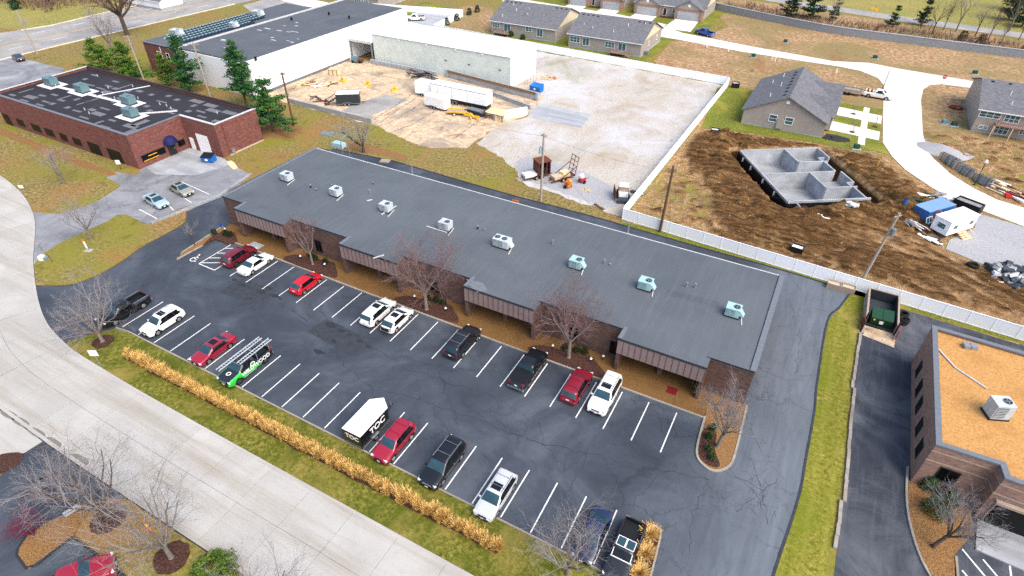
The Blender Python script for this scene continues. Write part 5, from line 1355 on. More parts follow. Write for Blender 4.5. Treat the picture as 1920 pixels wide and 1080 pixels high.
for y0_, y1_ in ((101.5, 106.8), (110.5, 116)):
    sheet('driveway', [(65.0, y0_), (73.6, y0_ - 0.8), (73.6, y1_ - 1.5), (65.0, y1_ - 0.3)], 0.05, 'concrete_white', 'white concrete drive of the lone taupe house, ' + ('nearer of two' if y0_ < 105 else 'farther of two'), 'driveway')
sheet('footpath', [(70.2, 96.8), (71.4, 96.9), (71.2, 118), (70.1, 118)], 0.056, 'concrete_white', 'white footpath crossing the drives of the lone house', 'path')
# right edge house
he = gable_house('house', 'taupe house with a timber deck at the right edge of the estate', 88.9, 106, 114.6, 134, 4.4, 7.2, 'x', 'siding_taupe', 'siding_taupe', 'houses of the estate', base=0.3)
for a, b, z0, z1, n in ((89.0, 92.4, 2.9, 4.1, 3), (93.0, 95.4, 2.6, 4.1, 3), (89.8, 91.3, 0.7, 1.4, 2), (92.3, 94.6, 0.3, 2.1, 3), (96.2, 97.4, 0.9, 1.8, 2)): window(he, '-y', 114.59, a, b, z0, z1, nu=n, nz=2)
deck(he, 92.0, 98.6, 114.58, 2.35, 1.8, False)
for x in (91.6, 94.5, 97.5): MB().box(x, 112.0, 0, x + 0.12, 112.12, 2.4).build('prop', 'lumber', he)
roof_bits(he, 88.9, 106, 114.6, 124.3, 4.4, 7.2, 6, 4)
# far houses with garages facing us
def far_house(label, x0, x1, y0, hz, seed):
    h = gable_house('house', label, x0, x1, y0, y0 + 15, 3.2, hz, 'x', 'siding_taupe', 'siding_cream', 'houses of the estate', base=0.1)
    w = x1 - x0
    for k, c in enumerate((x0 + w * 0.2, x1 - w * 0.2)):
        hw = w * 0.19
        for s in (-1, 1):
            vs = [(c, y0 - 2.2, 5.2), (c, y0 + 4, 5.2), (c + s * (hw + 0.4), y0 + 4, 2.9), (c + s * (hw + 0.4), y0 - 2.2, 2.9)]
            vs += [(x, y, z + 0.14) for x, y, z in vs]
            MB().add(vs, [(0, 1, 2, 3), (4, 5, 6, 7), (0, 1, 5, 4), (1, 2, 6, 5), (2, 3, 7, 6), (3, 0, 4, 7)]).build('cross_roof', 'shingle', h)
        MB().box(c - hw, y0 - 1.8, 0, c + hw, y0 - 0.01, 3.1).build('garage_wall', 'brick_rose', h)
        MB().add([(c - hw, y0 - 1.79, 3.1), (c + hw, y0 - 1.79, 3.1), (c, y0 - 1.79, 5.1), (c - hw, y0 - 1.6, 3.1), (c + hw, y0 - 1.6, 3.1), (c, y0 - 1.6, 5.1)], [(0, 1, 2), (5, 4, 3)]).build('gable', 'siding_taupe', h)
        g = window(h, '-y', y0 - 1.805, c - hw * 0.78, c + hw * 0.78, 0.1, 2.3, 'concrete_pale', 'concrete_pale', 0.08, 1, 4, 'garage_door', 0.04)
        MB().tube((c, y0 - 1.85, 4.0), (c, y0 - 1.8, 4.0), 0.4, n=12).build('gable_vent', 'trim_white', h)
        sheet('driveway', [(c - hw * 0.85, y0 - 1.9), (c + hw * 0.85, y0 - 1.9), (c + hw + 0.4, y0 - 14.5), (c - hw + 0.4, y0 - 14.5)], 0.024, 'concrete_white', 'white drive before ' + label.replace('taupe house', 'the house') + (', its left garage' if k == 0 else ', its right garage'), 'driveway')
    window(h, '-y', y0 - 0.01, x0 + w * 0.55, x0 + w * 0.62, 1.0, 2.6, nu=2, nz=2)
    window(h, '-y', y0 - 0.01, x0 + w * 0.42, x0 + w * 0.47, 0.1, 2.3, 'trim_white', 'trim_dark', name='door')
    for k in range(5): MB().box(x0 + w * 0.4 + k * 0.9, y0 - 2.6, 0, x0 + w * 0.4 + k * 0.9 + 0.8, y0 - 1.2, 0.12 + 0.1 * (k % 2)).build('planting', 'mulch', h)
    return h
far_house('taupe house with two garages, leftmost of the far row', -22, -3, 174, 6.6, 1)
far_house('taupe house with two garages, middle of the far row', 1, 22.6, 173, 6.6, 2)
hf = gable_house('house', 'taupe house at the top edge beyond the dark warehouse roof', -82, -71, 135.5, 150, 3.2, 6.5, 'x', 'siding_taupe', 'siding_cream', 'houses of the estate')
for a, b, n in ((-80.6, -78.0, 3), (-76.8, -75.0, 2)): window(hf, '-y', 135.49, a, b, 1.0, 2.8, nu=n, nz=2)
# barn-like roof in the far upper left
hg = gable_house('house', 'grey roofed outbuilding in the far upper left beyond the lawn', -146, -128, 100, 108, 2.6, 4.4, 'x', 'siding_white', 'siding_white', None)

# ============================================================ FENCES, POLES, PLANTS
def vinyl_fence(label, p, q, h=1.85, n=None):
    p, q = Vector(p), Vector(q)
    L = (q - p).length
    n = n or max(1, round(L / 2.44))
    ang = atan2((q - p).y, (q - p).x)
    t = thing('vinyl_fence', label, 'fence', tuple(p), ang)
    w = L / n
    pm = MB().box(0.055, -0.03, 0.06, w - 0.055, 0.03, h - 0.08).box(0.055, -0.05, h - 0.1, w - 0.055, 0.05, h - 0.02).box(0.055, -0.05, 0.04, w - 0.055, 0.05, 0.16)
    first = pm.build('fence_panel', 'vinyl_white', t)
    qm = MB().box(-0.054, -0.054, 0, 0.054, 0.054, h).box(-0.06, -0.06, h, 0.06, 0.06, h + 0.03)
    pf = qm.build('fence_post', 'vinyl_white', t)
    for k in range(1, n): link('fence_panel', first.data, t, (k * w, 0, 0))
    for k in range(1, n + 1): link('fence_post', pf.data, t, (k * w, 0, 0))
    return t
vinyl_fence('white vinyl fence running behind the long building towards the right edge', (41.6, 50.45), (92, 47.25))
vinyl_fence('white vinyl fence continuing past the tan-roofed building out of frame', (92.4, 47.2), (140, 45.0))
vinyl_fence('white vinyl fence dividing the gravel yard from the churned soil', (41.5, 50.9), (42.3, 117.3))
vinyl_fence('white vinyl fence along the far side of the gravel yard', (-40.6, 122.2), (42.0, 117.6))
vinyl_fence('white vinyl fence on the left of the straw bank, going up from the yard', (-41.0, 122.6), (-43.0, 141))
vinyl_fence('white vinyl fence along the top of the rear yard', (-43.4, 141.3), (-72, 134))

# stone edging and retaining wall
se = thing('stone_edging', 'row of pale stone blocks between grass strip and dark lane', 'edging', (74.0, 30))
sm = None
for k in range(30):
    y = 46.5 - k * 1.22
    x = 74.25 + 0.1 * sin(k * 0.3) - (0.25 if y < 40 else 0) + (0.25 if 15 < y < 30 else 0)
    if sm is None:
        o = MB().box(-0.14, -0.6, 0, 0.14, 0.6, 0.22).build('stone_block', 'concrete_kerb', se); sm = o.data
        o.location = (x - 74.0, y - 30, 0)
    else:
        o = link('stone_block', sm, se, (x - 74.0 + jit(0.03), y - 30, jit(0.02)), jit(0.03))
rt_w = thingw('block_wall', 'long grey block retaining wall below the brown bank', 'wall', (65, 180, 0))
RP_ = smooth_line([(14, 194), (22.3, 189.3), (40, 182.4), (58.5, 177.1), (77.4, 176.3), (90, 176.1), (125, 176.1), (160, 176)], 6)
Ls = [0.0]
for a, b in zip(RP_, RP_[1:]):
    MB().prism([a, b, (b[0], b[1] + 0.5), (a[0], a[1] + 0.5)], 0, 1.9).build('wall_section', 'stone_block', rt_w)
    MB().prism([(a[0], a[1] - 0.06), (b[0], b[1] - 0.06), (b[0], b[1] + 0.56), (a[0], a[1] + 0.56)], 1.901, 2.05).build('coping_stone', 'concrete_pale', rt_w)

# ---------------------------------------------------- poles
def utility_pole(label, loc, h, lean=(0, 0), wood='wood_pole', arms=(), can=None, lamp=None, r=0.2, rz=0.0):
    t = thing('utility_pole', label, 'utility pole', loc, rz)
    top = (lean[0], lean[1], h)
    MB().tube((0, 0, -0.2), top, r, r * 0.7, 10).build('pole_shaft', wood, t)
    f = lambda z: Vector((lean[0] * z / h, lean[1] * z / h, z))
    for z, l, a in arms:
        c = f(z)
        d = Vector((cos(a), sin(a), 0)) * l / 2
        ar = strip(MB(), [tuple((c - d)[:2]), tuple((c + d)[:2])], 0.12, z - 0.06, z + 0.06).build('crossarm', wood, t)
        for s in (-0.95, -0.5, 0.5, 0.95):
            q = c + d * s
            MB().tube((q.x, q.y, z + 0.06), (q.x, q.y, z + 0.26), 0.05, 0.03, 6).build('insulator', 'metal_pale_dark', ar)
    if can:
        z, a, m = can
        c = f(z) + Vector((cos(a), sin(a), 0)) * 0.42
        b = MB().tube((c.x, c.y, z - 0.45), (c.x, c.y, z + 0.45), 0.25, n=12).build('transformer', m, t)
        MB().tube((c.x, c.y, z + 0.45), (c.x, c.y, z + 0.7), 0.05, n=6).build('bushing', 'metal_pale_dark', b)
    if lamp:
        z, a, l = lamp
        c = f(z); e = c + Vector((cos(a) * l, sin(a) * l, 0.35))
        MB().tube(c, e, 0.04, n=6).build('lamp_arm', 'metal_galv', t)
        MB().obox(e, (0.55, 0.2, 0.1), a).build('lamp_head', 'lamp_white', t)
    return t
P1 = utility_pole('grey pole with pale blue transformer beside the rusty machines', (28.68, 49.64), 10.9, (0.05, 0), 'wood_pole', [(10.5, 0.9, 0)], (8.2, pi, 'metal_teal'))
P2 = utility_pole('brown timber pole standing by the white fence corner', (47.51, 49.75), 10.2, (0.15, 0.2), 'wood_brown', [(9.4, 1.2, 0.8)], None)
P3 = utility_pole('leaning grey pole with transformer beside the grass strip', (73.36, 49.62), 10.6, (0.75, 0.3), 'wood_pole', [(10.2, 1.2, 0.9)], (8.2, -0.4, 'metal_galv'))
P4 = utility_pole('brown pole with lamp arm beside the tall pine', (-25.56, 52.60), 10.0, (-0.25, 0.2), 'wood_brown', [(9.7, 1.0, 0.3)], None, (9.8, 0.2, 1.5))
P5 = utility_pole('pale pole standing between pines and brick building', (-51.57, 54.99), 11.2, (-0.3, 0), 'wood_pole', [(10.8, 2.4, 0.4), (9.8, 1.6, 0.4)], None)
P6 = utility_pole('pale pole with blue transformers behind the black roof', (-72.14, 54.44), 10.0, (-0.2, 0), 'wood_pole', [(9.7, 2.2, 0.4), (9.0, 1.6, 0.4)], (7.6, 2.4, 'metal_teal_dark'))
P7 = utility_pole('pole with two long crossarms beside the main road', (-114.53, 54.98), 10.0, (-0.5, 0), 'wood_pole', [(9.7, 2.8, 0.4), (8.3, 2.4, 0.4)], (7.2, 0.4, 'metal_galv'))
utility_pole('slim street lamp behind the pines by the brick annex', (-79.29, 62.05), 5.2, (-0.1, 0), 'metal_galv', (), None, (5.0, 2.9, 1.5), 0.07)
def cable(a, b, za, zb, sag, label):
    pts = []
    for k in range(15):
        t = k / 14
        pts.append(Vector((a[0] + (b[0] - a[0]) * t, a[1] + (b[1] - a[1]) * t, za + (zb - za) * t - 4 * sag * t * (1 - t))))
    mb = MB()
    for p, q in zip(pts, pts[1:]): mb.tube(p, q, 0.012, n=4, caps=False)
    tag(mb.build('power_cable', 'trim_dark'), label, 'cable')
cable((28.6, 49.8), (47.5, 49.7), 10.4, 9.4, 0.5, 'power cable from the grey pole to the brown fence pole')
cable((47.5, 49.7), (74.0, 50.0), 9.4, 10.2, 0.7, 'power cable from the brown fence pole to the leaning pole')
cable((-25.7, 52.7), (28.6, 49.8), 9.6, 10.4, 1.0, 'power cable from the pine pole to the grey pole')
cable((28.4, 49.9), (36.5, 51.5), 7.8, 0.1, 0.0, 'slanting guy wire of the grey pole')
def lamp_post(label, loc, h):
    t = thing('lamp_post', label, 'lamp post', loc)
    MB().tube((0, 0, 0), (0, 0, h), 0.07, 0.05, 8).build('post', 'plastic_black', t)
    MB().tube((0, 0, 0), (0, 0, 0.5), 0.14, 0.09, 8).build('base', 'plastic_black', t)
    MB().tube((0, 0, h), (0, 0, h + 0.12), 0.12, 0.26, 10).tube((0, 0, h + 0.12), (0, 0, h + 0.5), 0.26, 0.16, 10).build('globe', 'lamp_white', t)
lamp_post('black lamp post with white globe by the stacked stone panels', (88.03, 88.69), 3.9)
lamp_post('black lamp post at the bend of the new street', (73.09, 132.87), 3.9)

# ---------------------------------------------------- bare trees
def fast_tube(V, F, p, q, r0, r1, n):
    d = q - p
    if d.length < 1e-5: return
    d.normalize()
    a = d.orthogonal().normalized(); b = d.cross(a)
    o = len(V)
    for c, r in ((p, r0), (q, r1)):
        for i in range(n):
            t = 6.28318 * i / n
            w = c + a * (r * cos(t)) + b * (r * sin(t))
            V.append((w.x, w.y, w.z))
    for i in range(n):
        F.append((o + i, o + (i + 1) % n, o + n + (i + 1) % n, o + n + i))
def raw(name, V, F, m, parent, smooth=False):
    me = bpy.data.meshes.new(name)
    me.from_pydata(V, [], F)
    me.materials.append(MT[m])
    if smooth: me.polygons.foreach_set('use_smooth', [True] * len(F))
    return link(name, me, parent)
def bare_tree(label, loc, h, spread, seed, bark='bark_grey', twig='twig_grey', clear=0.25, limbs=6, upness=0.5, tr=None, depth=4, lean=(0, 0), ring=0.0, kids=5, group=None, tw=1.0, name='bare_tree', cat='tree'):
    R = random.Random(seed)
    t = thing(name, label, cat, loc, 0, group)
    tr = tr or h * 0.022
    V0, F0, V1, F1 = [], [], [], []
    def grow(p, d, L, r, lev):
        n = 4 if lev < 2 else 3
        pts = [p]
        rr = [r]
        for k in range(n):
            d = (d + Vector((R.gauss(0, 0.14), R.gauss(0, 0.14), R.gauss(0.03 + 0.05 * upness, 0.09)))).normalized()
            pts.append(pts[-1] + d * (L / n)); rr.append(max(0.004, r * (1 - 0.62 * (k + 1) / n)))
            (V, F, ns) = (V0, F0, 6) if lev <= 1 else ((V1, F1, 4) if lev == 2 else (V1, F1, 3))
            fast_tube(V, F, pts[-2], pts[-1], rr[-2], rr[-1], ns)
        if lev >= depth: return
        c = kids if lev < depth - 1 else kids + 2
        for k in range(c):
            f = 0.3 + 0.7 * (k + R.random() * 0.8) / c
            i = min(n - 1, int(f * n)); u = f * n - i
            q = pts[i].lerp(pts[i + 1], min(1, u))
            az = R.uniform(0, 2 * pi)
            side = d.orthogonal().normalized()
            side = (Matrix.Rotation(az, 3, d) @ side)
            nd = (d * R.uniform(0.5, 1.0) + side * R.uniform(0.45, 0.95) + Vector((0, 0, 0.25 * upness))).normalized()
            grow(q, nd, L * R.uniform(0.42, 0.68), max(0.006 * tw, r * 0.42 * R.uniform(0.7, 1)), lev + 1)
    ct = Vector((lean[0] * clear, lean[1] * clear, h * clear))
    fast_tube(V0, F0, Vector((0, 0, -0.1)), Vector((0, 0, 0.25)), tr * 1.5, tr * 1.05, 9)
    fast_tube(V0, F0, Vector((0, 0, 0.25)), ct, tr * 1.05, tr * 0.85, 9)
    for k in range(limbs):
        a = 2 * pi * (k + R.uniform(-0.25, 0.25)) / limbs
        out_ = R.uniform(0.55, 1.1) * spread if k else spread * 0.15
        tgt = Vector((cos(a) * out_ + lean[0], sin(a) * out_ + lean[1], h * R.uniform(0.72, 1.0)))
        s = Vector((ct.x, ct.y, ct.z * R.uniform(0.72, 1.0)))
        dv = tgt - s
        grow(s, (dv.normalized() + Vector((0, 0, -0.05))).normalized(), dv.length * 0.72, tr * R.uniform(0.42, 0.6), 1)
    raw('trunk', V0, F0, bark, t, True)
    raw('crown', V1, F1, twig, t)
    if ring: MB().prism([(ring * cos(a) + jit(0.08), ring * sin(a) + jit(0.08)) for a in [2 * pi * k / 18 for k in range(18)]], 0.0, 0.09).build('mulch_ring', 'mulch', t)
    return t
bare_tree('slim bare tree in the mulch bed behind the bright red hatchback', (10.36, 19.66) + (0.18,), 6.8, 2.4, 1, 'bark_pale', 'twig_red', 0.3, 5, 0.7, 0.13)
bare_tree('bare reddish tree in the middle mulch bed, behind the white hatchbacks', (28.56, 19.30) + (0.18,), 9.4, 4.6, 2, 'bark_pale', 'twig_red', 0.3, 9, 0.5, 0.2, kids=6, tw=1.1)
bare_tree('bare reddish tree in the right mulch bed, behind the dark red estate car', (46.62, 20.02) + (0.18,), 8.6, 4.2, 3, 'bark_pale', 'twig_red', 0.28, 9, 0.5, 0.19, kids=6, tw=1.1)
bare_tree('grey bare tree on the rounded island at the building end', (63.50, 16.01) + (0.1,), 7.0, 2.6, 4, 'bark_grey', 'twig_grey', 0.3, 7, 0.6, 0.17, lean=(0.5, 0.2), kids=6)
bare_tree('spreading bare tree with mulch ring on the verge by the black truck', (0.42, -2.50), 6.8, 4.0, 5, 'bark_pale', 'twig_grey', 0.2, 9, 0.15, 0.2, ring=1.1, kids=5)
bare_tree('bare tree on the dry grass island beside the pale drive', (-20.51, 9.48), 6.0, 3.2, 6, 'bark_grey', 'twig_grey', 0.28, 7, 0.3, 0.14)
bare_tree('thin bare sapling on the straw island', (-6.90, 15.38) + (0.1,), 3.8, 1.4, 7, 'bark_dark', 'twig_grey', 0.4, 5, 0.5, 0.07, depth=3)
bare_tree('faint bare tree on the lawn before the brick building', (-40.07, 17.32), 6.4, 2.2, 8, 'bark_grey', 'twig_grey', 0.25, 7, 0.6, 0.12)
bare_tree('dark stemmed bare tree behind the long building roof', (-6.20, 49.81), 6.2, 4.0, 9, 'bark_dark', 'twig_grey', 0.24, 8, 0.2, 0.26, ring=0.0)
bare_tree('wide bare tree with mulch ring, nearest the street in the lower left', (21.21, -15.44), 8.0, 4.4, 10, 'bark_dark', 'twig_grey', 0.2, 10, 0.2, 0.19, ring=1.35, kids=5, lean=(-0.8, 0))
bare_tree('wide bare tree with mulch ring beside the fire hydrant', (28.57, -15.18), 8.4, 4.0, 11, 'bark_grey', 'twig_grey', 0.2, 10, 0.3, 0.19, ring=1.35, kids=5)
bare_tree('bare tree at the bottom edge overlapping the concrete street', (40.0, -15.0), 7.0, 3.8, 12, 'bark_grey', 'twig_grey', 0.25, 8, 0.3, 0.17)
bare_tree('bare tree in front of the dark blue saloon car', (56.2, -1.6), 6.2, 3.6, 13, 'bark_grey', 'twig_grey', 0.2, 8, 0.15, 0.16)
bare_tree('crooked bare shrub tree in the straw bed beside the tan-roofed building', (80.90, 14.44) + (0.1,), 5.0, 2.6, 14, 'bark_dark', 'twig_grey', 0.3, 7, 0.5, 0.15, lean=(1.6, 1.2), kids=6)
bare_tree('large dark bare oak beside the main road', (-111.02, 76.88), 15, 6.5, 15, 'bark_dark', 'twig_brown', 0.38, 11, 0.1, 0.55, kids=6, tw=1.5)
bare_tree('forked grey bare tree between road and pines', (-99.74, 65.08), 10, 4.0, 16, 'bark_grey', 'twig_grey', 0.22, 7, 0.8, 0.24)
for i, ((x, y), h, lb) in enumerate(zip([(83.63, 191.07), (89.83, 197.97), (86.59, 197.43), (94.40, 194.74), (97.25, 191.38), (104.93, 196.44), (80.26, 190.43), (82.40, 189.06), (100.08, 189.39), (104.43, 184.42), (103.21, 205.08), (57.42, 188.84)], (11, 12, 9, 9, 10, 9, 4, 4.5, 7, 8, 14, 9),
        ('tallest dark bare tree on the far bank', 'forked pale bare tree on the far bank', 'slim bare tree between the two tall ones on the far bank', 'bare tree right of the forked one on the far bank', 'leaning bare tree behind the second round evergreen', 'dark bare tree at the right edge of the far bank', 'short pale bare sapling below the cedar, left one', 'short pale bare sapling below the cedar, right one', 'small bare tree near the wall, far right', 'bare tree close to the wall at the right edge', 'tall bare tree in the dark upper right corner', 'bare tree beside the small evergreen on the bank'))):
    bare_tree(lb, (x, y), h, h * 0.28, 30 + i, 'bark_grey' if i % 3 else 'bark_dark', 'twig_grey' if i % 2 else 'twig_brown', 0.3, 5, 0.9, h * 0.016, depth=3, kids=5, group='bare trees on the far bank', tw=2.0)
# brown brush on the bank
BRR = random.Random(21)
V, F = [], []
for k in range(1500):
    u = BRR.random()
    x = 24 + 100 * u
    yb = np.interp(x, [20, 40, 58, 77, 90, 160], [191, 183.5, 178.2, 177.4, 177, 177])
    y = yb + BRR.uniform(1.0, 15) * (1 if x > 30 else 0.6)
    for j in range(3):
        a = BRR.uniform(0, 6.28); l = BRR.uniform(0.6, 2.0)
        fast_tube(V, F, Vector((x, y, 0)), Vector((x + cos(a) * l * 0.5, y + sin(a) * l * 0.5, l)), 0.04, 0.012, 3)
tag(raw('undergrowth', V, F, 'twig_brown', None), 'brown bare undergrowth covering the bank above the retaining wall', 'undergrowth', None, 'stuff')
V, F = [], []
for k in range(500):
    x, y = BRR.uniform(-205, -155), BRR.uniform(80, 105)
    for j in range(3):
        a = BRR.uniform(0, 6.28); l = BRR.uniform(2, 6)
        fast_tube(V, F, Vector((x, y, 0)), Vector((x + cos(a) * l * 0.4, y + sin(a) * l * 0.4, l)), 0.09, 0.03, 3)
tag(raw('undergrowth', V, F, 'twig_brown', None), 'brown thicket in the far upper left corner', 'undergrowth', None, 'stuff')

# ---------------------------------------------------- evergreens and shrubs
def leaf_quads(V, F, c, n, rad, size, R, flat=0.5):
    for k in range(n):
        p = c + Vector((R.gauss(0, rad), R.gauss(0, rad), R.gauss(0, rad * flat)))
        a = R.uniform(0, 6.28); e = R.uniform(-0.5, 0.7)
        d = Vector((cos(a) * cos(e), sin(a) * cos(e), sin(e))) * size * R.uniform(0.6, 1.3)
        s = d.orthogonal().normalized() * size * R.uniform(0.16, 0.32)
        s = Matrix.Rotation(R.uniform(0, 3.1), 3, d.normalized()) @ s
        o = len(V)
        for w in (p - d * 0.5, p + s, p + d * 0.5, p - s): V.append((w.x, w.y, w.z))
        F.append((o, o + 1, o + 2, o + 3))
def pine(label, loc, h, r, seed, m='needle_green', m2='needle_dark', clear=0.16, lean=(0, 0), layers=None, group='pines between brick building and warehouse', cone=0.75, name='pine_tree'):
    R = random.Random(seed)
    t = thing(name, label, 'tree', loc, 0, group)
    V, F = [], []
    fast_tube(V, F, Vector((0, 0, -0.1)), Vector((lean[0], lean[1], h * 0.97)), h * 0.022, h * 0.005, 8)
    A, AF, B, BF = [], [], [], []
    nl = layers or int(h * 1.75)
    for k in range(nl):
        f = k / (nl - 1)
        z = h * (clear + (1 - clear) * min(1, max(0, f + R.uniform(-0.04, 0.04))))
        rad = r * ((1 - f) ** (cone * 0.75) * 0.95 + 0.07) * R.uniform(0.45, 1.12)
        for j in range(R.randint(5, 7)):
            a = R.uniform(0, 6.28); L = rad * R.uniform(0.65, 1.1)
            dz = L * R.uniform(-0.12, 0.42)
            b0 = Vector((lean[0] * z / h, lean[1] * z / h, z)); b1 = b0 + Vector((cos(a) * L, sin(a) * L, dz))
            fast_tube(V, F, b0, b1, 0.035 + 0.01 * (1 - f), 0.012, 3)
            nc = max(2, int(L / 0.42))
            for c in range(nc):
                u = 0.25 + 0.78 * (c + R.random() * 0.5) / nc
                q = b0.lerp(b1, u)
                side = (A, AF) if R.random() < 0.6 else (B, BF)
                leaf_quads(side[0], side[1], q, 15, 0.3, 0.46, R, 0.5)
    raw('trunk', V, F, 'bark_dark', t)
    cr = raw('crown', A, AF, m, t)
    raw('needles', B, BF, m2, cr)
    return t
pine('tall pine left of the brown lamp pole, in front of the warehouse wall', (-41.38, 55.48), 12.5, 4.3, 1, 'needle_dark', 'needle_green', 0.2)
pine('broad pine standing over brown needles beside the brick building', (-26.81, 48.67), 9.6, 5.0, 2, 'needle_green', 'needle_dark', 0.14)
pine('tall dark pine beside the pale pole', (-58.42, 55.55), 11.2, 4.2, 3, 'needle_dark', 'needle_green', 0.14)
pine('short green pine left of the pale pole', (-65.01, 55.29), 6.8, 4.0, 4, 'needle_olive', 'needle_green', 0.2)
pine('green pine behind the pole with blue transformers', (-77.86, 54.91), 7.6, 4.2, 5, 'needle_green', 'needle_olive', 0.12)
pine('wide yellow green pine behind the black roof', (-87.21, 54.79), 6.8, 5.6, 6, 'needle_olive', 'needle_green', 0.16, (-2.2, 0.6))
pine('bluish spruce in the far upper left corner', (-167.62, 78.66), 9, 2.6, 7, 'needle_dark', 'needle_dark', 0.05, group='far evergreens')
pine('small spruce on the lawn beyond the main road', (-165.25, 87.57), 4.5, 1.8, 8, 'needle_dark', 'needle_dark', 0.05, group='far evergreens')
for i, ((x, y), h, r, lb) in enumerate(zip([(45.03, 190.54), (51.00, 192.49), (57.26, 193.88), (73.30, 194.53), (80.99, 200.42), (104.71, 221.58), (107.40, 214.38), (107.92, 237.81)], (9, 9, 6, 5.5, 8, 12, 11, 14), (4.2, 4.2, 2.2, 2.2, 2.6, 4.5, 4.0, 5),
        ('broad dark cedar on the bank, left of the pair', 'broad dark cedar on the bank, right of the pair', 'small cedar right of the broad pair on the bank', 'cedar with a bare tree behind it, mid bank', 'tall ragged cedar among the bare trees', 'dark evergreen in the upper right corner, left one', 'dark evergreen in the upper right corner, right one', 'tallest dark evergreen in the upper right corner'))):
    pine(lb, (x, y), h, r, 50 + i, 'leaf_dark', 'needle_dark', 0.08, layers=int(h * 1.1), group='far evergreens', cone=0.5, name='cedar_tree')
def bush(label, loc, r, h, seed, m='leaf_dark', m2='leaf_green', n=None, size=0.2, group=None, name='shrub', lift=0.0):
    R = random.Random(seed)
    t = thing(name, label, 'shrub', (loc[0], loc[1], lift), 0, group)
    V, F = [], []
    A, AF = [], []
    n = n or int(260 * r)
    for k in range(n):
        a, e = R.uniform(0, 6.28), R.random()
        rr = r * (1 - e ** 2 * 0.55) * R.uniform(0.55, 1.02)
        side = (V, F) if R.random() < 0.6 else (A, AF)
        leaf_quads(side[0], side[1], Vector((cos(a) * rr * sqrt(R.random() * 0.5 + 0.5), sin(a) * rr * sqrt(R.random() * 0.5 + 0.5), 0.1 + h * e * 0.95)), 2, 0.06, size, R, 1)
    S, SF = [], []
    for k in range(5):
        a = k * 1.26
        fast_tube(S, SF, Vector((0, 0, -0.05)), Vector((cos(a) * r * 0.6, sin(a) * r * 0.6, h * 0.8)), 0.03, 0.01, 4)
    raw('stem', S, SF, 'bark_dark', t)
    f = raw('foliage', V, F, m, t)
    raw('leaf_spray', A, AF, m2, f)
    return t
k = 0
for (bx, nm, pts) in ((0, 'left mulch bed', [(8.81, 20.90), (9.89, 20.65), (11.65, 20.66)]), (1, 'middle mulch bed', [(27.81, 20.72), (28.71, 21.10), (29.78, 21.11)]), (2, 'right mulch bed', [(45.80, 21.00), (47.02, 21.28), (47.88, 21.47)]), (3, 'left end bed', [(-6.78, 18.54), (-5.25, 19.23), (-4.40, 19.23)])):
    for j, (x, y) in enumerate(pts):
        bush('dark shrub in the ' + nm + ', ' + ('first', 'second', 'third')[j] + ' from the left', (x, y), 0.5, 0.7, 60 + k, 'leaf_dark', 'leaf_dark', 200, 0.16, 'clipped shrubs along the building', 'shrub', 0.15); k += 1
for j, (x, y) in enumerate([(62.63, 17.79), (62.54, 16.52), (62.84, 15.10), (63.32, 14.30)]):
    bush('small green shrub on the rounded island, ' + ('first', 'second', 'third', 'fourth')[j] + ' from the building', (x, y), 0.42, 0.55, 80 + j, 'leaf_dark', 'leaf_green', 150, 0.16, 'shrubs on the rounded island', 'shrub', 0.13)
for j, ((x, y), r, h, lb) in enumerate(zip([(80.55, 20.59), (81.70, 21.03), (81.12, 17.97), (82.06, 19.75)], (0.9, 0.8, 1.25, 0.9), (1.4, 1.3, 1.7, 1.3), ('round green shrub touching the corner of the tan-roofed building', 'dark shrub under the window of the tan-roofed building', 'large bright green shrub in the straw corner bed', 'dark shrub behind the crooked bare tree'))):
    bush(lb, (x, y), r, h, 90 + j, 'leaf_green' if j != 1 else 'leaf_dark', 'leaf_dark', 700, 0.2, None, 'shrub', 0.1)
bush('wide olive green bush at the bottom edge near the street', (32.49, -14.43), 2.0, 1.3, 97, 'needle_olive', 'leaf_green', 1300, 0.26)
for j, (x, y) in enumerate([(-41.46, 129.82), (-41.57, 135.47), (-42.17, 143.42), (-41.80, 147.59)]):
    bush('young evergreen shrub behind the fence, ' + ('nearest', 'second nearest', 'third nearest', 'farthest')[j] + ' of four in a row', (x, y), 1.0, 2.0, 100 + j, 'leaf_dark', 'needle_dark', 300, 0.3, 'young shrubs on the straw bank')
for j, ((x, y), lb) in enumerate(zip([(-19.52, 128.69), (-15.22, 127.49), (90.83, 187.66), (95.17, 186.55)], ('small shrub beside the deck of the left rear house', 'small shrub under the window of the left rear house', 'round evergreen shrub above the retaining wall, left of two', 'round evergreen shrub above the retaining wall, right of two'))):
    bush(lb, (x, y), 0.9 if j < 2 else 1.6, 1.3 if j < 2 else 2.6, 110 + j, 'leaf_green' if j < 2 else 'leaf_dark', 'leaf_dark', 350, 0.3)
bare_tree('wine red twiggy shrub on the kerbed straw bed', (17.39, -19.23) + (0.1,), 2.6, 2.0, 99, 'twig_wine', 'twig_wine', 0.05, 14, 0.6, 0.05, depth=3, kids=5, name='dogwood_shrub', cat='shrub')

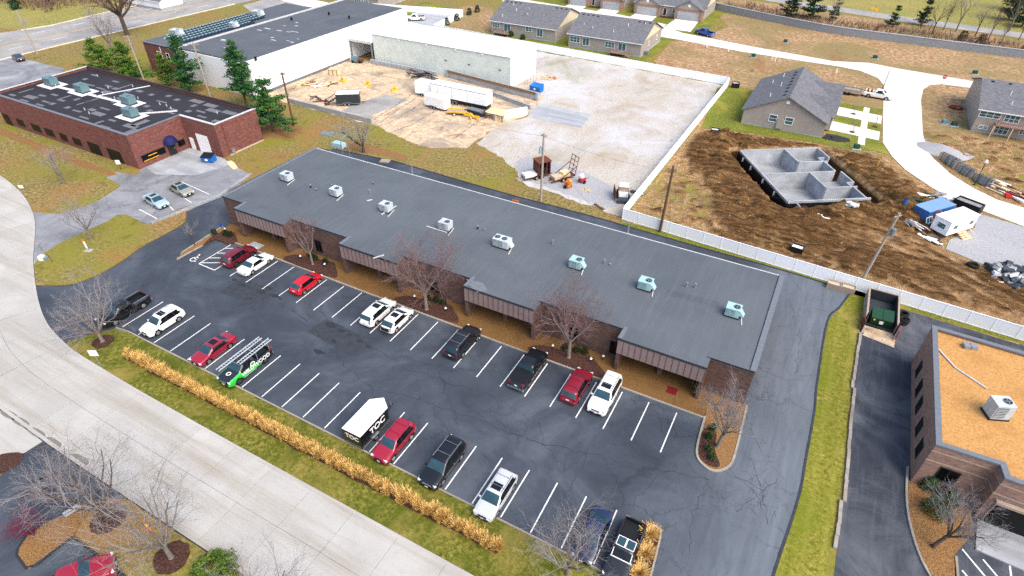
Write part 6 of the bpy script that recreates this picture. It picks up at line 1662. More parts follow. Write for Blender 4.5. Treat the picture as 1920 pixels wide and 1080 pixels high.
# ---------------------------------------------------- tall straw grass
def tuft(V, F, W, WF, x, y, h, r, n, R, z=0.0):
    for k in range(n):
        a = R.uniform(0, 6.28); b = r * sqrt(R.random()) * 0.45
        p = Vector((x + cos(a) * b, y + sin(a) * b, z))
        hh = h * R.uniform(0.55, 1.1); o = r * R.uniform(0.2, 1.3)
        a2 = a + R.gauss(0, 0.5)
        m = p + Vector((cos(a2) * o * 0.35, sin(a2) * o * 0.35, hh * 0.65)); e = p + Vector((cos(a2) * o, sin(a2) * o, hh))
        s = Vector((-sin(a2), cos(a2), 0)) * R.uniform(0.007, 0.014)
        i = len(V)
        for q in (p - s, p + s, m + s, m - s): V.append(tuple(q))
        F.append((i, i + 1, i + 2, i + 3))
        pl = R.random() < 0.45
        T, TF = (W, WF) if pl else (V, F)
        i = len(T)
        s2 = s * (1.8 if pl else 1)
        for q in (m - s, m + s, e + s2 * 0.7, e - s2 * 0.7): T.append(tuple(q))
        TF.append((i, i + 1, i + 2, i + 3))
GR = random.Random(17)
V, F, W, WF = [], [], [], []
x = 5.2
while x < 50.4:
    for yy in (-2.72, -2.45):
        tuft(V, F, W, WF, x + GR.uniform(-0.3, 0.3), yy + GR.uniform(-0.22, 0.22) + 0.004 * x, GR.uniform(0.85, 1.3), GR.uniform(0.22, 0.42), 120, GR)
    x += GR.uniform(0.24, 0.4)
og = tag(raw('ornamental_grass', V, F, 'straw', None), 'long row of tall straw-coloured ornamental grass along the verge', 'ornamental grass', None, 'stuff')
raw('plumes', W, WF, 'straw_pale', og)
for j, ((x, y), lb) in enumerate(zip(((60.75, 4.35), (60.9, 2.6), (61.0, 0.9)), ('tall straw grass clump at the tip of the island by the old black pickup', 'middle straw grass clump on the island by the old black pickup', 'straw grass clump nearest the bottom edge on the island'))):
    V, F, W, WF = [], [], [], []
    tuft(V, F, W, WF, 0, 0, 1.0, 0.62, 420, GR, 0.1)
    t = thing('grass_clump', lb, 'ornamental grass', (x, y, 0), 0, 'straw grass clumps on the island')
    raw('blades', V, F, 'straw', t); raw('plumes', W, WF, 'straw_pale', t)

# ============================================================ VEHICLES
SPEC = {
    'sedan': dict(L=4.85, W=1.82, H=1.45, zb=0.2, belt=0.93, wb=2.75, r=0.33, top=[(-2.42, .60), (-2.39, .90), (-2.25, 1.0), (-1.6, 1.03), (-0.95, 1.37), (-.6, 1.43), (.15, 1.45), (.42, 1.41), (1.22, 1.01), (1.3, .99), (2.05, .87), (2.34, .73), (2.42, .52)],
                  ws=(.42, 1.24), rw=(-1.6, -.95), sg=(-1.3, .98), pil=(-.1,)),
    'coupe': dict(L=4.75, W=1.8, H=1.36, zb=0.2, belt=0.9, wb=2.7, r=0.32, top=[(-2.37, .60), (-2.33, .88), (-2.1, .97), (-1.45, 1.0), (-0.8, 1.3), (-.5, 1.35), (.1, 1.36), (.35, 1.32), (1.15, .96), (1.25, .94), (2.0, .82), (2.3, .68), (2.37, .5)],
                  ws=(.35, 1.17), rw=(-1.45, -.8), sg=(-1.05, .9), pil=(-.55,)),
    'hatch': dict(L=4.25, W=1.78, H=1.48, zb=0.2, belt=0.95, wb=2.6, r=0.33, top=[(-2.12, .58), (-2.1, .92), (-2.0, 1.05), (-1.5, 1.4), (-1.2, 1.46), (.05, 1.48), (.4, 1.43), (1.15, 1.04), (1.22, 1.02), (1.85, .88), (2.06, .74), (2.12, .52)],
                  ws=(.38, 1.17), rw=(-2.0, -1.48), sg=(-1.45, .95), pil=(-.25,)),
    'suv': dict(L=4.65, W=1.88, H=1.72, zb=0.24, belt=1.06, wb=2.7, r=0.36, top=[(-2.32, .6), (-2.3, .98), (-2.24, 1.12), (-2.0, 1.58), (-1.82, 1.67), (-.5, 1.72), (.2, 1.7), (.5, 1.62), (1.12, 1.15), (1.2, 1.13), (2.0, 1.0), (2.24, .86), (2.32, .6)],
                ws=(.48, 1.14), rw=(-2.25, -1.98), sg=(-1.85, .95), pil=(-.15, -1.1)),
    'bigsuv': dict(L=5.15, W=2.0, H=1.86, zb=0.26, belt=1.14, wb=2.95, r=0.39, top=[(-2.57, .62), (-2.55, 1.05), (-2.48, 1.2), (-2.3, 1.72), (-2.12, 1.81), (-.6, 1.86), (.3, 1.83), (.62, 1.75), (1.25, 1.24), (1.32, 1.22), (2.2, 1.12), (2.48, .98), (2.57, .62)],
                   ws=(.6, 1.27), rw=(-2.49, -2.28), sg=(-2.15, 1.05), pil=(-.05, -1.1)),
    'wagon': dict(L=4.8, W=1.86, H=1.62, zb=0.22, belt=1.0, wb=2.8, r=0.35, top=[(-2.4, .6), (-2.38, .95), (-2.3, 1.08), (-2.0, 1.5), (-1.8, 1.58), (-.5, 1.62), (.25, 1.6), (.55, 1.52), (1.25, 1.08), (1.32, 1.06), (2.1, .95), (2.32, .82), (2.4, .56)],
                  ws=(.53, 1.27), rw=(-2.3, -1.98), sg=(-1.85, 1.05), pil=(-.1, -1.05)),
    'pickup': dict(L=5.75, W=1.98, H=1.86, zb=0.3, belt=1.2, wb=3.5, r=0.4, top=[(-2.87, .62), (-2.85, 1.17), (-2.7, 1.19), (-0.86, 1.19), (-0.72, 1.22), (-.62, 1.72), (-.42, 1.83), (.55, 1.85), (.85, 1.77), (1.42, 1.27), (1.5, 1.24), (2.5, 1.15), (2.78, 1.0), (2.87, .62)],
                   ws=(.83, 1.44), rw=(-.73, -.58), sg=(-.5, 1.2), pil=(.35,), bed=(-2.74, -.88)),
    'oldpickup': dict(L=5.3, W=1.95, H=1.72, zb=0.3, belt=1.12, wb=3.1, r=0.38, top=[(-2.65, .62), (-2.63, 1.12), (-2.5, 1.14), (-0.66, 1.14), (-0.52, 1.16), (-.42, 1.6), (-.25, 1.69), (.45, 1.7), (.65, 1.64), (1.12, 1.16), (1.2, 1.13), (2.4, 1.06), (2.6, .98), (2.65, .62)],
                      ws=(.64, 1.13), rw=(-.53, -.38), sg=(-.3, .9), pil=(.75,), bed=(-2.54, -.7)),
}
def interp(tab, x):
    if x <= tab[0][0]: return tab[0][1]
    for (a, b), (c, d) in zip(tab, tab[1:]):
        if x <= c: return b + (d - b) * (x - a) / (c - a)
    return tab[-1][1]
def vehicle(label, kind, paint_m, loc, rz, rails=None, sunroof=False, rim='rim_alloy', tone=None, cat=None, name=None, bedmat='plastic_black', hood=None, cladding=False, tonneau=False, wrap=None, ws_m='windshield_glass', rw_m=None, sg_m='car_glass'):
    s = SPEC[kind]
    L, W, H, zb, belt, r = s['L'], s['W'], s['H'], s['zb'], s['belt'], s['r']
    nm = name or ('pickup_truck' if 'pickup' in kind else 'parked_car')
    t = thing(nm, label, cat or ('pickup truck' if 'pickup' in kind else 'car'), loc, rz, 'parked vehicles')
    xs = sorted(set([round(-L / 2 + L * i / 46, 3) for i in range(47)] + [p[0] for p in s['top']]))
    xs = [x for i, x in enumerate(xs) if i == 0 or x - xs[i - 1] > 0.012]
    bed = s.get('bed')
    rings = []
    V = []
    for x in xs:
        e = max(0.0, (abs(x) - (L / 2 - 0.6)) / 0.6)
        w = W / 2 * (1 - 0.13 * e * e)
        zt = interp(s['top'], x)
        zl = zb + 0.12 * e * e
        bl = min(belt, zt - 0.05)
        f = max(0.0, min(1.0, (zt - belt) / (H - belt)))
        wr = w * (0.93 - 0.19 * f)
        R = [(0, zl), (w * .86, zl), (w * .965, zl + .08)]
        for u, k in ((.25, 1.0), (.45, 1.0), (.65, .995), (.85, .98)): R.append((w * k, zl + .08 + (bl - zl - .08) * u))
        R.append((w * .955, bl))
        R.append(((w * .945 + wr) / 2 + 0.012, (bl + zt - .05) / 2))
        R.append((wr, zt - .045)); R.append((wr - .07, zt - .01)); R.append((wr * .55, zt + .012)); R.append((0, zt + .02))
        ring = R + [(-y, z) for y, z in R[11:0:-1]]
        rings.append([len(V) + i for i in range(24)])
        V += [(x, y, z) for y, z in ring]
    ax = (s['wb'] / 2 + 0.02, -s['wb'] / 2 + 0.02)
    G_ = {}
    for j in range(len(xs) - 1):
        xm = (xs[j] + xs[j + 1]) / 2
        for i in range(24):
            rr = i if i < 12 else 23 - i
            q = (rings[j][i], rings[j][(i + 1) % 24], rings[j + 1][(i + 1) % 24], rings[j + 1][i])
            q = q[::-1]
            zc = sum(V[k][2] for k in q) / 4
            if 1 <= rr <= 6 and any(hypot(xm - a, zc - r) < r + 0.07 for a in ax): continue
            if bed and bed[0] < xm < bed[1] and rr >= 10: continue
            key = 'body'
            if rr in (10, 11) and s['ws'][0] < xm < s['ws'][1]: key = 'windshield'
            elif rr in (9, 10, 11) and s['rw'][0] < xm < s['rw'][1]: key = 'rear_window'
            elif rr in (7, 8) and s['sg'][0] < xm < s['sg'][1] and any(abs(xm - p) <= 0.055 for p in s['pil']): key = 'pillar' + str(i < 12) + str(min(s['pil'], key=lambda p: abs(xm - p)))
            elif rr in (7, 8) and s['sg'][0] < xm < s['sg'][1]:
                lo = xm - s['sg'][0]; hi = s['sg'][1] - xm
                if not (rr == 8 and (hi < 0.42 or lo < 0.2)):
                    key = 'side_window' + ('L' if i < 12 else 'R') + str(sum(xm > p for p in s['pil']))
            elif rr <= (2 if cladding else 1): key = 'sill'
            elif hood and rr in (10, 11) and xm > s['ws'][1]: key = 'hood'
            elif wrap and ((rr in (2, 3, 4, 5) and xm > -1.5 + 0.6 * (rr - 2)) or (xm > 1.25 and rr <= 9 and rr != 10)): key = 'side_wrap'
            G_.setdefault(key, []).append(q)
    for ring, rev in ((rings[0], False), (rings[-1], True)):
        G_['side_wrap' if wrap and rev else 'body'].append(tuple(ring) if rev else tuple(ring[::-1]))
    mats = {'body': paint_m, 'windshield': ws_m, 'rear_window': rw_m or ws_m, 'sill': 'plastic_black', 'pillar': 'plastic_black', 'hood': hood[0] if hood else paint_m, 'side_wrap': wrap or paint_m}
    for key, fs in G_.items():
        used = sorted({k for f in fs for k in f}); mp = {k: i for i, k in enumerate(used)}
        me = bpy.data.meshes.new(key)
        me.from_pydata([V[k] for k in used], [], [tuple(mp[k] for k in f) for f in fs])
        nmn = 'side_window' if key.startswith('side_window') else 'pillar' if key.startswith('pillar') else key
        me.materials.append(MT[mats.get(nmn if nmn == 'pillar' else key, sg_m)])
        me.polygons.foreach_set('use_smooth', [len(f) == 4 for f in fs])
        me.update()
        link(nmn, me, t)
    # chassis and wheel wells
    MB().box(-L / 2 + .25, -W * .36, zb + .02, L / 2 - .25, W * .36, min(.78, belt - .15)).build('chassis', 'plastic_black', t)
    for a in ax:
        for sy in (-1, 1):
            y = sy * (W / 2 - 0.125)
            wv = MB().tube((a, y - .12, r), (a, y + .12, r), r, n=18).build('wheel', 'rubber', t)
            o = MB()
            o.tube((a, y + sy * .1, r), (a, y + sy * .127, r), r * .66, r * .6, 16)
            rm = o.build('rim', rim, wv)
    w2 = W / 2
    # lamps, grille, plates, mirrors, handles
    zt_f = interp(s['top'], L / 2 - .28); zt_r = interp(s['top'], -L / 2 + .04)
    for sy in (-1, 1):
        MB().obox((L / 2 - .16, sy * w2 * .70, zt_f - .16), (.2, .42, .15), sy * -0.35).build('headlight', 'lamp_clear', t)
        hz = zt_r - .14 if kind in ('sedan', 'coupe') else belt - .12
        MB().obox((-L / 2 + .06, sy * w2 * .72, hz), (.12, .3 if kind in ('sedan', 'coupe') else .18, .15 if kind in ('sedan', 'coupe') else .34), sy * 0.28).build('tail_light', 'lamp_red', t)
        MB().obox((s['ws'][1] - .22, sy * (w2 + .06), belt + .06), (.12, .2, .13), sy * 0.2).build('mirror', paint_m, t)
        for p in s['pil'][:1]:
            MB().obox((p - .2, sy * (w2 * .985), belt - .14), (.16, .03, .03)).build('door_handle', 'chrome', t)
            MB().obox((p, sy * (w2 * .992), (zb + belt) / 2 + .06), (.016, .02, belt - zb - .28)).build('door_seam', 'plastic_black', t)
        MB().obox((s['sg'][1] - .02, sy * (w2 * .992), (zb + belt) / 2 + .06), (.016, .02, belt - zb - .3)).build('door_seam', 'plastic_black', t)
    MB().obox((L / 2 - .01, 0, zt_f - .26), (.05, W * .42, .16)).build('grille', 'chrome' if kind in ('bigsuv', 'pickup', 'oldpickup') else 'plastic_black', t)
    MB().obox((L / 2 + .015, 0, zb + .2), (.04, W * .6, .12)).build('lower_grille', 'plastic_black', t)
    MB().obox((L / 2 + .04, 0, zb + .3), (.015, .3, .15)).build('plate', 'trim_white', t)
    MB().obox((-L / 2 - .012, 0, zb + (.45 if kind in ('sedan', 'coupe') else .55)), (.02, .31, .15)).build('plate', 'trim_white', t)
    if bed:
        b0, b1 = bed; y = W / 2 * .80
        mb = MB().box(b0, -y, .78, b1, y, .80)
        mb.build('bed_floor', bedmat, t)
        for a in ((b0, -y - .01, .8, b0 + .03, y + .01, 1.15), (b1 - .03, -y - .01, .8, b1, y + .01, 1.15), (b0, -y - .05, .8, b1, -y, 1.15), (b0, y, .8, b1, y + .05, 1.15)):
            box('bed_wall', bedmat, t, *a)
        if tonneau: MB().box(b0 - .02, -y - .06, 1.16, b1 + .02, y + .06, 1.2).build('bed_cover', 'plastic_black', t)
        MB().box(-L / 2 - .12, -W * .45, zb + .12, -L / 2 + .02, W * .45, zb + .3).build('rear_bumper', 'chrome', t)
    if rails:
        for sy in (-1, 1):
            MB().tube((s['sg'][0] + .15, sy * W * .345, H + .04), (s['ws'][0] - .15, sy * W * .345, H + .05), .03, n=6).build('roof_rail', rails, t)
        for f in (.25, .7):
            xx = s['sg'][0] + (s['ws'][0] - s['sg'][0]) * f
            MB().tube((xx, -W * .345, H + .07), (xx, W * .345, H + .07), .022, n=6).build('roof_bar', rails, t)
    if sunroof:
        MB().box(s['ws'][0] - 1.0, -W * .24, H + .004, s['ws'][0] - .3, W * .24, H + .032).build('sunroof', 'car_glass', t)
    return t
UP, DN = pi / 2, -pi / 2
# row against the building
vehicle('dark red crossover beside the hatched bay, nose to the building', 'suv', 'paint_maroon', (1.1, 16.0), UP, sunroof=False, rim='rim_dark')
vehicle('white saloon car beside the dark red crossover', 'coupe', 'paint_pearl', (4.25, 15.85), UP)
vehicle('bright red hatchback parked alone before the left mulch bed', 'hatch', 'paint_red', (12.95, 15.9), UP)
vehicle('white hatchback with sunroof, left of the adjoining white pair', 'wagon', 'paint_pearl', (24.25, 15.75), UP, sunroof=True)
w5 = vehicle('white hatchback with a black rack at its tail, right of the white pair', 'hatch', 'paint_pearl', (27.0, 15.75), UP, sunroof=True)
MB().box(-2.3, -.5, .6, -2.15, .5, .95).build('tail_rack', 'plastic_black', w5)
MB().tube((-2.25, 0, .5), (-2.3, 0, 1.1), .03, n=6).build('rack_arm', 'chrome', w5)
vehicle('black sport utility vehicle with silver roof, nose to the building', 'bigsuv', 'paint_char', (35.65, 16.1), UP, rails='rim_alloy')
vehicle('black pickup truck with covered bed, nose to the building', 'pickup', 'paint_black', (43.85, 15.95), UP, tonneau=True, rim='rim_dark')
vehicle('dark red estate with roof rails beside a white one', 'suv', 'paint_wine', (49.2, 16.2), UP, rails='paint_wine')
vehicle('white sport utility vehicle facing the street, last before the empty bays', 'bigsuv', 'paint_pearl', (52.15, 16.5), DN, sunroof=True, rails='rim_alloy')
# row along the verge
bp = vehicle('black pickup behind the bare tree, first in the verge row', 'pickup', 'paint_black', (-1.75, 1.75), DN)
MB().box(-2.7, -.9, 1.2, -.85, -.82, 1.34).box(-2.7, .82, 1.2, -.85, .9, 1.34).build('bed_rail', 'chrome', bp)
vehicle('white sport utility vehicle with sunroof in the verge row', 'suv', 'paint_pearl', (4.0, 2.55), DN, sunroof=True, rails='rim_alloy')
vehicle('raspberry red saloon car next to the green ladder truck', 'sedan', 'paint_crimson', (12.7, 2.25), DN, sunroof=True)
gt = vehicle('green and black pickup carrying ladders on a rack', 'pickup', 'paint_char', (17.75, 2.1), DN, wrap='paint_green', rim='rim_dark')
# livery
lettering('door_lettering', 'WILDWOOD', 0.62, 'lamp_white', gt, (-0.55, 1.005, 0.86), (pi / 2, 0, pi), 0.012)
lettering('door_lettering', 'WILDWOOD', 0.62, 'lamp_white', gt, (-0.55, -1.005, 0.86), (pi / 2, 0, 0), 0.012)
for sy in (-1, 1):
    mb = MB()
    for k in range(20):
        a0, a1 = 2 * pi * k / 20, 2 * pi * (k + 1) / 20
        vs = [(-.2 + rr_ * cos(a), sy * (.985 if q == 0 else 1.0) , 1.22 + rr_ * sin(a)) for q in (0, 1) for rr_, a in ((.2, a0), (.3, a0), (.3, a1), (.2, a1))]
        mb.add(vs, [(4, 5, 6, 7), (0, 3, 2, 1), (0, 1, 5, 4), (2, 3, 7, 6)])
    mb.build('ring_emblem', 'lamp_white', gt)
    MB().tube((-.2, sy * .985, 1.22), (-.2, sy * 1.002, 1.22), .13, n=12).build('emblem_disc', 'paint_green', gt)
    MB().box(-.4, min(sy * .99, sy * 1.06), .42, 1.1, max(sy * .99, sy * 1.06), .5).build('running_board', 'chrome', gt)
mb = MB()
for k in range(16):
    a0, a1 = 2 * pi * k / 16, 2 * pi * (k + 1) / 16
    mb.add([(2.0 + rr_ * cos(a), rr_ * sin(a), 1.245) for rr_, a in ((.16, a0), (.26, a0), (.26, a1), (.16, a1))], [(0, 1, 2, 3)])
mb.build('ring_emblem', 'lamp_white', gt)
for x in (-2.6, -1.0):
    for sy in (-1, 1): MB().tube((x, sy * .86, 1.15), (x, sy * .8, 2.05), .035, n=6).build('rack_post', 'metal_galv', gt)
    MB().tube((x, -.84, 2.05), (x, .84, 2.05), .035, n=6).build('rack_bar', 'metal_galv', gt)
MB().tube((1.0, -.7, 1.95), (1.0, .7, 1.95), .03, n=6).build('rack_bar', 'metal_galv', gt)
MB().box(-2.6, -.6, .82, -1.2, .5, 1.05).build('bed_cargo', 'plastic_black', gt)
MB().box(-2.95, .55, 1.0, -2.86, .85, 1.25).build('red_flag', 'sign_red', gt)
def ladder(label, loc, L, rz, tilt=0.0):
    t = thing('ladder', label, 'ladder', loc, rz, 'ladders on the green truck')
    t.rotation_euler = (0, tilt, rz)
    for y in (-.21, .21): MB().box(-L / 2, y - .03, 0, L / 2, y + .03, .09).build('stile', 'metal_pale', t)
    for k in range(int(L / .3)):
        x = -L / 2 + .15 + k * .3
        MB().tube((x, -.2, .045), (x, .2, .045), .025, n=6).build('rung', 'metal_pale', t)
ladder('long aluminium ladder over the cab of the green truck', (17.3, 2.2, 2.08), 5.6, DN)
ladder('second, shorter aluminium ladder over the bed of the green truck', (18.35, 3.2, 2.08), 4.2, DN)
vehicle('red sport utility vehicle beside the black and white trailer', 'suv', 'paint_crimson', (37.3, 1.75), DN, rails='paint_crimson', cladding=True)
vehicle('black sport utility vehicle with chrome trim in the verge row', 'bigsuv', 'paint_black', (42.55, 1.9), DN, rails='rim_alloy', sunroof=False)
vehicle('silver white estate car with dark sunroof in the verge row', 'wagon', 'paint_silver', (48.2, 1.5), DN, sunroof=True, rails='rim_alloy')
vehicle('dark blue saloon car behind the bare tree', 'sedan', 'paint_navy', (56.75, 2.1), DN)
op = vehicle('old black pickup with white window trim and a red stripe', 'oldpickup', 'paint_char', (59.45, 2.0), DN, ws_m='car_glass')
for y in (-.62, .08):
    for a in ((-.46, y, 1.7, .25, y + .05, 1.735),): pass
MB().box(-.35, -.68, 1.725, .4, -.06, 1.735).build('roof_panel', 'windshield_glass', op)
MB().box(-.35, .06, 1.725, .4, .68, 1.735).build('roof_panel', 'windshield_glass', op)
for a in ((-.4, -.73, .45, -.68), (-.4, -.06, .45, -.01), (-.4, .01, .45, .06), (-.4, .68, .45, .73)):
    MB().box(a[0], a[1], 1.72, a[2], a[3], 1.742).build('roof_trim', 'trim_white', op)
for x in (-.4, .4): MB().box(x, -.73, 1.72, x + .05, .73, 1.744).build('roof_trim', 'trim_white', op)
MB().box(-.66, -.72, 1.16, -.56, .72, 1.3).build('red_stripe', 'sign_red', op)
for sy in (-1, 1):
    MB().obox((.9, sy * .74, 1.42), (.65, .05, .05), 0, 0, Matrix.Rotation(0.82, 3, 'Y')).build('window_trim', 'trim_white', op)
    MB().tube((-2.5, sy * .85, 1.14), (-2.5, sy * .85, 1.35), .03, n=6).build('stake_post', 'chrome', op)
    MB().tube((-2.5, sy * .85, 1.35), (-2.5, sy * .45, 1.35), .03, n=6).build('stake_bar', 'chrome', op)
MB().box(1.12, -.8, 1.15, 1.18, .8, 1.2).build('window_trim', 'trim_white', op)
# elsewhere
vehicle('ice blue saloon car on the pale drive, nearer the street', 'sedan', 'paint_ice', (-21.5, 20.3), -0.14, sunroof=True)
vehicle('olive silver saloon car on the pale drive, nearer the brick building', 'sedan', 'paint_olive', (-21.4, 24.6), -0.14, sunroof=True)
vehicle('dark plum car parked at the edge of the upper left lot', 'sedan', 'paint_plum', (-113.2, 50.0), 2.9)
vehicle('bright red pickup cut by the bottom left corner', 'pickup', 'paint_crimson', (24.2, -20.1), 1.02)
vehicle('blue pickup on the new street of the estate', 'pickup', 'paint_blue', (27.1, 157.0), pi - 0.42)
vehicle('white pickup in the rear yard beyond the warehouse', 'pickup', 'paint_pearl', (-52.6, 129.6), pi + 0.6)
vehicle('dark green pickup half hidden behind the metal shed roof', 'pickup', 'paint_forest', (-27.5, 112.5), pi - 0.05)

def box_trailer(label, loc, rz, L, W, H, side, roofm, rear=None, vnose=0.0, axles=1, floor=0.45, name='cargo_trailer', fend='metal_galv', group='trailers', roundtop=False, jack=True):
    t = thing(name, label, 'trailer', loc, rz, group)
    n = L / 2
    poly = [(-n, -W / 2), (n, -W / 2), (n + vnose, 0), (n, W / 2), (-n, W / 2)] if vnose else [(-n, -W / 2), (n, -W / 2), (n, W / 2), (-n, W / 2)]
    MB().prism(poly, floor, H - .06).build('body', side, t)
    ov = [(x * 1.006, y * 1.012) for x, y in poly]
    MB().prism(ov, H - .059, H).build('roof', roofm, t)
    if roundtop: MB().prism([(x * .985, y * .8) for x, y in poly], H, H + .06).build('roof_crown', roofm, t)
    MB().box(-n - .012, -W / 2 + .08, floor + .08, -n - .001, W / 2 - .08, H - .16).build('rear_door', rear or side, t)
    for sy in (-1, 1):
        MB().box(-n, sy * (W / 2 + .004) - .01, floor - .02, n, sy * (W / 2 + .004) + .01, floor + .06).build('bottom_rail', 'metal_galv', t)
        for k in range(axles):
            x = -n * .12 + (k - (axles - 1) / 2) * .82
            wv = MB().tube((x, sy * (W / 2 - .04), .33), (x, sy * (W / 2 + .17), .33), .33, n=16).build('wheel', 'rubber', t)
            MB().tube((x, sy * (W / 2 + .16), .33), (x, sy * (W / 2 + .185), .33), .2, n=12).build('rim', 'rim_alloy', wv)
        xs_ = [-n * .12 - .45 - (axles - 1) * .41, -n * .12 + .45 + (axles - 1) * .41]
        MB().box(xs_[0], min(sy * W / 2, sy * (W / 2 + .22)), .68, xs_[1], max(sy * W / 2, sy * (W / 2 + .22)), .72).build('fender', fend, t)
        MB().box(-n - .03, sy * (W / 2 - .12) - .05, floor + .1, -n - .013, sy * (W / 2 - .12) + .05, floor + .22).build('tail_light', 'lamp_red', t)
    if jack:
        MB().tube((n + vnose * .5, -.3, floor - .03), (n + vnose + 1.1, 0, floor - .03), .045, n=6).tube((n + vnose * .5, .3, floor - .03), (n + vnose + 1.1, 0, floor - .03), .045, n=6).build('drawbar', 'trim_dark', t)
        MB().tube((n + vnose + .8, 0, 0), (n + vnose + .8, 0, .9), .04, n=6).build('jack', 'metal_galv', t)
    MB().box(-n + .1, -W * .3, .3, n - .1, W * .3, floor).build('frame', 'trim_dark', t)
    return t
toc = box_trailer('black cargo trailer with white roof and TOC lettering on its sides', (34.2, 1.7), UP, 3.9, 2.1, 2.25, 'paint_black', 'roof_metal_white', None, 0.8, 1)
lettering('side_lettering', 'TOC', 1.0, 'lamp_white', toc, (0.35, -1.058, 1.45), (pi / 2, 0, 0), 0.02)
lettering('side_lettering', 'TOC', 1.0, 'lamp_white', toc, (0.35, 1.058, 1.45), (pi / 2, 0, pi), 0.02)
lettering('rear_lettering', 'TOC', 0.72, 'lamp_white', toc, (-1.97, 0, 1.55), (pi / 2, 0, -pi / 2), 0.02)
MB().box(-1.98, -.85, .62, -1.965, .85, .68).build('door_bar', 'metal_galv', toc)
MB().box(1.2, -1.062, .6, 1.23, -1.051, 2.1).build('door_edge', 'metal_galv', toc)
box_trailer('charcoal cargo trailer with white roof beside the dark asphalt patch', (-23.9, 66.6), 0.62, 4.6, 2.1, 2.5, 'tarp_dark', 'roof_metal_white', None, 0.0, 2, roundtop=True)
box_trailer('white cargo trailer in front of the long semi trailer', (-6.9, 74.0), -0.10, 5.2, 2.1, 2.45, 'lamp_white', 'roof_metal_white', None, 0.5, 2)
st_ = box_trailer('long white semi trailer parked in the works yard', (-3.9, 78.4), 0.0, 13.4, 2.5, 3.6, 'vinyl_white', 'roof_metal_white', 'trim_white', 0, 2, 1.05, 'semi_trailer', jack=False)
for x in (-5.0, -1.5, 2.2): MB().box(x, -1.262, 1.2, x + .04, -1.252, 3.4).build('panel_seam', 'metal_galv', st_)
MB().box(-6.7, -1.27, 3.42, 6.7, -1.253, 3.5).build('top_rail', 'metal_galv', st_)
for y in (-.9, .9): MB().box(4.6, y - .08, 0, 4.8, y + .08, 1.1).build('landing_leg', 'trim_dark', st_)
box_trailer('white box trailer peeking out behind the semi trailer', (-13.2, 79.0), 0.0, 4.0, 2.4, 3.0, 'vinyl_white', 'roof_metal_white', None, 0, 1, jack=False)
# site trailer truck
ft = vehicle('white flatbed truck beside the lone house', 'pickup', 'paint_pearl', (72.2, 125.6), -0.05, bedmat='rust')
for k in range(5): MB().box(-2.6 + k * .35, -.7, .82 + .06 * k, -2.3 + k * .35, .7, 1.4 + .05 * (k % 2)).build('load', 'rust' if k % 2 else 'lumber', ft)
ut = thing('utility_trailer', 'timber sided flat trailer behind the white flatbed truck', 'trailer', (66.4, 125.3), -0.05)
MB().box(-2.6, -1.1, .6, 2.6, 1.1, .7).build('deck', 'lumber', ut)
for y in (-1.1, 1.06): MB().box(-2.6, y, .7, 2.6, y + .04, 1.3).build('side_board', 'stone_trim', ut)
for x in (-.6, .3):
    for sy in (-1, 1): MB().tube((x, sy * 1.12, .35), (x, sy * 1.3, .35), .35, n=14).build('wheel', 'rubber', ut)
MB().box(-2.3, -.9, .7, 2.2, .9, 1.1).build('load', 'stone_grey', ut)

# ============================================================ SMALL THINGS
def szl(px): return (px[0], px[1], max(0.02, soil_z(px[0], px[1])))
# path lights in the beds
for j, (x, y) in enumerate([(-5.87, 19.68), (7.91, 19.69), (8.15, 19.83), (12.17, 19.99), (26.22, 20.19), (30.77, 20.07), (44.54, 20.39), (48.98, 20.49), (49.98, 21.50)]):
    if j == 1: continue
    t = thing('path_light', 'small white globe light in the beds along the building, ' + ('leftmost', '', 'second from the left', 'third from the left', 'fourth from the left', 'fifth from the left', 'sixth from the left', 'seventh from the left', 'rightmost')[j], 'path light', (x, y, 0.14), 0, 'path lights along the building')
    MB().tube((0, 0, 0), (0, 0, 0.45), 0.04, n=6).build('post', 'plastic_black', t)
    MB().tube((0, 0, 0.45), (0, 0, 0.52), 0.08, 0.15, 10).tube((0, 0, 0.52), (0, 0, 0.68), 0.15, 0.06, 10).build('globe', 'lamp_white', t)
def sign(label, loc, h, w, hh, m, rz=0.0, post='metal_galv', shape=None, name='sign', pr=0.035):
    t = thing(name, label, 'sign', loc, rz)
    MB().tube((0, 0, 0), (0, 0, h), pr, n=6).build('post', post, t)
    if shape == 'oct':
        o = MB()
        n = 8
        vs = [(w / 2 * cos(pi / 8 + k * pi / 4), y, h + w / 2 * sin(pi / 8 + k * pi / 4)) for y in (-0.05, -0.03) for k in range(8)]
        o.add(vs, [tuple(range(8)), tuple(range(15, 7, -1))] + [(k, 8 + k, 8 + (k + 1) % 8, (k + 1) % 8) for k in range(8)])
        o.build('plate', m, t)
        lettering('lettering', 'STOP', w * 0.3, 'lamp_white', t, (0, -0.056, h), (pi / 2, 0, 0))
    elif shape == 'diamond':
        MB().obox((0, -0.04, h), (w, 0.02, w), 0, 0, Matrix.Rotation(pi / 4, 3, 'Y')).build('plate', m, t)
    else: MB().box(-w / 2, -0.05, h - hh, w / 2, -0.03, h + 0.02).build('plate', m, t)
    return t
sign('white sign plate on a grey post on the verge by the street', (3.96, -4.97), 2.4, 0.9, 0.75, 'lamp_white', 0.5)
sign('blue disabled parking sign at the left end of the building', (-5.79, 19.25) + (0.12,), 1.7, 0.4, 0.6, 'sign_blue', 0.3)
sign('white sign on a black post at the brick building corner', (-36.94, 24.91), 1.7, 0.7, 0.7, 'lamp_white', 0.6, 'plastic_black')
sign('small white sign on the lawn near the left street bend', (-43.50, 12.96), 0.9, 0.8, 0.5, 'lamp_white', 0.4)
sign('red stop sign at the estate junction', (84.39, 139.32), 2.6, 0.95, 0.9, 'sign_red', 0.2, shape='oct')
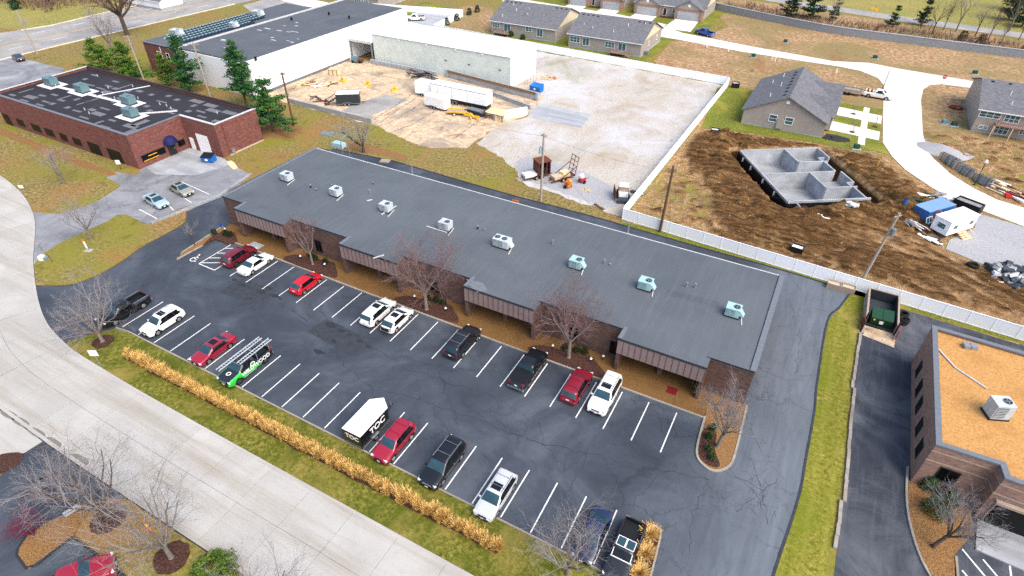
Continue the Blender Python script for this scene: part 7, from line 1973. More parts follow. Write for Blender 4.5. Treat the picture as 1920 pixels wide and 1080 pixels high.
sign('yellow warning sign beside the far road, left of two', (67.02, 205.73), 2.2, 0.9, 1.2, 'yellow', 0.2, shape='diamond')
sign('yellow warning sign beside the far road, right of two', (68.12, 204.81), 2.2, 0.9, 1.2, 'yellow', 0.2, shape='diamond')
t = sign('orange tipped white marker board on the dry grass island', (-18.36, 7.67), 1.5, 0.28, 1.1, 'lamp_white', 0.4, name='marker_post')
MB().box(-.14, -.06, 1.52, .14, -.02, 1.85).build('orange_tip', 'orange', t)
MB().box(-.5, -.35, 0, .5, .35, .06).build('base_slab', 'concrete_pale', t)
hy = thing('fire_hydrant', 'orange yellow fire hydrant beside the lower left bare tree', 'fire hydrant', (24.93, -14.53))
MB().tube((0, 0, 0), (0, 0, .62), .14, .12, 12).tube((0, 0, .62), (0, 0, .78), .14, .05, 12).build('barrel', 'yellow', hy)
MB().tube((0, 0, 0), (0, 0, .08), .2, n=12).build('flange', 'orange', hy)
for a in (0, 2.1, 4.2): MB().tube((.1 * cos(a), .1 * sin(a), .45), (.24 * cos(a), .24 * sin(a), .45), .07, n=8).build('nozzle', 'orange', hy)
ub = thing('utility_box', 'white utility pedestals beside the street on the dry island', 'utility box', (-21.34, 3.58), 0.4)
MB().box(-.5, -.3, 0, .1, .3, .6).build('cabinet', 'lamp_white', ub); MB().box(.18, -.25, 0, .6, .25, .45).build('cabinet', 'metal_galv', ub)
MB().tube((1.5, -.4, 0), (1.3, -.4, 1.3), .04, n=6).build('stake', 'wood_brown', ub)
# bins and dumpsters
def dumpster(label, loc, rz, m, L=1.9, W=1.3, H=1.2, lid='plastic_black', slope=True):
    t = thing('dumpster', label, 'dumpster', loc, rz)
    a, b = L / 2, W / 2
    vs = [(-a, -b * .75, .12), (a, -b * .75, .12), (a, b * .9, .12), (-a, b * .9, .12), (-a, -b, H * .78), (a, -b, H * .78), (a, b, H), (-a, b, H)]
    MB().add(vs, [(0, 3, 2, 1), (0, 1, 5, 4), (1, 2, 6, 5), (2, 3, 7, 6), (3, 0, 4, 7)]).build('bin', m, t)
    MB().add([(-a - .03, -b - .04, H * .78), (-.02, -b - .04, H * .78), (-.02, b, H + .02), (-a - .03, b, H + .02), (-a - .03, -b - .04, H * .78 + .05), (-.02, -b - .04, H * .78 + .05), (-.02, b, H + .07), (-a - .03, b, H + .07)], [(0, 3, 2, 1), (4, 5, 6, 7), (0, 1, 5, 4), (1, 2, 6, 5), (2, 3, 7, 6), (3, 0, 4, 7)]).build('lid', lid, t)
    MB().add([(.02, -b - .04, H * .78), (a + .03, -b - .04, H * .78), (a + .03, b, H + .02), (.02, b, H + .02), (.02, -b - .04, H * .78 + .05), (a + .03, -b - .04, H * .78 + .05), (a + .03, b, H + .07), (.02, b, H + .07)], [(0, 3, 2, 1), (4, 5, 6, 7), (0, 1, 5, 4), (1, 2, 6, 5), (2, 3, 7, 6), (3, 0, 4, 7)]).build('lid', lid, t)
    for sx in (-1, 1):
        MB().box(sx * a - .06, -b * .5, H * .5, sx * a + .06, b * .5, H * .62).build('fork_pocket', m, t)
        MB().box(sx * a * .8 - .08, -b * .6, 0, sx * a * .8 + .08, -b * .4, .12).build('caster', 'rubber', t)
    MB().box(-.2, -b - .02, H * .35, .2, -b * .9, H * .6).build('notice', 'lamp_white', t)
    return t
dumpster('blue dumpster with black lids before the white roller door', (-26.70, 34.13), 0.35, 'bin_blue', 2.0, 1.5, 1.3)
dumpster('bright blue dumpster at the end of the concrete ramp wall', (6.34, 92.85), -0.1, 'bin_blue', 2.6, 1.8, 1.5, 'bin_blue')
# enclosure on the right
en = thing('bin_enclosure', 'open fronted timber and block enclosure around the green dumpster', 'enclosure', (75.9, 44.6), 0.0)
MB().box(-1.7, -3.2, 0, -1.5, 3.0, 1.35).build('side_wall', 'stone_trim', en); MB().box(1.5, -3.2, 0, 1.7, 3.0, 1.35).build('side_wall', 'stone_trim', en)
MB().box(-1.7, 3.01, 0, 1.7, 3.22, 1.35).build('back_wall', 'stone_trim', en)
MB().box(-1.48, -3.0, .02, 1.48, 3.0, .03).build('floor', 'asphalt_patch', en)
MB().box(-1.48, 2.9, .1, 1.48, 3.0, 1.3).build('lining', 'tarp_dark', en)
for sx in (-1, 1):
    MB().box(sx * 1.46 - .03, -2.9, .1, sx * 1.46 + .03, 2.89, 1.25).build('lining', 'tarp_dark', en)
    MB().obox((sx * 1.8, -3.75, .8), (.08, 1.1, 1.3), sx * -.2).build('gate', 'sign_red' if sx > 0 else 'rust', en)
    MB().tube((sx * 1.62, -3.25, 0), (sx * 1.62, -3.25, 2.0), .09, n=8).build('gate_post', 'trim_dark', en)
sheet('bin_apron', [(74.35, 39.6), (77.6, 39.0), (77.7, 41.6), (74.4, 41.9)], 0.03, 'concrete_tan', 'tan concrete apron before the bin enclosure', 'apron')
gd = dumpster('dark green dumpster with a white notice inside the enclosure', (75.9, 42.8), 0.05, 'bin_green', 2.2, 1.7, 1.5, 'bin_green')
MB().box(-.9, -1.02, .95, -.7, -.96, 1.1).build('yellow_notice', 'yellow', gd)
def tyre(label, loc, z, r=0.5, w=0.3, ax='z', grp='old tyres by the enclosure'):
    t = thing('tyre', label, 'tyre', (loc[0], loc[1], z), 0, grp)
    mb = MB()
    n, m = 18, 8
    vs = []
    for i in range(n):
        a = 2 * pi * i / n
        for j in range(m):
            b = 2 * pi * j / m
            rr = r * .74 + r * .26 * cos(b); h = w / 2 * sin(b)
            p = (rr * cos(a), rr * sin(a), h + w / 2) if ax == 'z' else (rr * cos(a), h, rr * sin(a) + r)
            vs.append(p)
    mb.add(vs, [(i * m + j, ((i + 1) % n) * m + j, ((i + 1) % n) * m + (j + 1) % m, i * m + (j + 1) % m) for i in range(n) for j in range(m)])
    mb.build('tread', 'rubber', t, True)
    return t
for k, (x, y, z, lb) in enumerate(((78.3, 44.2, 0.02, 'black tyre lying on the ground at the front of the heap by the enclosure'), (78.4, 44.3, 0.34, 'black tyre on top of the front tyre by the enclosure'), (78.25, 45.6, 0.02, 'black tyre lying behind the front pair by the enclosure'), (78.3, 45.5, 0.34, 'black tyre stacked on the rear tyre by the enclosure'))): tyre(lb, (x, y), z, .62, .32)
tyre('lone black tyre lying at the edge of the gravel pad', (86.20, 61.24), soil_z(*(86.20, 61.24)) + 0.02, .75, .4, grp=None)
def crate(label, loc, rz, w, d, h, m, z=0.0, lid=None, grp=None, name='planter_box'):
    t = thing(name, label, 'box', (loc[0], loc[1], z), rz, grp)
    for a in ((-w / 2, -d / 2, 0, w / 2, -d / 2 + .08, h), (-w / 2, d / 2 - .08, 0, w / 2, d / 2, h), (-w / 2, -d / 2 + .081, 0, -w / 2 + .08, d / 2 - .081, h), (w / 2 - .08, -d / 2 + .081, 0, w / 2, d / 2 - .081, h)):
        box('side', m, t, *a)
    MB().box(-w / 2 + .081, -d / 2 + .081, h * .75, w / 2 - .081, d / 2 - .081, h * .82).build('fill', lid or 'stone_tan', t)
    return t
crate('grey block box on the grass by the leaning pole, left of two', (70.62, 47.59), -.06, 1.7, 1.0, .8, 'stone_trim')
crate('grey block box on the grass by the leaning pole, right of two', (72.09, 47.66), -.06, 1.7, 1.0, .8, 'stone_trim')
for (x, y), lb, rz in zip([(43.91, 117.03), (46.15, 88.46), (65.32, 53.62)], ('black bin with pale top beyond the fence corner', 'black bin with white top at the lawn edge', 'black bin half hidden behind the white fence'), (.3, .2, -.1)):
    crate(lb, (x, y), rz, 1.6, 1.2, 1.1, 'plastic_black', 0.0, 'lamp_white', None, 'site_bin')
bx = thing('sign_board', 'orange board with dark back standing behind the long roof', 'board', (29.0, 41.6), 0.0)
MB().box(-1.0, -.05, 0, 0, .05, 3.9).build('panel', 'orange', bx); MB().box(.05, -.05, .1, 1.6, .05, 3.4).build('dark_panel', 'tarp_dark', bx)
MB().tube((-.9, .2, 0), (-.9, .06, 3.0), .05, n=6).build('prop', 'metal_galv', bx)
# steel access frame behind the left end of the long building
af = thing('access_scaffold', 'grey steel access scaffold behind the left rear corner of the roof', 'scaffold', (-5.4, 41.4))
for x in (0, 2.6):
    for y in (0, 1.5): MB().tube((x, y, 0), (x, y, 6.6), .06, n=6).build('post', 'metal_galv', af)
for z in (4.7, 6.5):
    for p, q in (((0, 0), (2.6, 0)), ((2.6, 0), (2.6, 1.5)), ((0, 1.5), (2.6, 1.5)), ((0, 0), (0, 1.5))): MB().tube((p[0], p[1], z), (q[0], q[1], z), .05, n=6).build('beam', 'metal_galv', af)
MB().box(-2.0, .1, 6.3, .1, 1.4, 6.38).build('platform', 'metal_pale_dark', af)
MB().box(.4, .2, 4.7, 2.4, 1.3, 5.3).build('cabinet', 'metal_teal', af)
sl = thing('paving_slab', 'lone pale paving slab on the grass behind the building', 'slab', (-0.67, 48.76), .3)
MB().box(-.8, -.6, 0, .8, .6, .2).build('slab_body', 'stone_trim', sl); MB().box(-.7, -.5, .2, .7, .5, .24).build('slab_top', 'concrete_kerb', sl)
# ---------------------------------------------------- works yard clutter
CR2 = random.Random(31)
def heap(label, loc, n, size, mats, spread, cat='pile', name='timber_pile', z=0.02, rz=0.0, lift=0.12, grp=None, piece='board', ang=0.5):
    t = thing(name, label, cat, (loc[0], loc[1], loc[2] if len(loc) > 2 else z), rz, grp)
    for k in range(n):
        l, w, h = (q * CR2.uniform(.6, 1.2) for q in size)
        MB().obox((CR2.uniform(-spread[0], spread[0]), CR2.uniform(-spread[1], spread[1]), h / 2 + CR2.random() * lift * (1 + k * .12)), (l, w, h), CR2.gauss(0, ang), 0, Matrix.Rotation(CR2.gauss(0, .08), 3, 'Y')).build(piece, CR2.choice(mats), t)
    return t
heap('loose pale timber lying along the white warehouse wall', (-40.53, 71.67), 12, (3.2, .25, .12), ['lumber', 'stone_trim', 'wood_brown'], (3.0, 1.0), rz=1.2)
heap('broken timber frame with a dark sheet in the works yard', (-36.51, 72.75), 11, (3.5, .3, .15), ['lumber', 'wood_brown', 'lumber', 'trim_white'], (1.6, .8), rz=1.0)
t = thing('timber_crate', 'pale plywood crate beside the warehouse wall', 'crate', (-39.59, 79.84), .3)
MB().box(-1.1, -.9, 0, 1.1, .9, 1.2).build('crate_body', 'lumber', t); MB().box(-1.2, -1.0, 1.2, 1.2, 1.0, 1.28).build('crate_lid', 'stone_tan', t)
for x in (-1.0, .0, 1.0): MB().box(x - .06, -.96, 0, x + .06, -.9, 1.2).build('batten', 'wood_brown', t)
heap('dark scrap steel sections piled beside the metal shed', (-20.66, 87.63), 24, (3.4, .25, .2), ['rust', 'trim_dark', 'stone_dark', 'coping_grey'], (3.6, 1.2), 'pile', 'scrap_pile', rz=-.1, lift=.35, piece='beam')
heap('dark steel lengths lying behind the low yard wall', (-31.47, 65.33), 9, (3.0, .2, .15), ['trim_dark', 'rust', 'stone_dark'], (2.6, .8), 'pile', 'scrap_pile', rz=-.3, piece='beam')
for j, (x, y) in enumerate([(-34.49, 76.76), (-28.00, 77.61), (-20.76, 77.78)]):
    t = thing('barrier_weight', 'yellow barrier foot on the tan yard, ' + ('left', 'middle', 'right')[j] + ' of three', 'barrier', (x, y), j * .4, 'yellow barrier feet')
    MB().prism([(-.7, -.45), (.7, -.45), (.7, .45), (-.7, .45)], 0, .35).build('foot', 'yellow', t)
    MB().box(-.3, -.15, .35, .3, .15, 1.0).build('upright', 'yellow', t); MB().box(-.1, -.3, .35, .1, .3, .7).build('web', 'orange', t)
t = thing('steel_stair', 'black steel stair frame beside the charcoal trailer', 'stair', (-26.47, 64.64), .5)
for k in range(5): MB().box(-1.6 + k * .5, -.5, .2 + k * .3, -1.15 + k * .5, .5, .26 + k * .3).build('tread', 'trim_dark', t)
for y in (-.5, .45):
    MB().tube((-1.7, y, .9), (1.0, y, 2.5), .04, n=6).build('handrail', 'trim_dark', t)
    for k in range(4): MB().tube((-1.5 + k * .8, y, .1), (-1.5 + k * .8, y, 1.0 + k * .48), .035, n=6).build('baluster', 'trim_dark', t)
MB().box(.9, -.6, 1.5, 2.1, .6, 1.56).build('landing', 'lamp_white', t)
def flat_trailer(label, loc, rz, m, L=4.2, frame='trim_dark', load=None):
    t = thing('flat_trailer', label, 'trailer', loc, rz, 'flat trailers in the yard')
    MB().box(-L / 2, -.95, .55, L / 2, .95, .62).build('deck', m, t)
    for y in (-.95, .87): MB().box(-L / 2, y, .62, L / 2, y + .08, .85).build('side_rail', frame, t)
    MB().tube((L / 2, -.6, .5), (L / 2 + 1.3, 0, .5), .05, n=6).tube((L / 2, .6, .5), (L / 2 + 1.3, 0, .5), .05, n=6).build('drawbar', frame, t)
    for sy in (-1, 1):
        w = MB().tube((-.3, sy * .98, .34), (-.3, sy * 1.18, .34), .34, n=14).build('wheel', 'rubber', t)
        MB().tube((-.3, sy * 1.17, .34), (-.3, sy * 1.2, .34), .2, n=10).build('rim', 'lamp_white', w)
    if load: MB().box(-L * .4, -.7, .62, L * .35, .7, .95).build('load', load, t)
    return t
flat_trailer('yellow edged flat trailer below the semi trailer, left one', (-1.59, 73.05), .35, 'stone_trim', 4.0, 'yellow')
flat_trailer('dark flat trailer below the semi trailer, right one', (1.76, 74.95), -.12, 'stone_dark', 4.4, 'trim_dark', 'coping_grey')
heap('yellow beams leaning against the dark flat trailer', (2.00, 72.51), 6, (3.2, .18, .18), ['yellow', 'lumber', 'yellow'], (.8, .5), 'pile', 'beam_pile', rz=-.5, lift=.5, piece='beam')
t = thing('loading_deck', 'timber loading deck on posts behind the semi trailer', 'platform', (6.50, 75.06), -.05)
for k in range(9): MB().box(-2.0 + k * .45, -1.3, 1.3, -1.58 + k * .45, 1.5, 1.38).build('deck_plank', 'lumber', t)
for x in (-1.9, 1.9):
    for y in (-1.2, 1.4): MB().box(x - .08, y - .08, 0, x + .08, y + .08, 1.3).build('deck_post', 'wood_brown', t)
for k in range(5): MB().box(-3.0 + k * .2, -1.1, .1 + k * .25, -2.75 + k * .2, -.2, .15 + k * .25).build('stair_tread', 'rust', t)
bl = thing('low_kerb_wall', 'long pale concrete kerb running from the loading deck', 'wall', (4.90, 84.22), -.28)
MB().box(-5.5, -.2, 0, 5.5, .2, .7).build('wall_body', 'concrete_pale', bl); MB().box(-5.5, -.26, .7, 5.5, .26, .8).build('cap', 'concrete_grey', bl)
t = thing('stacked_grating', 'leaning wire gratings at the white end of the shed', 'grating', (3.0, 97.0), 1.3)
for k in range(5):
    MB().box(-2.4 + k * 1.0, -.02, 0, -2.36 + k * 1.0, .02, 1.6).build('upright', 'metal_galv', t)
for z in (.3, .9, 1.5): MB().box(-2.4, -.02, z, 1.7, .02, z + .04).build('bar', 'metal_galv', t)
heap('orange and tan debris by the shed corner', (5.0, 101.5), 7, (1.4, .3, .3), ['orange', 'lumber', 'stone_tan'], (1.4, 1.0), 'pile', 'debris_pile', piece='piece')
t = thing('green_machine', 'dull green machine standing under the link canopy', 'machine', (-41.11, 89.17), .3)
MB().box(-1.0, -.6, .3, .6, .6, 1.3).build('engine', 'metal_teal_dark', t); MB().box(.6, -.5, .3, 1.8, .5, .8).build('bed', 'rust', t)
for x in (-.6, 1.2):
    for y in (-.65, .65): MB().tube((x, y - .08, .32), (x, y + .08, .32), .32, n=12).build('wheel', 'rubber', t)
# machines by the grey pole
def machine_base(t, L, m='rust', axles=(-.4, .5)):
    MB().box(-L / 2, -.7, .45, L / 2, .7, .6).build('frame', m, t)
    for x in axles:
        for sy in (-1, 1):
            w = MB().tube((x, sy * .75, .36), (x, sy * 1.0, .36), .36, n=14).build('wheel', 'rubber', t)
            MB().tube((x, sy * .99, .36), (x, sy * 1.02, .36), .2, n=10).build('rim', 'stone_trim', w)
    MB().tube((-L / 2, -.5, .5), (-L / 2 - 1.2, 0, .5), .06, n=6).tube((-L / 2, .5, .5), (-L / 2 - 1.2, 0, .5), .06, n=6).build('drawbar', 'stone_trim', t)
t = thing('rusty_trailer', 'rusty trailer with a brown metal cabin left of the grey pole', 'trailer', (24.6, 56.2), .95)
machine_base(t, 5.0)
for a in ((-.1, -1.0, .6, 0, 1.0, 2.9), (2.0, -1.0, .6, 2.1, 1.0, 2.9), (0, .92, .6, 2.0, 1.0, 2.4)): box('cabin_wall', 'rust', t, *a)
MB().box(-.2, -1.1, 2.9, 2.2, 1.1, 3.0).build('cabin_roof', 'rust', t)
for x in (.6, 1.3): MB().box(x, -1.02, .6, x + .1, -.92, 2.9).build('cabin_post', 'rust', t)
MB().box(.1, -.6, .61, 1.8, .6, 1.6).build('engine', 'trim_dark', t)
MB().box(-2.4, -.7, .6, -.2, .7, 1.05).build('load', 'stone_white', t)
MB().obox((2.4, .6, 2.4), (.9, .1, .9), .4).build('pink_flag', 'orange', t)
t = thing('lattice_loader', 'trailer with an upright lattice gate right of the grey pole', 'trailer', (28.6, 57.6), 1.05)
machine_base(t, 4.4)
MB().box(-1.9, -.65, .6, 1.2, .65, 1.05).build('load', 'stone_tan', t)
MB().obox((.4, 0, 1.2), (1.4, .9, .5), .2).build('cover_sheet', 'lumber', t)
for y in (-.9, 0, .9): MB().tube((1.9, y, .5), (2.5, y, 3.6), .06, n=6).build('gate_upright', 'rust', t)
for k in range(5): MB().tube((1.9 + .15 * k, -.9, .6 + .75 * k), (1.9 + .15 * k, .9, .6 + .75 * k), .05, n=6).build('gate_bar', 'rust', t)
for y in (-1.0, 1.0): MB().tube((-1.2, y, .6), (2.2, y, 2.3), .07, n=6).build('brace', 'rust', t)
def mixer(label, loc, rz, m, drum):
    t = thing('cement_mixer', label, 'cement mixer', loc, rz)
    MB().box(-.5, -.35, .4, .5, .35, .85).build('engine_box', m, t)
    MB().tube((.2, 0, .9), (-.3, 0, 1.3), .28, .5, 12).tube((-.3, 0, 1.3), (-.65, 0, 1.6), .5, .25, 12).build('drum', drum, t)
    for sy in (-1, 1):
        MB().tube((0, sy * .5, .3), (0, sy * .62, .3), .3, n=12).build('wheel', 'rubber', t)
    MB().tube((.5, 0, .45), (1.5, 0, .4), .04, n=6).build('drawbar', 'trim_dark', t)
mixer('orange cement mixer near the grey pole', (30.6, 55.4), 2.6, 'orange', 'lamp_amber')
mixer('small pink and white mixer on the pale gravel', (31.9, 58.2), 1.2, 'sign_red', 'stone_white')
t = thing('skid_loader', 'white compact loader with a brown board beside the fence corner', 'loader', (39.4, 56.8), -1.2)
MB().box(-1.5, -.7, .5, .9, .7, 1.25).build('chassis', 'vinyl_white', t)
for a in ((-.6, -.65, 1.25, -.52, .65, 2.1), (.5, -.65, 1.25, .58, .65, 2.1)): box('cab_frame', 'stone_trim', t, *a)
MB().box(-.7, -.7, 2.1, .7, .7, 2.18).build('cab_roof', 'lamp_white', t)
for x in (-1.0, .5):
    for sy in (-1, 1): MB().tube((x, sy * .7, .42), (x, sy * .98, .42), .42, n=14).build('wheel', 'rubber', t)
MB().box(1.3, -.95, .1, 2.2, .95, .6).build('bucket', 'stone_dark', t)
for sy in (-1, 1): MB().box(-1.2, sy * .8 - .06, 1.25, 1.5, sy * .8 + .06, 1.42).build('lift_arm', 'stone_trim', t)
MB().obox((.2, -1.35, .9), (2.6, .08, 1.5), .1).build('board', 'rust', t)
heap('flat metal grating scraps beside the compact loader', (41.0, 59.2), 6, (1.5, .5, .08), ['coping_grey', 'stone_dark', 'coping_light'], (.6, .5), 'pile', 'scrap_pile', piece='sheet_piece')
heap('rotten planks at the gravel edge near the fence corner', (37.2, 52.1), 5, (1.8, .3, .1), ['wood_brown', 'stone_trim'], (.6, .3), 'pile', 'timber_pile', rz=-.3)
heap('small pile of pale sticks on the gravel', (33.4, 55.8), 5, (1.0, .12, .08), ['lumber', 'yellow'], (.6, .3), 'pile', 'timber_pile')
# ---------------------------------------------------- building site clutter
def container(label, loc, rz, L, W, H, m, roofm):
    t = thing('shipping_container', label, 'container', loc, rz)
    MB().box(-L / 2, -W / 2, .15, L / 2, W / 2, H).build('body', m, t)
    n = int(L / .3)
    for sy in (-1, 1):
        for k in range(n): MB().box(-L / 2 + .1 + k * .3, sy * W / 2 - .03, .25, -L / 2 + .25 + k * .3, sy * W / 2 + .03, H - .15).build('corrugation', m, t)
    for sx in (-1, 1):
        for k in range(7): MB().box(sx * L / 2 - .03, -W / 2 + .12 + k * .32, .25, sx * L / 2 + .03, -W / 2 + .27 + k * .32, H - .15).build('corrugation', m, t)
    MB().box(-L / 2 - .02, -W / 2 - .02, H, L / 2 + .02, W / 2 + .02, H + .05).build('roof', roofm, t)
    return t
plain('container_roof', lin(120, 156, 206), 0.5)
ct = Vector(((79.0 + 80.5 + 83.9 + 82.15) / 4, (71.4 + 69.8 + 74.1 + 75.5) / 4))
container('blue shipping container on the building site', tuple(ct), 0.91, 5.6, 2.35, 2.4, 'steel_blue', 'container_roof')
ot = thing('site_office', 'white site office trailer with wooden steps', 'trailer', ((81.3 + 83.06 + 86.47 + 84.79) / 4, (68.6 + 67.1 + 71.7 + 73.0) / 4), 0.91)
MB().box(-2.85, -1.2, .7, 2.85, 1.2, 2.75).build('body', 'vinyl_white', ot)
MB().box(-2.92, -1.28, 2.75, 2.92, 1.28, 2.85).build('roof', 'roof_metal_white', ot)
MB().box(-2.86, -1.21, .6, 2.86, 1.21, .7).build('skirt', 'rust', ot)
for x in (-2.0, 1.3):
    w = MB().box(x, -1.25, 1.5, x + .9, -1.2, 2.2).build('window', 'trim_white', ot); MB().box(x + .06, -1.26, 1.56, x + .84, -1.25, 2.14).build('pane', 'window_sky', w)
w = MB().box(-2.9, -.7, 1.4, -2.85, .5, 2.2).build('window', 'trim_white', ot); MB().box(-2.91, -.62, 1.46, -2.9, .42, 2.14).build('pane', 'window_sky', w)
MB().box(0, -1.24, .75, .85, -1.2, 2.5).build('door', 'trim_white', ot)
for x in (-1.9, 1.9): MB().box(x - .2, -1.0, 0, x + .2, 1.0, .6).build('pier', 'stone_grey', ot)
for k in range(4): MB().box(-.4, -1.5 - k * .32, .55 - k * .16, 1.3, -1.22 - k * .32, .62 - k * .16).build('step', 'lumber', ot)
for x in (-.4, 1.25): MB().obox((x, -1.9, 1.0), (.06, 1.4, .08), 0, 0, Matrix.Rotation(.45, 3, 'X')).build('handrail', 'lumber', ot)
t = thing('forklift_mast', 'orange forklift mast between container and site office', 'forklift', (81.81, 70.69), .9)
MB().box(-.5, -.5, .2, .5, .5, 1.0).build('body', 'orange', t)
for y in (-.35, .28): MB().box(-.08, y, .1, .04, y + .08, 2.6).build('mast_rail', 'orange', t)
for z in (.9, 1.7, 2.5): MB().box(-.06, -.35, z, .02, .35, z + .1).build('mast_bar', 'orange', t)
t = thing('window_frame', 'white window frame leaning against the blue container', 'window frame', (81.05, 69.60), .95)
for x in (-.65, -.03, .6): MB().obox((x, 0, .9), (.09, .06, 1.8), 0, 0, Matrix.Rotation(-.35, 3, 'X')).build('stile', 'trim_white', t)
for z in (.1, .9, 1.72): MB().obox((0, (z - .9) * .36, z), (1.3, .07, .09), 0, 0, Matrix.Rotation(-.35, 3, 'X')).build('rail', 'trim_white', t)
MB().obox((0, .01, .9), (1.25, .02, 1.7), 0, 0, Matrix.Rotation(-.35, 3, 'X')).build('pane', 'window_sky', t)
crate('black open skip beyond the site office', (86.49, 78.95), .55 - 1.0, 3.6, 1.8, 1.3, 'plastic_black', 0, 'stone_grey', None, 'skip')
t = thing('green_pipe', 'short green plastic pipe by the blue container', 'pipe', szl((78.97, 74.57)), .05)
MB().tube((-1.0, 0, .2), (1.0, 0, .2), .2, n=14).build('pipe_body', 'bin_green', t); MB().tube((.95, 0, .2), (1.1, 0, .2), .25, n=14).build('collar', 'needle_green', t)
t = thing('blue_barrel', 'small blue barrel on the soil before the container', 'barrel', szl((77.51, 71.76)), 0)
MB().tube((0, 0, 0), (0, 0, .9), .32, n=14).build('barrel_body', 'steel_blue', t); MB().tube((0, 0, .9), (0, 0, .95), .34, n=14).build('rim', 'trim_dark', t)
heap('white plastic pipes and strips lying before the container', szl((78.53, 68.69)), 14, (3.6, .12, .08), ['trim_white', 'lamp_white', 'stone_grey'], (1.6, .6), 'pile', 'pipe_pile', z=max(.02, soil_z(*(78.53, 68.69))), rz=-.75, ang=.15, piece='pipe')
heap('timber offcuts beside the window frame', szl((80.03, 68.36)), 12, (2.6, .16, .1), ['lumber', 'stone_grey', 'trim_white', 'rust'], (1.4, .7), 'pile', 'timber_pile', z=max(.02, soil_z(*(80.03, 68.36))), rz=-.7, ang=.2)
heap('white sheets and yellow level lying before the site office', szl((81.74, 66.10)), 6, (1.9, .5, .08), ['trim_white', 'yellow', 'trim_white', 'stone_dark'], (1.0, .6), 'pile', 'sheet_pile', z=max(.02, soil_z(*(81.74, 66.10))), rz=-.4, ang=.2, piece='sheet_piece')
heap('wrapped white materials behind the blue container', szl((83.95, 80.94)), 12, (1.3, .8, .5), ['stone_white', 'metal_pale', 'stone_grey'], (1.8, .9), 'pile', 'material_pile', rz=.6, piece='bundle')
heap('pale offcuts on the soil left of the blue container', szl((81.00, 79.29)), 8, (1.6, .3, .15), ['stone_trim', 'metal_pale', 'bin_green', 'trim_white'], (1.4, .7), 'pile', 'debris_pile', rz=.5, piece='piece')
heap('lumber and trusses stacked beside the new street', szl((92.31, 88.40)), 22, (4.2, .35, .25), ['lumber', 'trim_white', 'stone_tan', 'rust'], (2.4, 1.8), 'pile', 'timber_pile', rz=-.72, lift=.3, ang=.08)
t = heap('orange netting heap at the end of the lumber', szl((92.48, 86.30)), 5, (.8, .5, .3), ['orange', 'sign_red'], (.4, .3), 'pile', 'netting_heap', piece='fold')
# panel bundles
for j, (x, y) in enumerate([(84.81, 96.10), (85.49, 95.06), (86.15, 93.80), (86.88, 92.85), (87.60, 91.91), (88.45, 90.85), (89.24, 90.21), (89.90, 89.11)]):
    t = thing('panel_bundle', 'leaning bundle of grey form panels beside the street, ' + ('first', 'second', 'third', 'fourth', 'fifth', 'sixth', 'seventh', 'eighth')[j] + ' from the gravel heap', 'panel stack', szl((x, y)), .9, 'bundles of form panels')
    low = j in (5, 6)
    for k in range(5):
        MB().obox((-.25 + k * .14, .8, .62 if not low else .4), (.1, 2.5, 1.25 if not low else .8), 0, 0, Matrix.Rotation(.2, 3, 'Y')).build('form_panel', 'form_panel' if (k + j) % 3 else 'stone_trim', t)
    for y_ in (0.2, 1.5): MB().obox((.1, y_, .62 if not low else .4), (.85, .06, 1.32 if not low else .86), 0, 0, Matrix.Rotation(.2, 3, 'Y')).build('strap', 'trim_dark', t)
# gravel heap
V, F = [], []
gx, gy = (83.74, 101.22)
ng = 26
for i in range(ng):
    for j in range(ng):
        u, v = (i / (ng - 1) - .5) * 9, (j / (ng - 1) - .5) * 6
        d = hypot(u / 4.3, v / 2.8)
        z = max(-.05, 1.15 * max(0, 1 - d) ** .9 + .12 * mnoise.noise((u * .9, v * .9, 1)) * (1 - min(1, d)))
        V.append((u, v, z))
F = [(i * ng + j, (i + 1) * ng + j, (i + 1) * ng + j + 1, i * ng + j + 1) for i in range(ng - 1) for j in range(ng - 1)]
hp = raw('gravel_heap', V, F, 'gravel_grey', None, True); hp.location = (gx, gy, max(0.02, soil_z(gx, gy))); hp.rotation_euler = (0, 0, -.5)
tag(hp, 'pale grey gravel heap at the street edge', 'gravel', None, 'stuff')
# rubble pile
rp_ = thing('rubble_pile', 'heap of broken white and dark rubble on the right edge', 'rubble', szl((91.04, 60.84)))
for k in range(110):
    a, r = CR2.uniform(0, 6.28), 3.6 * sqrt(CR2.random())
    sz = CR2.uniform(.3, 1.0)
    z = max(0, 1.1 * (1 - r / 3.8)) + sz * .15
    rot = Matrix.Rotation(CR2.uniform(-.7, .7), 3, 'X') @ Matrix.Rotation(CR2.uniform(-.7, .7), 3, 'Y')
    MB().obox((cos(a) * r, sin(a) * r * .8, z + .1), (sz, sz * .8, sz * .5), CR2.uniform(0, 3), 0, rot).build('rubble_block', CR2.choice(['stone_dark', 'stone_white', 'stone_grey', 'stone_dark']), rp_)
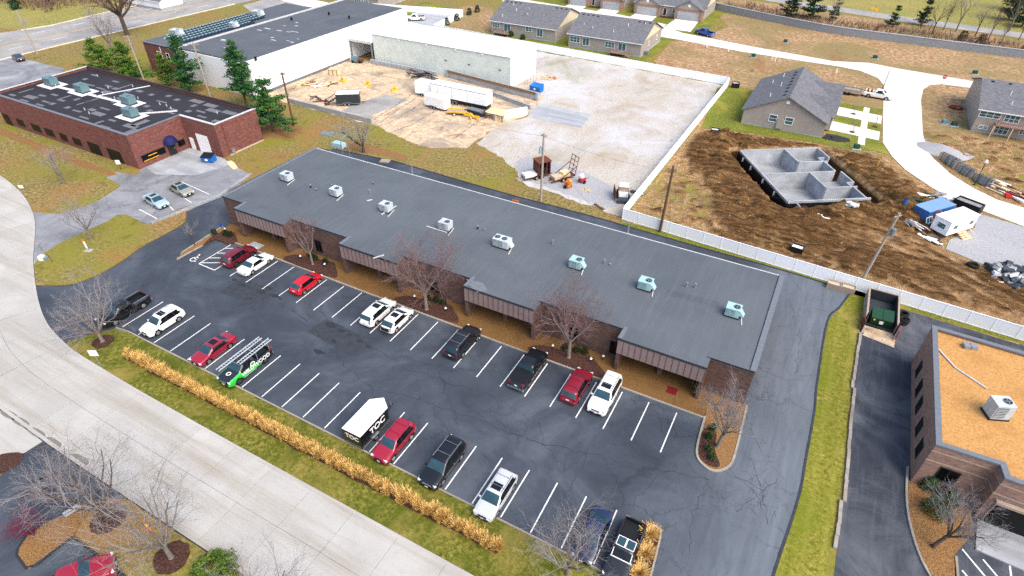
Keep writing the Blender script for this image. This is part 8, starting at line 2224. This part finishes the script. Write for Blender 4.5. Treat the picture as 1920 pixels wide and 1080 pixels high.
# transformer pads, markers, oddments
for (x, y), lb in zip([(48.19, 160.58), (43.08, 142.61), (70.41, 156.78), (91.97, 155.16), (84.57, 116.13), (86.20, 115.82), (70.12, 94.60)], ('green transformer box before the far orange dirt', 'green transformer box on the near side of the new street', 'green transformer box above the street junction', 'green transformer box left of the right edge house', 'flat green pedestal on the dirt right of the street', 'dark green transformer box on a pale pad', 'green transformer box at the lawn corner of the lone house')):
    t = thing('transformer_box', lb, 'utility box', (x, y, max(.02, soil_z(x, y))), .3, 'utility boxes of the estate')
    MB().box(-.75, -.7, 0, .75, .7, .1).build('pad', 'concrete_pale', t)
    MB().add([(-.45, -.4, .1), (.45, -.4, .1), (.45, .4, .1), (-.45, .4, .1), (-.45, -.3, .75), (.45, -.3, .75), (.45, .4, .8), (-.45, .4, .8)], [(0, 3, 2, 1), (4, 5, 6, 7), (0, 1, 5, 4), (1, 2, 6, 5), (2, 3, 7, 6), (3, 0, 4, 7)]).build('cabinet', 'bin_green' if 'flat' not in lb else 'metal_teal_dark', t)
for j, ((x, y), lb) in enumerate(zip([(30.64, 145.21), (36.46, 144.12), (48.56, 141.68), (62.80, 139.36)], ('leftmost', 'second from the left', 'third from the left', 'rightmost'))):
    t = thing('lot_marker', 'short white marker post on the dirt along the new street, ' + lb, 'marker', (x, y), 0, 'white lot markers')
    MB().tube((0, 0, 0), (0, 0, .95), .12, n=8).build('post', 'lamp_white', t); MB().tube((0, 0, .95), (0, 0, 1.02), .13, .05, 8).build('cap', 'trim_white', t)
t = thing('cable_spool', 'rusty orange ring lying on the dirt right of the street', 'spool', (87.00, 127.01), 0)
for k in range(16):
    a0, a1 = 2 * pi * k / 16, 2 * pi * (k + 1) / 16
    MB().tube((1.3 * cos(a0), 1.0 * sin(a0), .4), (1.3 * cos(a1), 1.0 * sin(a1), .4), .12, n=6).build('hoop', 'orange', t) if k % 4 == 0 else None
MB().prism([(1.3 * cos(2 * pi * k / 16), 1.0 * sin(2 * pi * k / 16)) for k in range(16)], 0, .35).build('drum', 'rust', t)
heap('white sheeting lying on the soil below the basement', szl((67.05, 64.51)), 5, (1.6, .7, .05), ['stone_white', 'lamp_white'], (1.4, .5), 'sheet', 'plastic_sheet', z=soil_z(*(67.05, 64.51)), piece='fold')
heap('pale plaster lump on the soil below the basement', szl((70.90, 68.07)), 3, (1.6, 1.0, .25), ['stone_white', 'stone_grey'], (.3, .2), 'lump', 'plaster_lump', z=soil_z(*(70.90, 68.07)), piece='piece')
t = thing('stake', 'yellow grade stake on the pale soil right of the basement', 'stake', szl((73.75, 87.30)), 0)
MB().box(-.05, -.03, 0, .05, .03, 1.7).build('lath', 'yellow', t); MB().box(-.08, -.04, 1.5, .08, .04, 1.75).build('flag', 'needle_olive', t)
for j, ((x, y), lb) in enumerate(zip([(68.45, 112.76), (68.96, 102.50), (72.60, 107.52)], ('young staked tree beside the farther drive of the lone house', 'young staked tree beside the nearer drive of the lone house', 'young staked tree near the street by the lone house'))):
    bare_tree(lb, (x, y), 2.6, .8, 200 + j, 'bark_grey', 'twig_grey', .4, 4, .8, .05, depth=2, ring=.5)
bm = thing('planting_bed', 'black mulch bed at the corner of the lone house', 'bed', (65.3, 97.5), 0)
MB().prism([(-1.2, -1.0), (1.6, -1.4), (3.6, -.2), (3.4, 1.2), (1.0, 1.8), (-.5, 1.6)], 0.02, .12).build('mulch_layer', 'trim_dark', bm)
MB().obox((.6, .2, .3), (.5, .5, .4), .4).build('stone', 'stone_dark', bm)
